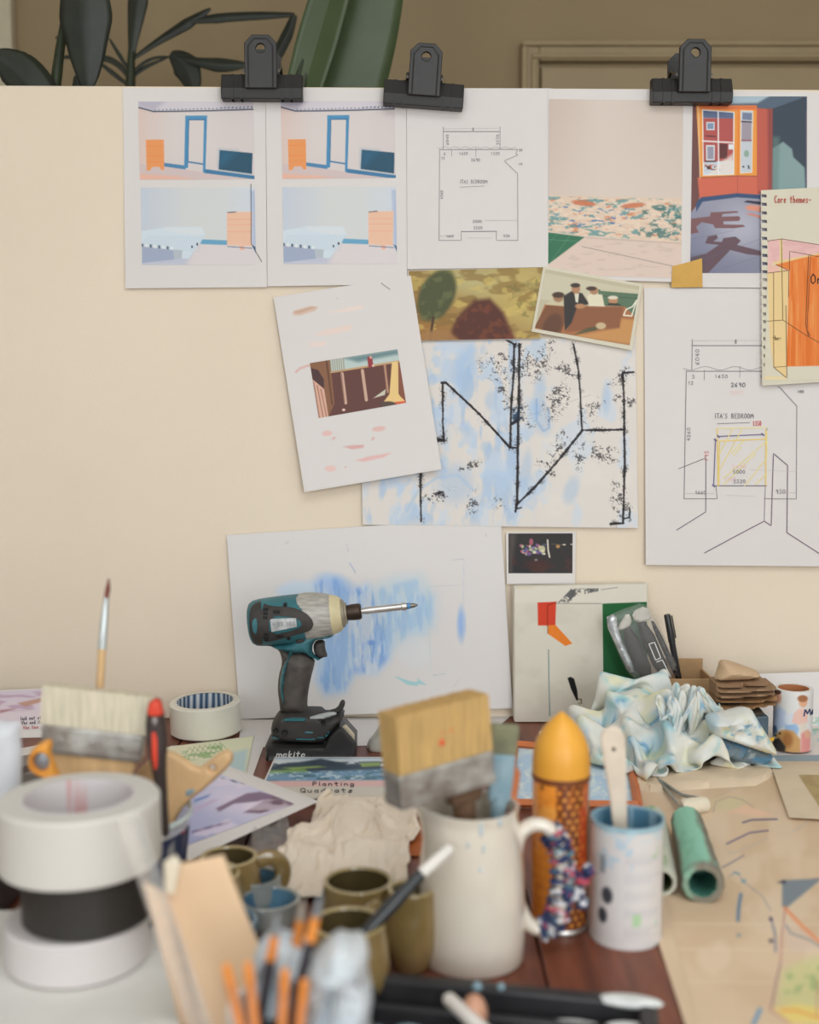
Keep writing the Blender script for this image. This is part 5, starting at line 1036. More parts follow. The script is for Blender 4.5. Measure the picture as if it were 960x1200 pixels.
# patterned cloth wound round the handle
mb = MB(); cols = [(44, 52, 84), (196, 196, 200), (52, 62, 96), (80, 118, 124), (206, 204, 202), (58, 66, 100), (168, 70, 84), (40, 46, 72)]
idx = np.where((hp_[:, 0] > 644) | (hp_[:, 1] > 1070))[0]; idx = [i for i in range(len(hp_)) if hp_[i, 1] > 972 and hp_[i, 0] > 632 and i > len(hp_)*.3]
strip = thing('cloth_strip', 'navy and white patterned cloth strip wound and knotted on the jug handle', 'cloth', tuple(P(660, 1095, JY-.01)))
cen = hpt[idx]; tt = np.linspace(0, 1, len(cen)); N_ = 260; pts = []; 
for i in range(N_):
    f = i/(N_-1); c = np.array([np.interp(f, tt, cen[:, k]) for k in range(3)]); g = np.array([np.interp(min(f+.01, 1), tt, cen[:, k])-np.interp(max(f-.01, 0), tt, cen[:, k]) for k in range(3)]); g /= np.linalg.norm(g)
    b = np.cross(g, [0, 1, 0]); b /= np.linalg.norm(b); a = 2*pi*13*f; rr = .0088+.0012*math.sin(i*.9); pts.append(c+np.array([0, 1, 0])*math.cos(a)*rr+b*math.sin(a)*rr)
mb.tube([tuple(p) for p in pts], [.0026+.0007*math.sin(i*1.3) for i in range(N_)], 7); V = np.array(mb.v); px_, py_ = proj(V)
def patt(x, y):
    n = fbm(x/5, y/5, 2); p = Paint(x, y, (48, 56, 88)); p.mix(smooth(.57, .61, fbm(x/9+3, y/9, 2)), (206, 204, 204)); p.mix(smooth(.62, .66, fbm(x/10+9, y/10+4, 2)), (86, 124, 132)); p.mix(smooth(.68, .72, fbm(x/8+19, y/8+14, 2)), (176, 74, 86)); return p.img
mb.build('wrapping', m_matte, strip, colors=patt(px_, py_))
for i, (x, y, rx, ry) in enumerate(((668, 1022, 9, 9), (682, 1030, 10, 9), (675, 1046, 11, 10), (690, 1020, 8, 7), (664, 1044, 8, 11), (682, 1058, 8, 8))):
    mb = MB().sphere(tuple(P(x, y, JY-.012+.004*(i % 3))), 1.0, 16, 12, (rx*sj, .009, ry*sj)); V = np.array(mb.v); V += .0016*(np.stack([fbm(V[:, 0]*300, V[:, 2]*300+i, 2)]*3, 1)-.5)*np.array([1, 2, 1]); mb.v = V; px_, py_ = proj(V)
    mb.build('knot_fold', m_matte, strip, colors=patt(px_+V[:, 1]*800, py_+31*i))
for x_, y_, w_, h_ in ((563, 968, 2.2, 9), (566, 990, 1.6, 6), (548, 985, 1.6, 4), (585, 962, 3, 5), (562, 1012, 2, 3)):
    pb = P(x_, y_, JY-.03); rz_ = float(np.interp(pb[2]-TZ, [.02, .05, .08, .105, .122, .15], [.0462, .0458, .0444, .0418, .0395, .0390])); dx_ = pb[0]-jx
    MB().sphere((pb[0], JY-math.sqrt(max(rz_**2-dx_**2, 0)), pb[2]), 1.0, 10, 8, (w_*sj, .0012, h_*sj)).build('paint_drip', mat('drip_blue', (176, 190, 196), .4, .1, 60), jug)
# big golden brush in the jug
bc = P(514, 890, .962); M = rotm(math.radians(-2), math.radians(-4), math.radians(33), bc)
fb_ = thing('paint_brush', 'very wide golden-bristled brush with paint-stained steel ferrule standing in the white jug', 'brush', tuple(bc))
bristles(M, .092, .026, .049, m_gold, fb_, 44, 9, 3, 1.0, .03); ferrule(M, .093, .027, .029, fb_)
MB().box((.022, 0, -.035), (.030, .014, .014), M, taper=1.1).build('handle_shoulder', mat('shaded_handle_wood', (96, 72, 54), .5, .2), fb_, smooth=False, bevel=.003); MB().tube([tuple(M @ Vector(p)) for p in ((.022, 0, -.038), (.024, .004, -.08), (.026, .006, -.112))], [.010, .009, .009], 12, flat=.6).build('handle', mat('shaded_handle_wood', (96, 72, 54)), fb_)  # wood coloured dark to stand for the shade inside the jug
for (x, z, r_, c) in ((-.004, .018, .0028, (206, 84, 50)), (.006, .026, .0016, (206, 120, 70)), (-.002, .026, .001, (206, 110, 70))):
    MB().sphere((x, -.0133, z), r_, 10, 6, (1, .15, 1.1), M=M).build('paint_spot', mat('red_paint%d' % c[1], c, .5, .05), fb_)
# blue hog brush
fb2 = thing('paint_brush', 'narrow flat brush clogged with pale blue paint standing in the white jug', 'brush', tuple(P(588, 900, 1.0)))
Mb = frame(P(579, 1010, .995), P(592, 850, 1.0)); L_ = np.linalg.norm(P(592, 850, 1.0)-P(579, 1010, .995))
m_blue = mat('blue_paint', (140, 160, 168), .6, .12, 60, .3, 100, c2=(108, 136, 148)); m_ol = mat('olive_bristle', (122, 122, 96), .8, .2, 60, .2, 100)
MB().box((0, 0, L_-.012), (.023, .010, .026), Mb, taper=1.05).build('bristles', m_ol, fb2, smooth=False, bevel=.002); MB().box((0, 0, L_-.045), (.019, .011, .042), Mb, taper=1.2).build('painted_ferrule', m_blue, fb2, smooth=False, bevel=.003); MB().tube([tuple(Mb @ Vector((0, 0, z))) for z in (-.02, .03, L_-.06)], [.004, .006, .008], 12).build('handle', m_blue, fb2)
fb3 = thing('paint_brush', 'thin orange wooden brush handle poking out of the white jug', 'brush', tuple(P(602, 930, 1.01))); MB().tube([tuple(P(590, 1010, 1.0)), tuple(P(597, 950, 1.012)), tuple(P(602, 905, 1.016)), tuple(P(603, 898, 1.016))], [.004, .0052, .006, .002], 12).build('handle', mat('orange_wood', (186, 106, 58), .5, .15), fb3)
MB().tube([tuple(P(588, 1040, .998)), tuple(P(590, 1010, 1.0))], [.006, .0042], 10).build('bristles', m_ol, fb3)

# ================================================================== rocket tin
RYc = 1.052; rc = P(655.5, 1090, RYc); rx = float(rc[0]); rr = 33*S(RYc, 1000)
rk = thing('rocket_tin', 'orange rocket-shaped tin with domed nose and dotted brown pattern', 'tin', (rx, RYc, TZ))
zs = float(P(655, 907, RYc)[2])-TZ; zt = float(P(655, 833, RYc)[2])-TZ
mb = MB(); nz_ = 90; prof = [(0, .0005), (rr*.94, .0005), (rr, .004)]+[(rr, .004+(zs-.004)*i/nz_) for i in range(1, nz_+1)]+[(rr*.9, zs), (0, zs)]
mb.lathe(prof, 140, rotm(loc=(rx, RYc, TZ))); V = np.array(mb.v); a = np.degrees(np.arctan2(V[:, 0]-rx, -(V[:, 1]-RYc))); z = (V[:, 2]-TZ)*1000; p = Paint(a, z, (216, 136, 48))
for zz in range(6, 130, 9): p.line([(-190, zz), (190, zz)], 1.2, (186, 104, 36), .5, .8)
dotz = (np.mod(z, 6.4)-3.2)**2+((np.mod(a+np.where(np.mod(np.floor(z/6.4), 2) > 0, 9, 0), 18)-9)*.44)**2
reg = ((a > -6) & (a < 44)) | ((z < 38) & (a > -22) & (a < 60)); p.mix(reg*1.0, (104, 52, 28)); p.mix(reg*(1-smooth(1.6, 4.5, dotz)), (214, 146, 62)); p.mix(((a > -16) & (a < -2) & (z > 85)) & (dotz > 4), (104, 52, 28), .9)
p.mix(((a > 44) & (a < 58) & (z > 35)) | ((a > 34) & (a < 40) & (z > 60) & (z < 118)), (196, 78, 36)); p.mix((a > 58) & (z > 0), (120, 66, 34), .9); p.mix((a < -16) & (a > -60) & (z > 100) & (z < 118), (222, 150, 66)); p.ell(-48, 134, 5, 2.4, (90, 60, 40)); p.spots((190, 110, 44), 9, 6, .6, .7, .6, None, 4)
mb.build('printed_body', vmat('tin_print', .22, .5, coat=.6), rk, colors=p.img)
nose = [(rr*1.01, zs-.001), (rr*1.02, zs+.004)]+[(rr*1.02*(1-s_**2.9), zs+.004+(zt-zs-.004)*s_) for s_ in np.linspace(.04, .985, 22)]+[(0, zt)]
MB().lathe(nose, 56, rotm(loc=(rx, RYc, TZ))).build('nose_cone', mat('orange_plastic', (232, 156, 58), .38, .05, 10, sss=.0), rk); MB().lathe([(rr*1.0, zs-.004), (rr*1.035, zs-.003), (rr*1.035, zs+.001), (rr*1.0, zs+.002)], 56, rotm(loc=(rx, RYc, TZ))).build('seam_ring', mat('brown_seam', (120, 66, 34), .5, .2, 60), rk)
MB().lathe([(rr*1.0, .0003), (rr*1.03, .001), (rr*1.03, .004), (rr, .005)], 56, rotm(loc=(rx, RYc, TZ))).build('base_rim', m_steel, rk)

# ================================================================== paint tin and stirring stick
TYc = 1.03; tc_ = P(733, 1100, TYc); tx_ = float(tc_[0]); tr = 42.5*S(TYc, 1030); th = float(P(733, 957, TYc)[2])-TZ
tin = thing('paint_tin', 'dented food tin reused for blue paint, pale printed label, standing by the table edge paper', 'tin', (tx_, TYc, TZ))
prof = [(0, .001), (tr*.95, .001), (tr*.98, .0), (tr, .003), (tr*.98, .006)]+[(tr*.985, .006+(th-.012)*i/60) for i in range(61)]+[(tr, th-.003), (tr*1.0, th), (tr*.96, th), (tr*.955, th-.004), (tr*.955, .01), (0, .009)]
mb = MB().lathe(prof, 120, rotm(loc=(tx_, TYc, TZ))); V = np.array(mb.v); a = np.degrees(np.arctan2(V[:, 0]-tx_, -(V[:, 1]-TYc))); z = (V[:, 2]-TZ)*1000; rv = np.hypot(V[:, 0]-tx_, V[:, 1]-TYc); p = Paint(a, z, (198, 194, 192))
for i in range(22):
    r_ = random.Random(i); zz = 12+i*3.6; p.line([(-12, zz), (-12+40+r_.random()*28, zz)], .9, (160, 158, 162), .55, .6)
for zz in (78, 60, 34): p.poly([(-14, zz), (52, zz), (52, zz+2.2), (-14, zz+2.2)], (186, 182, 190), .5, .6)
p.ell(-42, 47, 10, 7.5, (58, 60, 66)); p.ell(-50, 28, 9, 7, (58, 60, 66)); p.poly([(0, 22), (13, 22), (13, 33), (0, 33)], (150, 190, 140), .8, 1); p.spots((140, 180, 130), 5, 3, .5, .6, .6, [(30, 80), (50, 80), (50, 92), (30, 92)], 3); p.spots((150, 180, 200), 12, 6, .55, .65, .6, [(-70, 70), (0, 70), (0, 102), (-70, 102)], 5); p.poly([(-56, 66), (-46, 66), (-46, 82), (-56, 82)], (90, 100, 110), .6, 2); p.mix((a > 66) & (a < 72), (150, 140, 132), .8); p.ell(44, 22, 4, 2, (150, 190, 160), .7)
p.mix((z > th*1000-3.2)*1.0, (140, 172, 184)); p.mix((rv < tr*.958)*(z > 5), (76, 118, 142)); p.spots((170, 196, 206), 9, 5, .55, .62, .6, [(-180, th*1000-14), (180, th*1000-14), (180, th*1000+2), (-180, th*1000+2)], 8)
mb.build('can', vmat('tin_label', .4, .4), tin, colors=p.img); MB().lathe([(0, .0), (tr*.954, 0)], 40, rotm(loc=(tx_, TYc, TZ+th*.55))).build('blue_paint', m_blue, tin)
sk = infl('stirring_stick', [(703.5, 868), (706, 857), (713, 851), (723, 851), (730, 856), (733, 868), (735, 960), (736, 1030), (721, 1030), (719, 960)], TYc+.008, .0022, 2, mat('paint_stick', (206, 192, 174), .7, .12, 30, .2, 80), None, edge=.0012)
tag(sk, 'pale wooden stirring stick with a nail hole, standing in the paint tin', 'stick')
MB().sphere(tuple(P(719.5, 878, TYc+.0052)), .0018, 10, 6, (1, .4, 1)).build('nail_hole', mat('dark_hole', (70, 54, 44), .8, .2), sk)
# ================================================================== right side: paper, rollers, rags
m_draw = mat('cotton_paper', (206, 182, 154), .85, .05, 6, .08, 200)
def wavy(x, y, off=0.0): 
    return T(x, y, off+.0007*np.sin(np.asarray(y)/17.0)+.0008)
shP = Sheet('drawing_cloth', 'large creased beige sheet with coloured crayon drawing covering the right of the table', 'drawing', [(735, 895), (1010, 885), (1090, 1290), (735, 1290)], .0004, wavy, lift=0, thick=.0006, m=m_draw, poly=[(737, 900), (905, 886), (1010, 886), (1060, 1060), (1100, 1290), (832, 1290), (773, 1108), (758, 1010)])
Z6 = cr(800, 1000, 6.0); Z3 = cr(740, 880, 3.75)
def pdr(p):
    p.spots((196, 170, 140), 60, 40, .45, .65, .6, None, 3); p.spots((214, 194, 170), 40, 50, .5, .7, .6, None, 8)
    for y in (1082, 1112, 1150): p.line([(775, y), (1090, y+3)], 1.0, (222, 204, 180), .7, 1)
    p.poly(Z6((700, 190), (930, 178), (985, 175), (725, 390), (700, 370)), (118, 128, 136), .95, 2); p.poly(Z6((670, 205), (700, 190), (730, 190), (720, 215)), (60, 56, 76), .8, 2)
    p.poly(Z6((700, 830), (800, 770), (960, 720), (1100, 720), (1100, 1060), (900, 1100), (660, 1060)), (196, 194, 138), .8, 8); p.spots((142, 164, 108), 9, 9, .5, .62, .6, Z6((720, 800), (1100, 760), (1100, 1000), (700, 1000)), 4, 5)
    p.poly(Z6((640, 1090), (800, 1060), (1100, 1100), (1100, 1200), (760, 1200)), (222, 200, 110), .8, 5)
    p.poly(Z6((720, 480), (900, 560), (1000, 660), (760, 700), (720, 600)), (206, 184, 170), .6, 5)
    pu_ = (112, 92, 110); blu = (84, 118, 152); org = (222, 140, 96)
    p.line(Z6((720, 385), (850, 520), (960, 620), (1100, 720)), 4.5, org, .8, 2); p.line(Z6((720, 395), (700, 560), (690, 760), (640, 1000), (615, 1100), (760, 1200)), 1.6, (176, 120, 118), .9, 1); p.line(Z6((700, 1105), (800, 1105), (950, 1155), (1100, 1180)), 2.5, (226, 140, 70), .8, 1.5)
    p.line(Z6((690, 780), (660, 900), (630, 1080)), 1.5, pu_, .6, 1); p.line(Z6((725, 500), (760, 560), (900, 610), (1000, 680)), 2, (116, 128, 136), .7, 1); p.line(Z6((620, 450), (650, 560), (655, 690)), 2.4, (104, 110, 140), .8, 1); p.ell(*Z6((622, 462))[0], 2.4, 2, (70, 54, 80)); p.ell(*Z6((622, 615))[0], 2.6, 2.2, (70, 54, 80))
    p.line(Z6((410, 290), (395, 380), (390, 470)), 4, blu, .85, 1.2); p.ell(*Z6((395, 575))[0], 3, 2, blu, .5); p.line(Z6((545, 1100), (500, 1200)), 5, (92, 140, 176), .9, 1.5); p.line(Z6((330, 160), (380, 130), (430, 200), (560, 300), (620, 400)), 1.2, (140, 140, 150), .7, .8); p.ell(*Z6((430, 195))[0], 3, 2.4, (104, 146, 164), .7); p.line(Z6((360, 135), (400, 145)), 2.2, (104, 146, 164), .7)
    p.line(Z6((280, 100), (350, 62), (430, 15)), 1.6, (110, 104, 120), .8, 1); p.line(Z3((420, 408), (520, 360), (600, 350)), 1.8, (96, 84, 120), .85, 1); p.line(Z3((490, 315), (530, 303), (640, 300)), 1.8, (76, 72, 110), .85, 1); p.line(Z3((700, 360), (780, 310)), .9, (160, 170, 180), .5); p.line(Z3((420, 450), (480, 440), (600, 380)), .9, (160, 170, 180), .5)
    p.ell(*Z3((430, 230))[0], 22, 8, (200, 190, 150), .7, -.1, .5); p.poly(Z3((430, 270), (500, 235), (620, 280), (560, 290)), (222, 184, 158), .8, 3); p.line(Z3((360, 270), (370, 225), (430, 200), (490, 215), (540, 250)), .9, (170, 140, 140), .7, 1); p.line(Z3((370, 200), (490, 150), (560, 140)), .7, (176, 160, 158), .6); p.line(Z3((560, 110), (600, 95)), 1, (180, 150, 160), .6); p.line(Z3((230, 760), (720, 760)), 1.2, (214, 196, 172), .6)
    p.line(Z6((950, 900), (945, 1150)), 1.6, (176, 110, 110), .7, 1); p.line(Z6((930, 180), (1100, 150)), 1.4, (150, 110, 120), .6, 1)
shP.raster('crayon_layer', [(745, 903), (1005, 890), (1085, 1285), (838, 1285)], pdr, (206, 182, 154), 1.0, m_matte, d=.0003)
# fold over at the back
m_linen = mat('pale_linen', (210, 190, 164), .9, .05, 12, .2, 300)
def fold_solid(name, label, cat, poly, h, m, dz=.0015, R_=5, step=4, noise=.0, colors=None, top=None):
    def ff(x, y):
        p = T(x, y, dz); d = edgedist(poly, x, y); p[..., 2] += h*prof_round(d, R_)+noise*fbm(np.asarray(x)/14, np.asarray(y)/7, 3)*np.clip(d/R_, 0, 1); return p
    mb, v2 = shell(poly, step, ff, lambda x, y: T(x, y, dz)); o = mb.build(name, m, None, colors=None if colors is None else colors(v2)); tag(o, label, cat); return o
fold_solid('folded_linen', 'flat folded pale linen on the beige sheet, in front of the rag', 'cloth', [(737, 914), (756, 903), (840, 896), (903, 899), (912, 908), (886, 921), (800, 926), (768, 929), (740, 925)], .004, m_linen, R_=2, noise=.003)
# grey-blue sheet and beige folder at the right
sB = Sheet('card_sheet', 'grey-blue card lying under the printed tube at the right', 'card', [(868, 886), (1000, 884), (1010, 908), (872, 906)], .0030, TT, lift=0, m=mat('grey_blue_card', (140, 158, 168), .7, .05), thick=.001)
sF = Sheet('card_folder', 'beige card folder with an olive window lying at the right of the table', 'folder', [(902, 892), (1000, 892), (1030, 964), (925, 958)], .0045, TT, lift=0, m=mat('beige_card', (206, 188, 162), .75, .04), thick=.0012)
sF.raster('olive_window', [(936, 908), (1000, 908), (1015, 955), (961, 946)], lambda p: p.spots((150, 128, 84), 12, 8, .5, .65, .6, None, 2), (168, 146, 100), .6, d=.0003)

# roller sleeves
def sleeve(label, e0, e1, r0, r1, c, seed):
    p0 = T(e0[0], e0[1], r0); p1 = T(e1[0], e1[1], r1); M = frame(p0, p1, (0, 0, 1)); L = np.linalg.norm(p1-p0); o = thing('roller_sleeve', label, 'paint roller', (p0[0], p0[1], TZ), 'used paint roller sleeves')
    n = 30; prof = [(r0*.62, L*.25), (r0*.62, .002), (r0*.7, 0), (r0*.93, 0), (r0, .004)]+[(r0+(r1-r0)*i/n, .004+(L-.006)*i/n) for i in range(1, n+1)]+[(r1*.6, L), (r1*.55, L*.75)]
    mb = MB().lathe(prof, 40, M); V = np.array(mb.v); x, y = proj(V); P_ = Paint(x, y+V[:, 2]*900, c[0]); ax3 = (p1-p0)/L; rel = V-p0; rel = rel-np.outer(rel@ax3, ax3); ang = np.arctan2(rel[:, 0], rel[:, 2]); al_ = (V-p0)@ax3/L; P_.mix(smooth(.95, .6, np.abs(ang+.35+.5*(fbm(al_*6+seed, ang*.6+3, 2)-.5)))*smooth(.02, .12, al_+.1*fbm(ang*2, al_*3+seed, 2)), c[1]); P_.spots(c[2], 10, 12, .60, .68, .5, None, seed+5)
    rl = np.array([np.linalg.norm((Vector(v)-Vector(p0))-Vector(p1-p0).normalized()*((Vector(v)-Vector(p0)).dot(Vector(p1-p0).normalized()))) for v in V]); 
    img = P_.img; img[rl < r0*.65] = c[3]; V += (RNG.random(V.shape)-.5)*.0009; mb.v = V
    mb.build('foam_cover', vmat('foam', .9, .1, .4, 350), o, colors=img)
    MB().lathe([(r0*.60, .003), (r0*.60, L*.3), (0, L*.3)], 28, M).build('core', mat('core_%d' % seed, c[3], .7, .1), o)
    return o
m_wire = mat('roller_wire', (150, 150, 146), .35, .1, metal=.8)
sleeve('mint green and grey used roller sleeve, its hollow end open, beside the paint tin', (824, 1036), (805, 962), .0203, .017, [(120, 114, 102), (140, 190, 168), (122, 176, 152), (62, 112, 98)], 3)
sleeve('off-white roller sleeve smeared with green, half hidden by the paint tin', (776, 1034), (764, 958), .0150, .0145, [(186, 186, 172), (150, 168, 132), (206, 202, 190), (74, 88, 56)], 11)
rf = thing('wire_roller', 'bare wire frame of a paint roller lying on the beige sheet', 'roller frame', tuple(T(790, 930)))
MB().tube([tuple(T(768, 910, .006)), tuple(T(782, 926, .006)), tuple(T(797, 946, .010)), tuple(T(800, 952, .016))], .0022, 8).build('wire', m_wire, rf); MB().tube([tuple(T(773, 914, .006)), tuple(T(790, 926, .006)), tuple(T(800, 932, .008)), tuple(T(822, 936, .012))], .0022, 8).build('wire', m_wire, rf)
M = frame(T(797, 946, .010), T(832, 942, .010), (0, 0, 1)); MB().lathe([(0, 0), (.008, .001), (.0095, .006), (.0095, .030), (.008, .035), (0, .036)], 20, M).build('foam_roller', mat('white_foam', (206, 196, 176), .9, .1, 40, .4, 200), rf)

# orange tray with pale blue panel behind the rocket
m_ow = mat('orange_frame', (190, 108, 62), .55, .15, 20, stretch=(1, 1, 1)); tr_ = thing('framed_panel', 'small orange wooden frame around a pale blue painted panel, lying flat', 'frame', tuple(T(670, 905)))
oc = [(603, 872), (738, 884), (748, 944), (596, 941)]; pts = [T(x, y, .006) for x, y in oc]
for i in range(4):
    MB().tube([tuple(pts[i]), tuple(pts[(i+1) % 4])], .0055, 4, side=(0, 0, 1)).build('frame_bar', m_ow, tr_, smooth=False)
pn = Sheet.__new__(Sheet); pn.o = tr_; pn.thick = 0; pn.at = lambda x, y, d=0.0: T(x, y, .002+d)
pn.raster('panel', [(605, 875), (736, 887), (745, 941), (598, 938)], lambda p: (p.spots((170, 196, 218), 9, 6, .45, .6, .8, None, 3), p.spots((214, 222, 230), 6, 4, .55, .65, .7, None, 9)), (192, 208, 222), .8, m_matte, d=0)
pn = MB().add([T(x, y, .0005) for x, y in ((605, 875), (736, 887), (745, 941), (598, 938))]+[T(x, y, .0018) for x, y in ((605, 875), (736, 887), (745, 941), (598, 938))], [(0, 1, 2, 3), (7, 6, 5, 4), (0, 4, 5, 1), (1, 5, 6, 2), (2, 6, 7, 3), (3, 7, 4, 0)]).build('backing', m_ow, tr_, smooth=False)
# orange-brown hardboard block behind the jug
hq = [(452, 930), (585, 930), (600, 1003), (445, 1003)]
hb = MB().add([T(x, y, .0003) for x, y in hq]+[T(x, y, .0024) for x, y in hq], [(0, 1, 2, 3), (7, 6, 5, 4), (0, 4, 5, 1), (1, 5, 6, 2), (2, 6, 7, 3), (3, 7, 4, 0)]).build('hardboard_panel', mat('hardboard', (168, 92, 44), .7, .15, 60, .2, 150), smooth=False); tag(hb, 'orange-brown hardboard panel lying flat behind the white jug', 'panel')

# ---- rags
m_rag = vmat('stained_cotton', .9, .15, .15, 400)
def ragcol(v, seed, blue=1.0):
    p = Paint(v[:, 0], v[:, 1], (208, 206, 198)); p.spots((196, 204, 204), 26, 22, .42, .66, .6, None, seed); p.spots((166, 192, 204), 17, 15, .54, .76, .7*blue, None, seed+4); p.spots((210, 206, 168), 18, 18, .54, .74, .7, None, seed+9); p.spots((110, 154, 184), 7, 6, .70, .78, .9*blue, None, seed+14); p.spots((140, 184, 188), 9, 8, .66, .78, .7*blue, None, seed+20); return p.img
def rag(name, label, poly, Y, H, R_, seed, amp, par=None, colf=None, fx=24, fy=40, cat='rag', rot=.5):
    poly = smoothpoly(poly, 2); C_, N_ = math.cos(rot), math.sin(rot)
    def disp(x, y):
        wx = x+14*(fbm(x/30+seed, y/30, 2)-.5); wy = y+14*(fbm(x/30, y/30+seed, 2)-.5); a = wx*C_+wy*N_; b = -wx*N_+wy*C_
        return amp*((ridge(a/fx+seed, b/fy, 1)**2-.45)*2.6+(ridge(a/(fx*.45)+seed*2, b/(fy*.6), 1)**2-.45)*1.1+(ridge(a/(fx*.22)+seed*3, b/(fy*.4), 1)-.5)*.30)
    mb, v = inflate(poly, Y, H, R_, 2.0, .001, disp=disp)
    V = np.array(mb.v); V[:, 2] = np.maximum(V[:, 2], TZ+.0035); mb.v = V
    o = mb.build(name, m_rag, par, colors=(colf or (lambda q: ragcol(q, seed)))(v))
    if par is None: tag(o, label, cat)
    return o
K8 = cr(670, 690, 3.31)
def rag_colors(n, seed):
    u, v = np.meshgrid(np.linspace(0, 160, n), np.linspace(0, 160, n)); return ragcol(np.stack([u.ravel(), v.ravel()], 1), seed)
n1 = 52; hc_ = P(757, 850, 1.585); hx_ = float(hc_[0])
def st1(u, v):
    c, s_ = math.cos(.5), math.sin(.5); x = u*c-v*s_; y = u*s_+v*c; return np.stack([hx_+.004+x*.60, 1.575+y*.56-.012, TZ+.115+.018*np.sin(x*75)+.014*np.sin(y*60+x*30)], -1)
V1 = fall(.40, n1, 0, st1, [('box', (hx_, 1.5, TZ-.049), (.5, .5, .05)), ('ball', (hx_-.006, 1.60, TZ+.02), (.052, .040, .060)), ('ball', (hx_+.05, 1.56, TZ+.012), (.035, .035, .030)), ('box', (hx_, 1.694, TZ+.02), (.2, .028, .055))], 28, bend=.25)
tag(cloth_mesh('paint_rag', V1, m_rag, None, rag_colors(n1, 5), zmin=TZ+.0075), 'crumpled white cotton rag with pale blue and yellow stains heaped in front of the box', 'rag')
n2 = 46; h2 = T(782, 893)
def st2(u, v):
    c, s_ = math.cos(1.1), math.sin(1.1); x = u*c-v*s_; y = u*s_+v*c; return np.stack([h2[0]+x*.44, h2[1]+.012+y*.36, TZ+.10+.018*np.sin(x*85+.6)+.016*np.sin(y*70+x*40)], -1)
V2 = fall(.27, n2, 0, st2, [('box', (h2[0], 1.5, TZ-.049), (.5, .5, .05)), ('ball', (h2[0]-.004, h2[1]+.03, TZ+.012), (.036, .026, .044)), ('ball', (h2[0]+.03, h2[1]+.0, TZ+.004), (.022, .02, .022)), ('ball', (hx_-.006, 1.605, TZ+.02), (.060, .048, .07))], 28, bend=.2)
V2[..., 1] -= .004
tag(cloth_mesh('paint_rag', V2, m_rag, None, rag_colors(n2, 9), zmin=TZ+.0075), 'smaller stained cotton rag slumped at the foot of the first, yellow and blue', 'rag')
r2 = rag('cloth_bag', 'stained cotton bag lying open with a dark blue-grey mouth beside the printed tube', K8((515, 492), (600, 478), (690, 453), (716, 500), (760, 570), (792, 622), (780, 640), (690, 612), (600, 582), (535, 560)), 1.50, .026, 10, 15, .006, cat='bag', fx=30, rot=.2)
rag('bag_lining', '', K8((532, 560), (600, 576), (700, 605), (780, 632), (770, 655), (738, 686), (640, 668), (560, 640), (535, 600)), 1.515, .018, 8, 21, .004, par=r2, colf=lambda q: Paint(q[:, 0], q[:, 1], (104, 118, 126)).spots((84, 128, 160), 14, 9, .48, .58, .8, None, 5).spots((176, 186, 188), 12, 8, .6, .68, .7, None, 12).img)
# dark folder / books under the bag
c0 = P(838, 880, 1.58); c1 = P(907, 880, 1.58); zt_ = float(P(870, 838, 1.58)[2])
bx_ = MB().box(((c0[0]+c1[0])/2, 1.605, (TZ+zt_)/2+.0016), (c1[0]-c0[0]-.018, .06, zt_-TZ-.0035)).build('storage_tin', mat('slate_blue', (74, 92, 104), .5, .15, 30, .1, 100), smooth=False, bevel=.003); tag(bx_, 'slate blue box under the folded brown cloth, beside the printed tube', 'box')
# cardboard box, open
m_kraft = mat('cardboard', (172, 138, 100), .8, .08, 30, .1, 120); m_kraft2 = mat('cardboard_dark', (140, 106, 74), .8, .1, 30)
BY = 1.668; xa_, xb_ = float(P(783, 800, BY)[0]), float(P(837, 800, BY)[0]); zt_ = float(P(810, 795, BY)[2]); t_ = .003; dp = .068
cb = thing('cardboard_box', 'small open brown cardboard box holding brushes and a pen', 'box', ((xa_+xb_)/2, BY+dp/2, TZ))
for nm, c, s_ in (('front_panel', ((xa_+xb_)/2, BY+t_/2, (TZ+zt_)/2), (xb_-xa_, t_, zt_-TZ-.002)), ('back_panel', ((xa_+xb_)/2, BY+dp, (TZ+zt_)/2+.008), (xb_-xa_, t_, zt_-TZ+.012)), ('side_panel', (xa_+t_/2, BY+dp/2+t_/2, (TZ+zt_)/2), (t_, dp-t_-.001, zt_-TZ-.002)), ('side_panel', (xb_-t_/2, BY+dp/2+t_/2, (TZ+zt_)/2), (t_, dp-t_-.001, zt_-TZ-.002)), ('bottom_panel', ((xa_+xb_)/2, BY+dp/2, TZ+.003), (xb_-xa_-.007, dp-.005, t_))):
    o = MB().box(c, s_).build(nm, m_kraft, cb, smooth=False, bevel=.0006)
    if nm == 'front_panel':
        mb = MB()
        for t in text('delicious', 797, 811, 3.4, 1.6): ribbon(mb, t, .7, lambda x, y: P(x, y, BY-.0006), (104, 76, 54), 2)
        mb.build('print', m_ink, o, recalc=False); mb, _ = inflate([(810+4*math.cos(a), 824+6*math.sin(a)) for a in np.linspace(0, 2*pi, 14)[:-1]], BY, .0008, 2, 2, .0004); mb.build('handle_slot', mat('slot_dark', (74, 54, 44), .8), o)
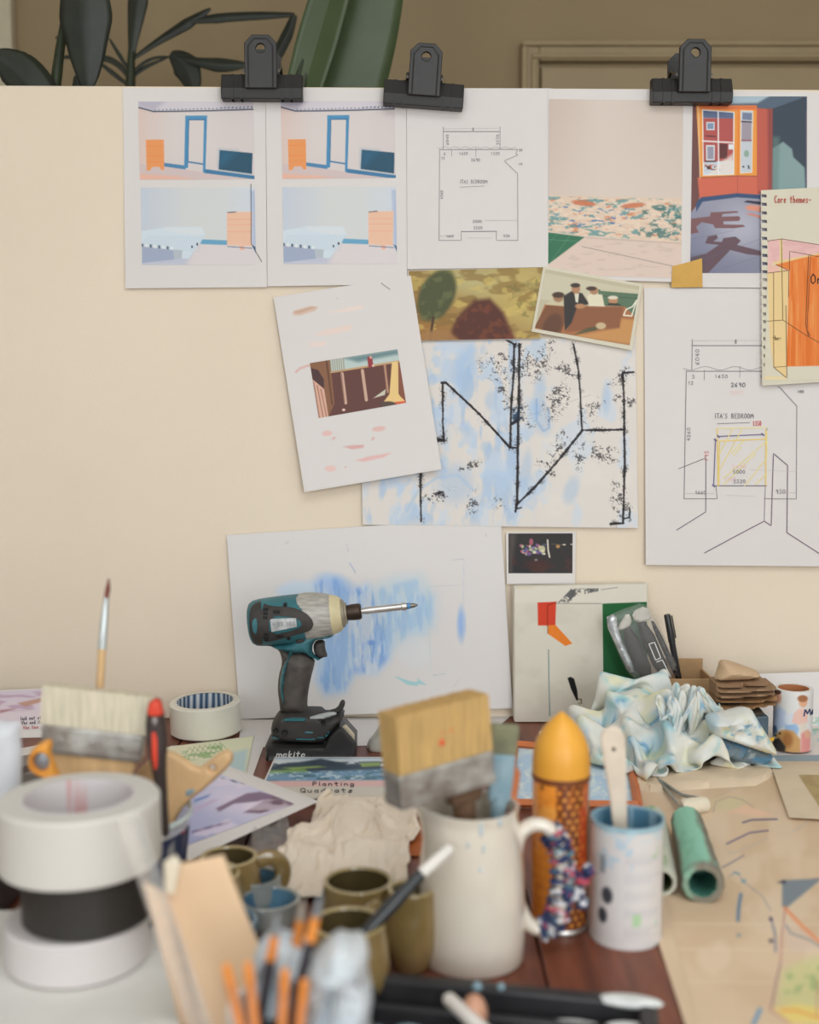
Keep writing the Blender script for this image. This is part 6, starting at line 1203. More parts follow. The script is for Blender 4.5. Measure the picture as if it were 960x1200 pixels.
# sleeve of brushes and pen in the box
m_film = mat('clear_film', (206, 208, 206), .12, .04, 30, .5, 30, alpha=.13, coat=.5); m_dkb = mat('dark_brush', (48, 42, 40), .4, .15, 30); YS = 1.705
bg = thing('brush_packet', 'clear plastic packet of dark brushes leaning out of the cardboard box', 'packet', tuple(P(772, 830, YS)))
for a in (((188, 165), (238, 140), (330, 350), (262, 350)), ((242, 136), (296, 120), (396, 350), (338, 350)), ((300, 122), (326, 128), (428, 350), (402, 350))):
    infl('brush_handle', K8(*a), YS, .004, 5, m_dkb, bg, step=3)
infl('brush_head', K8((176, 150), (220, 84), (238, 138), (190, 165)), YS, .003, 3, mat('grey_white_bristle', (196, 190, 180), .7, .15, 60), bg); infl('brush_head', K8((232, 90), (290, 62), (318, 122), (246, 134)), YS, .003, 3, mat('grey_white_bristle', (196, 190, 180)), bg)
infl('plastic_sleeve', K8((124, 116), (180, 84), (290, 48), (330, 120), (436, 352), (250, 352), (215, 325), (180, 250)), YS, .0085, 6, m_film, bg, step=4)
infl('foil_edge', K8((124, 116), (172, 92), (182, 170), (252, 320), (222, 330), (186, 250)), YS-.004, .004, 4, mat('crinkled_foil', (190, 194, 196), .25, .25, 90, .8, 90, metal=.5), bg)
mb = MB()
for q in (((300, 214), (322, 208), (346, 268), (326, 276), (300, 214)), ((330, 284), (352, 276), (384, 340))): ribbon(mb, K8(*q), 1.1, lambda x, y: P(x, y, YS-.0102), (214, 212, 208), 2)
mb.build('printed_mark', m_ink, bg, recalc=False)
pn_ = thing('black_pen', 'black capped marker pen standing in the cardboard box', 'pen', tuple(P(793, 830, 1.712))); m_pen = mat('pen_black', (40, 39, 40), .3, .05)
a, b = P(*K8((370, 98))[0], 1.712), P(*K8((428, 420))[0], 1.712); Mp = frame(a, b); L_ = np.linalg.norm(b-a)
MB().lathe([(0, 0), (.0042, .0005), (.0048, .002), (.0052, .040), (.0052, .042), (.0046, .0425), (.0046, L_-.01), (.003, L_), (0, L_)], 20, Mp).build('barrel', m_pen, pn_); MB().box((.0062, 0.001, .020), (.0018, .003, .034), Mp).build('clip', m_pen, pn_, smooth=False, bevel=.0006)
# folded brown cloth
m_kr = mat('kraft_cloth', (190, 162, 130), .9, .08, 40, .25, 300); m_kr2 = mat('brown_felt', (146, 116, 88), .9, .1, 40, .2, 300); m_hes = mat('hessian', (160, 122, 84), .9, .25, 70, .5, 250)
kc = thing('folded_cloth', 'pile of folded brown cloth and hessian resting on the slate blue box', 'cloth', tuple(P(870, 838, 1.62)))
def strip_poly(x0, y0, x1, y1, t, sag=0):
    xs_ = np.linspace(x0, x1, 9); top = [(x, y0+(y1-y0)*k+sag*math.sin(k*pi)-t/2) for x, k in zip(xs_, np.linspace(0, 1, 9))]; bot = [(x, y+t) for x, y in reversed(top)]
    return K8(*(top+[(x1+t*.45, y1)]+bot))
for (x1, y0, y1, t, sag, m_, yo) in ((715, 470, 462, 26, 4, mat('fold_gap_shade', (64, 56, 50), .9, .2), .004), (768, 446, 428, 15, 6, m_hes, 0), (752, 432, 424, 12, -4, mat('fold_gap_shade', (64, 56, 50)), .006), (776, 420, 410, 14, 5, m_hes, .001), (764, 400, 388, 17, 3, m_kr2, 0), (768, 382, 368, 19, 2, m_kr2, -.001), (740, 364, 352, 13, 1, m_kr2, .001)):  # dark set-back strips paint the shaded gaps under the hessian folds
    infl('cloth_fold', strip_poly(548, y0, x1, y1, t, sag), 1.602+yo, .032, 2.6, m_, kc, edge=.020, sm=0, disp=lambda x, y: .0012*(ridge(x/9, y/3, 2)-.5))
infl('cloth_flap', K8((550, 356), (566, 318), (576, 277), (600, 275), (640, 288), (690, 306), (726, 322), (728, 346), (640, 352)), 1.600, .026, 22, m_kr, kc, edge=.002)
# printed tube
UY = 1.60; uc = P(928, 880, UY); ux = float(uc[0]); ur = 22.2*S(UY, 840); uz0 = TZ+.0044; uh = float(P(928, 806, UY)[2])-uz0
ut = thing('printed_tube', 'short cardboard tube wrapped with a family photograph with a dog', 'tube', (ux, UY, uz0))
mb = MB().lathe([(ur*.80, .001), (ur, 0)]+[(ur, uh*i/70) for i in range(1, 71)]+[(ur*.98, uh), (ur*.80, uh)], 130, rotm(loc=(ux, UY, uz0))); V = np.array(mb.v); x, y = proj(V); p = Paint(x, y, (206, 206, 204)); q = cr(830, 760, 6.0)
p.poly(q((450, 250), (730, 250), (730, 330), (450, 330)), (214, 214, 212), .6, 3)
p.poly(q((462, 450), (500, 405), (545, 440), (555, 540), (480, 580), (455, 560)), (176, 190, 214), .95, 1.5); p.ell(*q((493, 350))[0], 4, 6, (204, 160, 138)); p.ell(*q((490, 308))[0], 4, 2.6, (88, 64, 54)); p.poly(q((460, 440), (500, 412), (490, 470), (462, 500)), (166, 182, 210), .6, 1); p.poly(q((530, 470), (600, 450), (640, 500), (590, 540), (540, 520)), (196, 204, 216), .8, 2)
p.poly(q((600, 460), (640, 420), (700, 430), (700, 520), (640, 540), (590, 520)), (214, 176, 164), .95, 1.5); p.ell(*q((668, 375))[0], 5, 6.5, (206, 158, 128)); p.ell(*q((665, 352))[0], 6, 4, (150, 100, 66)); p.poly(q((540, 540), (620, 530), (640, 560), (630, 610), (590, 600), (540, 580)), (140, 170, 204), .95, 1.5); p.poly(q((640, 540), (690, 520), (690, 620), (650, 640)), (206, 194, 180), .9, 1.5)
p.poly(q((470, 610), (500, 580), (540, 570), (600, 580), (650, 640), (650, 735), (540, 730), (480, 640)), (186, 142, 88), .98, 1.5); p.ell(*q((560, 640))[0], 6, 9, (150, 98, 52), .9, 0, .5); p.poly(q((455, 640), (500, 630), (545, 690), (540, 730), (455, 720)), (48, 44, 42), .98, 1.5); p.ell(*q((505, 598))[0], 1.4, 1.2, (40, 32, 28)); p.ell(*q((474, 610))[0], 1.6, 1.2, (60, 44, 36)); p.poly(q((655, 600), (700, 570), (720, 590), (720, 750), (650, 745)), (206, 130, 124), .9, 2); p.ell(*q((700, 605))[0], 3.4, 4.4, (206, 160, 134)); p.poly(q((455, 540), (480, 545), (490, 590), (458, 610)), (60, 86, 120), .8, 1.5); p.poly(q((415, 625), (470, 640), (440, 660)), (214, 160, 50))
back = V[:, 1] > UY+.004; img = p.img; img[back] = (206, 206, 204); mb.build('sleeve', m_print, ut, colors=img)
mb = MB()
def tubef(x, y): 
    px = np.asarray(P(x, y, UY)[..., 0]); Vp = P(x, y, UY); Vp[..., 1] = UY-np.sqrt(np.clip((ur+.0004)**2-(px-ux)**2, 0, None)); return Vp
for t in text('Me', *q((632, 396))[0], 7.4, 7.2, gap=.05): ribbon(mb, t, 1.7, tubef, (44, 56, 92), 1.5)
for t in text('n', *q((712, 396))[0], 7.4, 3.0): ribbon(mb, t, 1.7, tubef, (44, 56, 92), 1.5)
mb.build('lettering', m_ink, ut, recalc=False)
MB().lathe([(ur*.80, .001), (ur*.80, uh), (ur*.76, uh), (ur*.76, .001), (ur*.80, .001)], 48, rotm(loc=(ux, UY, uz0))).build('core', mat('brown_core', (176, 116, 76), .8, .1), ut)
tb2 = infl('paper_tab', [(899, 866), (908, 863.5), (906, 869)], 1.575, .0006, 1, mat('yellow_tab', (222, 166, 50), .6), r2, sm=0, edge=.0004)

# ================================================================== cream cloth, bag, mugs
def drape(name, label, cat, poly, hf, m, step=3.0, dz=.0012, colors=None, parent=None):
    poly = smoothpoly(poly, 2)
    def ff(x, y):
        p = T(x, y, dz); d = edgedist(poly, x, y); p[..., 2] += .0015+hf(np.asarray(x), np.asarray(y))*np.clip(d/7, 0, 1)**.6; return p
    mb, v = shell(poly, step, ff, lambda x, y: T(x, y, dz)); o = mb.build(name, m, parent, colors=None if colors is None else colors(v))
    if parent is None: tag(o, label, cat)
    return o
m_cream = mat('cream_canvas', (217, 203, 186), .9, .04, 20, .15, 350)
def clh(x, y):
    a = .034*np.exp(-((x-425-(y-960)*.25)/46)**2)*smooth(940, 985, y)*(1-smooth(1035, 1075, y)*.5)
    b = .028*np.exp(-(((y-1008)-(x-430)*-.16)/9)**2)*smooth(345, 400, x)
    c_ = .026*np.exp(-(((x-372)-(y-985)*.25)/9)**2)*smooth(945, 965, y)*(1-smooth(1000, 1030, y)); e = .028*np.exp(-((x-350)/26)**2-((y-1040)/22)**2)
    return a+b+c_+e+.008*fbm(x/34, y/22, 2)
n3 = 56; c3 = T(418, 1003)
def st3(u, v):
    c, s_ = math.cos(.35), math.sin(.35); x = u*c-v*s_; y = u*s_+v*c; return np.stack([c3[0]+u*.56, c3[1]+.02+v*1.08+u*.1, TZ+.065+.011*np.sin(u*40+v*14)+.006*np.sin(v*30+1)], -1)
V3 = fall(.30, n3, 0, st3, [('box', (c3[0], 1.2, TZ-.049), (.5, .6, .05)), ('ball', (c3[0]-.006, c3[1]+.03, TZ+.002), (.026, .085, .036)), ('ball', (c3[0]+.03, c3[1]-.06, TZ), (.045, .022, .034)), ('ball', (c3[0]-.05, c3[1]-.06, TZ), (.028, .025, .028)), ('box', (c3[0]+.01, .985, TZ+.05), (.15, .06, .05))], 28, bend=8.0)
tag(cloth_mesh('canvas_cloth', V3, m_cream, None, zmin=TZ+.0085), 'rumpled piece of cream canvas cloth lying behind the green mugs', 'cloth')
# brown packing paper under it
drape('brown_paper', 'piece of brown paper tucked under the cream canvas cloth', 'paper', [(335, 1010), (350, 978), (385, 975), (395, 1010), (340, 1015)], lambda x, y: .012+0*x, mat('brown_wrap', (164, 138, 108), .8, .06), dz=.002)
m_bag = mat('clear_bag', (190, 188, 184), .1, .1, 20, 1.0, 25, alpha=.25, coat=.6)
drape('plastic_bag', 'crumpled clear plastic bag lying between the print and the green mugs', 'bag', [(290, 985), (310, 968), (335, 962), (346, 985), (344, 1010), (330, 1045), (305, 1040), (290, 1015)], lambda x, y: .010+.014*ridge(x/16, y/12, 3), m_bag, step=2.5)
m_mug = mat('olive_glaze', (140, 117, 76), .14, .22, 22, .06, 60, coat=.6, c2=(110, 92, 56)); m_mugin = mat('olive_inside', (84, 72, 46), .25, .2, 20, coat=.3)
m_rimg = mat('glaze_rim', (156, 138, 92), .2, .15, 40, coat=.5)
def mug(label, x, y, rpx, h, hang=None, m=m_mug, bulge=1.12, name='mug', cat='mug', mi=None, mr=None):
    c = T(x, y, h); r_ = rpx*S(float(c[1]), y); o = thing(name, label, cat, (c[0], c[1], TZ), None if name == 'dish' else 'olive glazed pottery'); M = rotm(loc=(c[0], c[1], TZ))
    B_ = bulge; t = .0035
    out = [(0, .001), (r_*.72, .001), (r_*.82, .004), (r_*B_*.98, h*.32), (r_*B_, h*.5), (r_*(1+(B_-1)*.6), h*.75), (r_*1.0, h*.95), (r_, h-.001)]
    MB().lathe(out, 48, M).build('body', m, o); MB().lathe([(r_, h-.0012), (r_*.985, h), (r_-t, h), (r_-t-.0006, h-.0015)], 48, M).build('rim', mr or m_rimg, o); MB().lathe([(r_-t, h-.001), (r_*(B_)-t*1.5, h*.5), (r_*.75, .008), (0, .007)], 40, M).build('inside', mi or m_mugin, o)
    if hang is not None:
        d = np.array([math.cos(hang), math.sin(hang), 0]); cc = np.array([c[0], c[1], TZ]); q = [cc+d*r_*(1.0)+np.array([0, 0, h*.86]), cc+d*(r_+.014)+np.array([0, 0, h*.93]), cc+d*(r_+.025)+np.array([0, 0, h*.72]), cc+d*(r_+.022)+np.array([0, 0, h*.4]), cc+d*r_*1.05+np.array([0, 0, h*.24])]
        q = smoothpoly(np.array(q), 2, False); MB().tube([tuple(v) for v in q], .0052, 10, flat=1.5).build('handle', m, o)
    return o
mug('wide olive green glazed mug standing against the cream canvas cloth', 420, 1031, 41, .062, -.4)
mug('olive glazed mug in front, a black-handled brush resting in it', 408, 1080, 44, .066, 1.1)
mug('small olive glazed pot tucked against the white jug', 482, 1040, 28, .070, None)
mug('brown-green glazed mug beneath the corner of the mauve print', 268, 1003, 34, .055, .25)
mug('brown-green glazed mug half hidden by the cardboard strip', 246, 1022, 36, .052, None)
m_bl = mat('blue_glaze', (92, 128, 148), .12, .25, 25, coat=.6, c2=(62, 92, 116)); m_gl = mat('grey_glaze', (150, 152, 146), .15, .2, 25, coat=.5, c2=(112, 118, 118))
mug('shallow grey dish with glossy blue inside, beside the small brushes', 316, 1052, 36, .030, None, m_gl, 1.0, 'dish', 'dish', m_bl, m_gl)
mug('small blue-rimmed glazed dish below the brown-green mugs', 300, 1026, 30, .034, None, m_gl, 1.02, 'dish', 'dish', m_bl, m_gl)
mug('dark blue glazed dish behind the folded cardboard strip', 262, 1078, 40, .030, None, m_bl, 1.0, 'dish', 'dish', m_bl, m_bl)
# brush resting in the front mug
bb = thing('paint_brush', 'slim black-handled brush with white tip resting in the front olive mug', 'brush', tuple(P(440, 1085, .88)))
a, b, c = P(424, 1098, .90), P(494, 1024, .925), P(528, 994, .94)
MB().tube([tuple(a), tuple((a+b)/2), tuple(b)], [.0052, .0062, .0048], 12).build('handle', mat('black_lacquer', (46, 48, 50), .25, .05), bb); MB().tube([tuple(b), tuple((b+c)/2), tuple(c), tuple(c+(c-b)*.06)], [.0047, .0050, .0044, .001], 12).build('tip', mat('white_tip', (214, 208, 200), .5, .04), bb)
# dish of reddish water in the mug
# ================================================================== the tub of tools at the left
UYc = 1.075; tbx = P(142, 1080, UYc); tr2 = 84*S(UYc, 960); tz = float(P(142, 949, UYc)[2])-TZ
tub = thing('plastic_tub', 'clear plastic tub with navy label holding wide brushes and a knife', 'tub', (float(tbx[0]), UYc, TZ))
M = rotm(loc=(float(tbx[0]), UYc, TZ)); m_tub = mat('clear_plastic', (214, 216, 214), .08, .03, 10, alpha=.25, coat=.5)
MB().lathe([(0, .001), (tr2*.80, .001), (tr2*.82, .003), (tr2*.985, tz-.006), (tr2*1.0, tz-.006), (tr2*1.02, tz-.003), (tr2*1.0, tz), (tr2*.975, tz-.001), (tr2*.80, .004), (0, .003)], 64, M).build('wall', m_tub, tub)
MB().lathe([(tr2*.985, tz-.007), (tr2*1.025, tz-.004), (tr2*1.01, tz+.0005), (tr2*.985, tz-.001), (tr2*.985, tz-.007)], 64, M).build('rim', mat('milky_rim', (196, 206, 206), .3, .05), tub)
mb = MB(); n = 40; A = []
for j in range(21):
    for i in range(n+1):
        a = math.radians(-100+i*110/n); z = .008+(tz-.022)*j/20; r_ = tr2*(.82+.165*z/tz)+.0012; A.append((float(tbx[0])+r_*math.cos(a), UYc+r_*math.sin(a), TZ+z))
mb.add(A, [(j*(n+1)+i, j*(n+1)+i+1, (j+1)*(n+1)+i+1, (j+1)*(n+1)+i) for j in range(20) for i in range(n)]); V = np.array(mb.v); x, y = proj(V); p = Paint(x, y, (46, 54, 84)); p.ell(214, 969, 4, 6, (206, 84, 76)); p.poly([(196, 995), (204, 985), (206, 1030), (198, 1030)], (196, 190, 176), .7, 2); p.line([(216, 980), (215, 1000)], 1.2, (150, 150, 170), .6)
mb.build('label', m_print, tub, colors=p.img, recalc=False)
# wide white brush
wb_ = thing('paint_brush', 'wide flat brush with cream bristles and grey ferrule standing in the clear tub', 'brush', tuple(P(111, 850, 1.05)))
fc = P(111.5, 853, 1.05); sw = S(1.05, 850); M = rotm(math.radians(-4), math.radians(7.6), math.radians(4), fc)
bristles(M, 122*sw, .018, 46*sw, m_hog, wb_, 52, 6, 5, 1.05, .05); ferrule(M, 116*sw, .019, 33*sw, wb_)
hpoly = [(-51, -31), (51, -31), (52, -42), (44, -70), (26, -100), (16, -130), (14, -175), (-14, -175), (-16, -130), (-26, -100), (-44, -70), (-52, -42)]
MB().prism([(a*sw, b*sw) for a, b in hpoly], .012, M).build('handle', m_hand, wb_, smooth=False, bevel=.003)
# slim brush
sb = thing('paint_brush', 'slim round brush with rust-coloured tip standing behind the wide cream brush', 'brush', tuple(P(117, 830, 1.09)))
def rb(pts, rads, name, m, parent): 
    q = [tuple(P(x, y, Y)) for x, y, Y in pts]; return MB().tube(q, [r_*S(pts[0][2], pts[0][1]) for r_ in rads], 14).build(name, m, parent)
rb([(127.5, 678, 1.10), (126.5, 690, 1.10), (124.5, 702, 1.10)], [.8, 3, 2.8], 'bristles', mat('rust_bristle', (132, 74, 62), .7, .3, 60), sb); rb([(124.6, 700, 1.10), (122, 730, 1.10), (119.5, 762, 1.09)], [2.9, 4.4, 4.8], 'ferrule', mat('nickel', (186, 192, 192), .25, .1, metal=.5), sb); rb([(119.6, 760, 1.09), (117.5, 800, 1.09), (112, 900, 1.08), (108, 1000, 1.07)], [4.6, 4.6, 4, 3], 'handle', m_hand, sb)
# knife
C5 = cr(0, 660, 3.31); ky = 1.02
kn = thing('utility_knife', 'black and red utility knife standing upright in the clear tub', 'knife', tuple(P(185, 880, ky)))
infl('grip', C5((572, 548), (590, 526), (620, 520), (634, 552), (646, 640), (652, 700), (644, 770), (652, 950), (660, 1060), (628, 1060), (612, 930), (582, 765), (562, 650)), ky, .008, 6, mat('knife_black', (58, 48, 46), .45, .1, 30), kn)
infl('red_cap', C5((574, 548), (590, 528), (618, 523), (632, 552), (638, 596), (568, 596)), ky-.0035, .0060, 5, mat('knife_red', (206, 66, 44), .4, .05), kn); infl('red_inlay', C5((582, 652), (600, 640), (616, 648), (622, 740), (618, 800), (602, 812), (590, 770)), ky-.0040, .0050, 3, mat('knife_red', (206, 66, 44)), kn); infl('button', C5((588, 606), (600, 596), (612, 606), (610, 630), (594, 634)), ky-.0080, .0025, 2, m_steel, kn)
# wooden paddle brush
wp = thing('paint_brush', 'pale wooden wide brush handle with hanging hole standing tilted in the clear tub', 'brush', tuple(P(200, 940, 1.09)))
hole = [(C5((825, 790))[0][0]+3*math.cos(a), C5((825, 790))[0][1]+2.6*math.sin(a)) for a in np.linspace(0, 2*pi, 12)[:-1]]
infl('handle', C5((500, 850), (560, 775), (640, 722), (690, 735), (770, 795), (800, 775), (862, 724), (895, 722), (908, 745), (900, 778), (800, 872), (740, 915), (700, 960), (660, 1050), (560, 1050), (510, 930)), 1.085, .006, 5, mat('beech_wood', (204, 168, 124), .5, .15, 14, .1, 60, stretch=(3, 3, 1)), wp, holes=[hole])
infl('paint_smear', C5((715, 880), (755, 868), (760, 890), (722, 912)), 1.0795, .0012, 2, m_blue, wp)
# orange cutter
oc_ = thing('rotary_cutter', 'orange plastic tool with a round grey disc poking from the clear tub', 'cutter', tuple(P(60, 900, 1.03)))
hc = C5((163, 768))[0]; hole = [(hc[0]+9.5*math.cos(a), hc[1]+10.5*math.sin(a)) for a in np.linspace(0, 2*pi, 20)[:-1]]
infl('handle', C5((108, 765), (116, 735), (138, 708), (188, 678), (205, 690), (200, 740), (212, 775), (236, 830), (262, 900), (300, 1000), (250, 1000), (206, 880), (178, 832), (140, 815), (116, 795)), 1.005, .007, 4, mat('orange_handle', (240, 148, 62), .4, .05), oc_, holes=[hole])
MB().lathe([(0, -.002), (10*S(1.03, 890), -.002), (10.4*S(1.03, 890), 0), (10*S(1.03, 890), .002), (5*S(1.03, 890), .003), (0, .003)], 28, rotm(pi/2, 0, 0, P(hc[0]+1, hc[1], 1.009))).build('disc', mat('grey_disc', (136, 142, 148), .35, .2, 60, metal=.4), oc_)

# ================================================================== tape stack, pad, case
SY = .905; sxp = 95.0
pad_z = float(P(90, 1163, SY-.056)[2])
pad = MB().box((float(P(95, 1170, SY)[0])-.02, .86, (TZ+pad_z)/2), (.235, .27, pad_z-TZ-.0006)).build('paper_pad', mat('pad_white', (202, 200, 194), .8, .03), bevel=.002, smooth=False); tag(pad, 'thick white pad of paper under the stack of tape rolls', 'pad')
def ring_roll(name, label, xpx, half, ytop, zb, m, core=None, col='tape', cr_=.62, mcore=None, tilt=0):
    r_ = half*S(SY, 1050); xc = float(P(xpx, 1050, SY)[0]); zt_ = float(P(xpx, ytop, SY-r_)[2]); h = zt_-zb
    o = thing(name, label, 'tape roll', (xc, SY, zb), 'stacked tape rolls'); M = rotm(0, tilt, 0, (xc, SY, zb))
    MB().lathe([(r_*cr_, .0005), (r_-.002, .0005), (r_, .0025), (r_, h-.0025), (r_-.002, h), (r_*cr_, h)], 80, M).build('tape', m, o)
    mb = MB().lathe([(r_*cr_, .001), (r_*cr_, h+.0004), (r_*(cr_-.035), h+.0004), (r_*(cr_-.035), .001), (r_*cr_, .001)], 90, M)
    V = np.array(mb.v); a = np.arctan2(V[:, 1]-SY, V[:, 0]-xc)*20; p = Paint(a, (V[:, 2]-zb)*1000, (196, 190, 190))
    if core: p.spots(core, 9, 14, .62, .67, .8, None, 3)
    mb.build('core', m_print, o, colors=p.img); return zt_
m_mask = mat('masking_tape', (194, 190, 183), .6, .02, 20, .04, 300); m_blkt = mat('black_tape', (44, 41, 38), .42, .08, 20, .03, 200)
z = ring_roll('tape_roll', 'matt white roll of tape at the bottom of the stack', 90, 82, 1110, pad_z, mat('white_tape', (190, 184, 182), .6, .02, 20)); z = ring_roll('tape_roll', 'glossy black roll of tape between two white rolls', 103, 75, 1041, z+.0006, m_blkt); z = ring_roll('tape_roll', 'wide cream masking tape roll with red printed core on top of the stack', 96, 93, 966, z+.0006, m_mask, (196, 84, 78), cr_=.70, tilt=math.radians(-.4))
# orange smudge and thread of tape on the roll end
cs_ = MB().box((-.475, 1.12, TZ+.045), (.20, .20, .0885)).build('tool_case', mat('case_black', (44, 44, 46), .4, .1, 30, .1, 100), smooth=False, bevel=.006); tag(cs_, 'black plastic tool case behind the stack of tape rolls', 'case')
MB().box((-.40, 1.012, TZ+.06), (.02, .012, .03)).build('latch', mat('latch_grey', (150, 152, 156), .3, .1), cs_, smooth=False, bevel=.003)
# dark glass bottle
gc = P(186, 1128, .985); gb = thing('glass_jar', 'low dark blue glass jar beside the black tape', 'jar', (float(gc[0]), .985, TZ)); M = rotm(loc=(float(gc[0]), .985, TZ))
MB().lathe([(0, .001), (.024, .001), (.027, .005), (.028, .035), (.024, .045), (.019, .05), (.019, .062), (.0165, .062), (.0165, .05), (.024, .036), (.023, .006), (0, .006)], 40, M).build('body', mat('dark_glass', (46, 66, 88), .06, .2, 30, coat=.8, c2=(28, 36, 48)), gb); MB().lathe([(.0185, .052), (.021, .053), (.021, .057), (.0185, .058)], 32, M).build('neck_ring', mat('dark_glass', (46, 66, 88)), gb)
wt = MB().box((float(P(200, 1150, .93)[0]), .925, TZ+.012), (.05, .07, .0235)).build('white_block', mat('pad_white', (202, 200, 194)), smooth=False, bevel=.004); tag(wt, 'small white block between the pad and the cardboard strip', 'block')
# tracing paper standing at the left edge
m_trace = mat('tracing_paper', (206, 208, 212), .5, .03, 12, alpha=.72)
mb, _ = inflate([(-90, 838), (22, 846), (26, 880), (24, 960), (14, 1040), (10, 1120), (-90, 1120)], .99, .012, 30, 6, .0006); V = np.array(mb.v); V[:, 2] = np.maximum(V[:, 2], TZ+.09); mb.v = V
o = mb.build('tracing_roll', m_trace, None); tag(o, 'milky plastic sleeve standing on the black tool case at the left edge', 'sleeve')

# ================================================================== foreground
# folded cardboard strip
m_card = mat('kraft_card', (214, 184, 150), .8, .05, 14, .06, 100); CY_ = .80
cd = thing('cardboard_strip', 'folded strip of brown cardboard leaning upright in the foreground', 'cardboard', (float(P(260, 1150, CY_)[0]), CY_, TZ))
def yf(x, y): return CY_-(np.asarray(x)-230)*.0001
cpoly = [(196, 1048), (212, 1012), (262, 1002), (272, 1030), (300, 1100), (335, 1190), (390, 1400), (262, 1400), (238, 1200), (214, 1110)]
mb, _ = inflate(cpoly, CY_, .002, 4, 6, .0012, Yf=yf); V = np.array(mb.v); V[:, 2] = np.maximum(V[:, 2], TZ+.0006); mb.v = V; mb.build('panel', m_card, cd)
mb, _ = inflate([(168, 1034), (196, 1048), (214, 1110), (238, 1200), (262, 1400), (238, 1400), (212, 1200), (186, 1100)], CY_, .002, 4, 6, .0012, Yf=lambda x, y: CY_+(np.asarray(x)-196)*.0006); V = np.array(mb.v); V[:, 2] = np.maximum(V[:, 2], TZ+.0006); mb.v = V; mb.build('folded_flap', mat('kraft_edge', (214, 184, 150), .8, .05), cd)
mb, _ = inflate([(192, 1010), (206, 1002), (212, 1012), (204, 1050), (194, 1045)], CY_-.002, .002, 3, 3, .0008); mb.build('torn_corner', mat('torn_paper', (220, 206, 184), .8, .05), cd)
# clear ruler
rl = thing('plastic_ruler', 'clear plastic ruler leaning on the tape rolls in front of the cardboard strip', 'ruler', tuple(P(190, 1040, .80)))
a, b = P(150, 955, .775), P(246, 1235, .735); M = frame(a, b); L_ = np.linalg.norm(b-a); MB().box((0, 0, L_/2), (.016, .002, L_), M).build('blade', mat('ruler_plastic', (206, 196, 184), .12, .05, 20, alpha=.2, coat=.4), rl, smooth=False, bevel=.0006)
mb = MB()
for i in range(60): mb.box((.005 if i % 5 else .0035, .0013, .006+i*(L_-.012)/60), (.004 if i % 5 else .007, .0003, .0005), M)
o = mb.build('scale_marks', mat('scale_ink', (90, 110, 120), .5), rl, smooth=False); o['kind'] = 'stuff'
# pot of small brushes wrapped by a cloth
m_wcl = mat('white_cloth', (196, 195, 192), .9, .05, 14, .2, 120, c2=(166, 178, 188)); PYc = .715
pot_ = thing('brush_pot', 'pot wrapped in white cloth holding small brushes in the foreground', 'pot', (float(P(345, 1190, PYc)[0]), PYc, TZ)); pxc = float(P(345, 1190, PYc)[0]); M = rotm(loc=(pxc, PYc, TZ)); ph_ = float(P(345, 1178, PYc)[2])-TZ
MB().lathe([(0, .001), (.036, .001), (.040, .004), (.042, ph_), (.039, ph_), (.037, .006), (0, .006)], 48, M).build('jar', mat('jar_white', (206, 200, 192), .3, .03), pot_)
infl('cloth_wrap', [(362, 1128), (380, 1108), (396, 1096), (410, 1102), (422, 1098), (434, 1112), (430, 1135), (438, 1165), (432, 1200), (444, 1330), (330, 1330), (345, 1210), (352, 1160)], PYc-.012, .022, 14, m_wcl, pot_, step=3, disp=lambda x, y: .010*(ridge(x/17+y/60, y/44, 1)**2-.4)*2+.003*(ridge(x/7, y/16, 1)-.5))
infl('cloth_wrap', [(298, 1110), (318, 1092), (352, 1100), (372, 1118), (368, 1180), (350, 1330), (290, 1330), (286, 1180)], PYc+.02, .018, 12, m_wcl, pot_, step=4, disp=lambda x, y: .009*(ridge(x/16+4, y/44, 1)**2-.4)*2)
m_obr = mat('orange_tip', (232, 134, 58), .6, .1, 40); m_bkh = mat('dark_handle', (52, 50, 56), .4, .1); m_ohd = mat('orange_handle_wood', (206, 132, 76), .5, .12)
bl = [((322, 1096), (308, 1180), .70, 'black-handled small brush with orange collar, leaning left in the cloth-wrapped pot', m_bkh, 1), ((370, 1074), (346, 1178), .70, 'black-handled small brush with orange collar, leaning right in the cloth-wrapped pot', m_bkh, 1), ((265, 1132), (285, 1215), .675, 'short orange-handled brush beside the cardboard strip', m_ohd, 0), ((291, 1130), (300, 1215), .675, 'second short orange-handled brush in the pot', m_ohd, 0), ((334, 1138), (330, 1215), .675, 'orange-handled brush standing in the middle of the pot', m_ohd, 0), ((357, 1150), (350, 1215), .675, 'orange-handled brush half hidden by the white cloth', m_ohd, 0), ((352, 1078), (345, 1130), .73, 'grey-tipped brush with orange collar at the back of the pot', m_ohd, 2)]
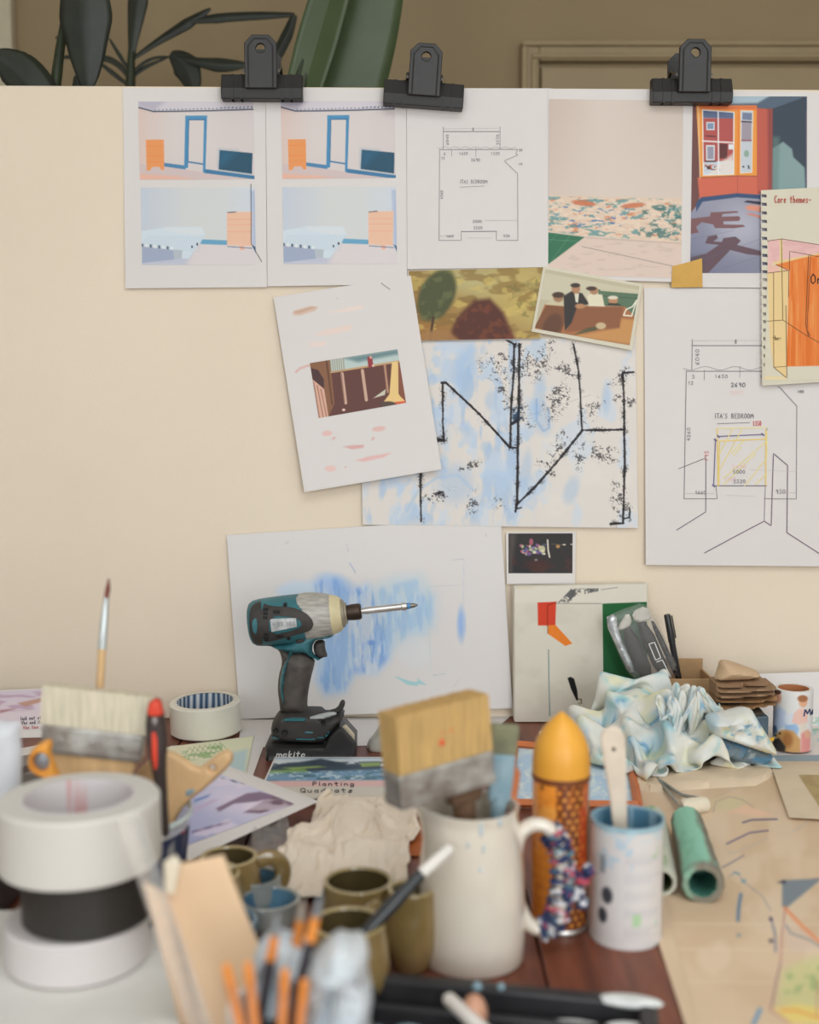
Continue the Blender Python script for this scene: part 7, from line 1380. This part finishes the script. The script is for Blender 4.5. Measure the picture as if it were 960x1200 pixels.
for (a, b, Y, lab_, mh, kind) in bl:
    A_, B_ = P(*a, Y), P(*b, Y); d = (B_-A_)/np.linalg.norm(B_-A_); E_ = np.array([pxc+(A_[0]-pxc)*.3, PYc, TZ+.012]); E_ = B_+d*max(.02, (B_[2]-TZ-.02)/max(.3, -d[2])*.9); E_[2] = max(E_[2], TZ+.012); s_ = S(Y, 1100)
    o = thing('small_brush', lab_, 'brush', tuple(E_), 'small brushes in the foreground pot')
    if kind == 0:
        MB().tube([tuple(A_-d*4*s_), tuple(A_), tuple(A_+d*22*s_)], [1.5*s_, 5.5*s_, 6*s_], 12).build('tip', m_obr, o); MB().tube([tuple(A_+d*22*s_), tuple(B_), tuple(E_)], [6*s_, 6.4*s_, 4*s_], 12).build('handle', mh, o)
    else:
        up = A_-d*26*s_
        MB().tube([tuple(up), tuple(A_-d*12*s_), tuple(A_)], [1.5*s_, 4.5*s_, 5*s_], 12).build('bristles', mat('grey_bristle', (150, 140, 128), .7, .2) if kind == 2 else mat('steel_tip', (140, 146, 150), .35, .2, metal=.5), o); MB().tube([tuple(A_), tuple(A_+d*30*s_)], [5.4*s_, 6.6*s_], 12).build('collar', m_obr, o); MB().tube([tuple(A_+d*30*s_), tuple(B_), tuple(E_)], [6.2*s_, 6.2*s_, 4*s_], 12).build('handle', mh, o)
# black paint tray
m_trb = mat('tray_black', (46, 45, 47), .4, .15, 30, .1, 120, c2=(34, 33, 35)); tl, trr = T(428, 1136, .026), T(772, 1168, .026)
trd = thing('paint_tray', 'black paint-smeared tray lying in the foreground before the white jug', 'tray', (float((tl[0]+trr[0])/2), float((tl[1]+trr[1])/2), TZ))
e = (trr-tl); L_ = np.linalg.norm(e); e = e/L_; f_ = np.array([e[1], -e[0], 0]); f_ = f_ if f_[1] < 0 else -f_; M = Matrix(((e[0], f_[0], 0, tl[0]), (e[1], f_[1], 0, tl[1]), (0, 0, 1, TZ), (0, 0, 0, 1)))
D_ = .17
for nm, c, s_ in (('floor_plate', (L_/2, D_/2, .003), (L_-.01, D_-.01, .005)), ('far_rim', (L_/2, .007, .0145), (L_, .014, .024)), ('near_rim', (L_/2, D_-.007, .0145), (L_, .014, .024)), ('side_rim', (.007, D_/2, .0145), (.014, D_-.03, .024)), ('side_rim', (L_-.007, D_/2, .0145), (.014, D_-.03, .024)), ('groove_ridge', (L_/2, .035, .010), (L_-.03, .006, .016))):
    MB().box(c, s_, M).build(nm, m_trb, trd, smooth=False, bevel=.003)
def blot(x, y, z, rx, ry, m, nm='paint_blot', rz=.004): MB().sphere((0, 0, 0), 1, 14, 8, (rx, ry, rz), M=M @ Matrix.Translation((x, y, z))).build(nm, m, trd)
m_wp = mat('white_paint', (206, 208, 206), .45, .1, 60, .3, 80)
for x, y, z, a, b in ((L_-.022, .008, .0245, .026, .009), (L_-.02, .033, .016, .02, .008), (L_-.06, .028, .012, .02, .004), (L_*.42, .02, .006, .006, .004), (L_*.24, .025, .006, .010, .005)): blot(x, y, z, a, b, m_wp)
for x, y, z, a, b in ((L_*.2, .05, .007, .012, .006), (L_*.4, .012, .0265, .004, .003), (L_*.48, .010, .0265, .003, .003), (L_*.1, .055, .007, .006, .004)): blot(x, y, z, a, b, m_blue)
ws = thing('white_stick', 'white plastic stick with pinkish blob lying across the black tray', 'stick', tuple(P(545, 1185, .80))); a, b = P(523, 1168, .84), P(585, 1225, .79); MB().tube([tuple(a), tuple(a+(b-a)*.05), tuple(b)], [.003, .0052, .0055], 14).build('rod', mat('white_plastic', (220, 212, 206), .3, .03), ws); MB().sphere(tuple(P(556, 1188, .83)), .012, 16, 10, (.8, 1, 1.2)).build('blob', mat('pink_clay', (190, 142, 116), .6, .1), ws)
# crumpled film beside the driver
o = infl('plastic_film', [(429, 880), (431, 868), (440, 858), (447, 846), (470, 846), (470, 884), (440, 884)], 1.60, .012, 8, mat('grey_film', (176, 174, 166), .2, .15, 40, .6, 60, coat=.4), None, step=3); tag(o, 'small crumpled grey plastic film lying behind the golden brush', 'plastic film')
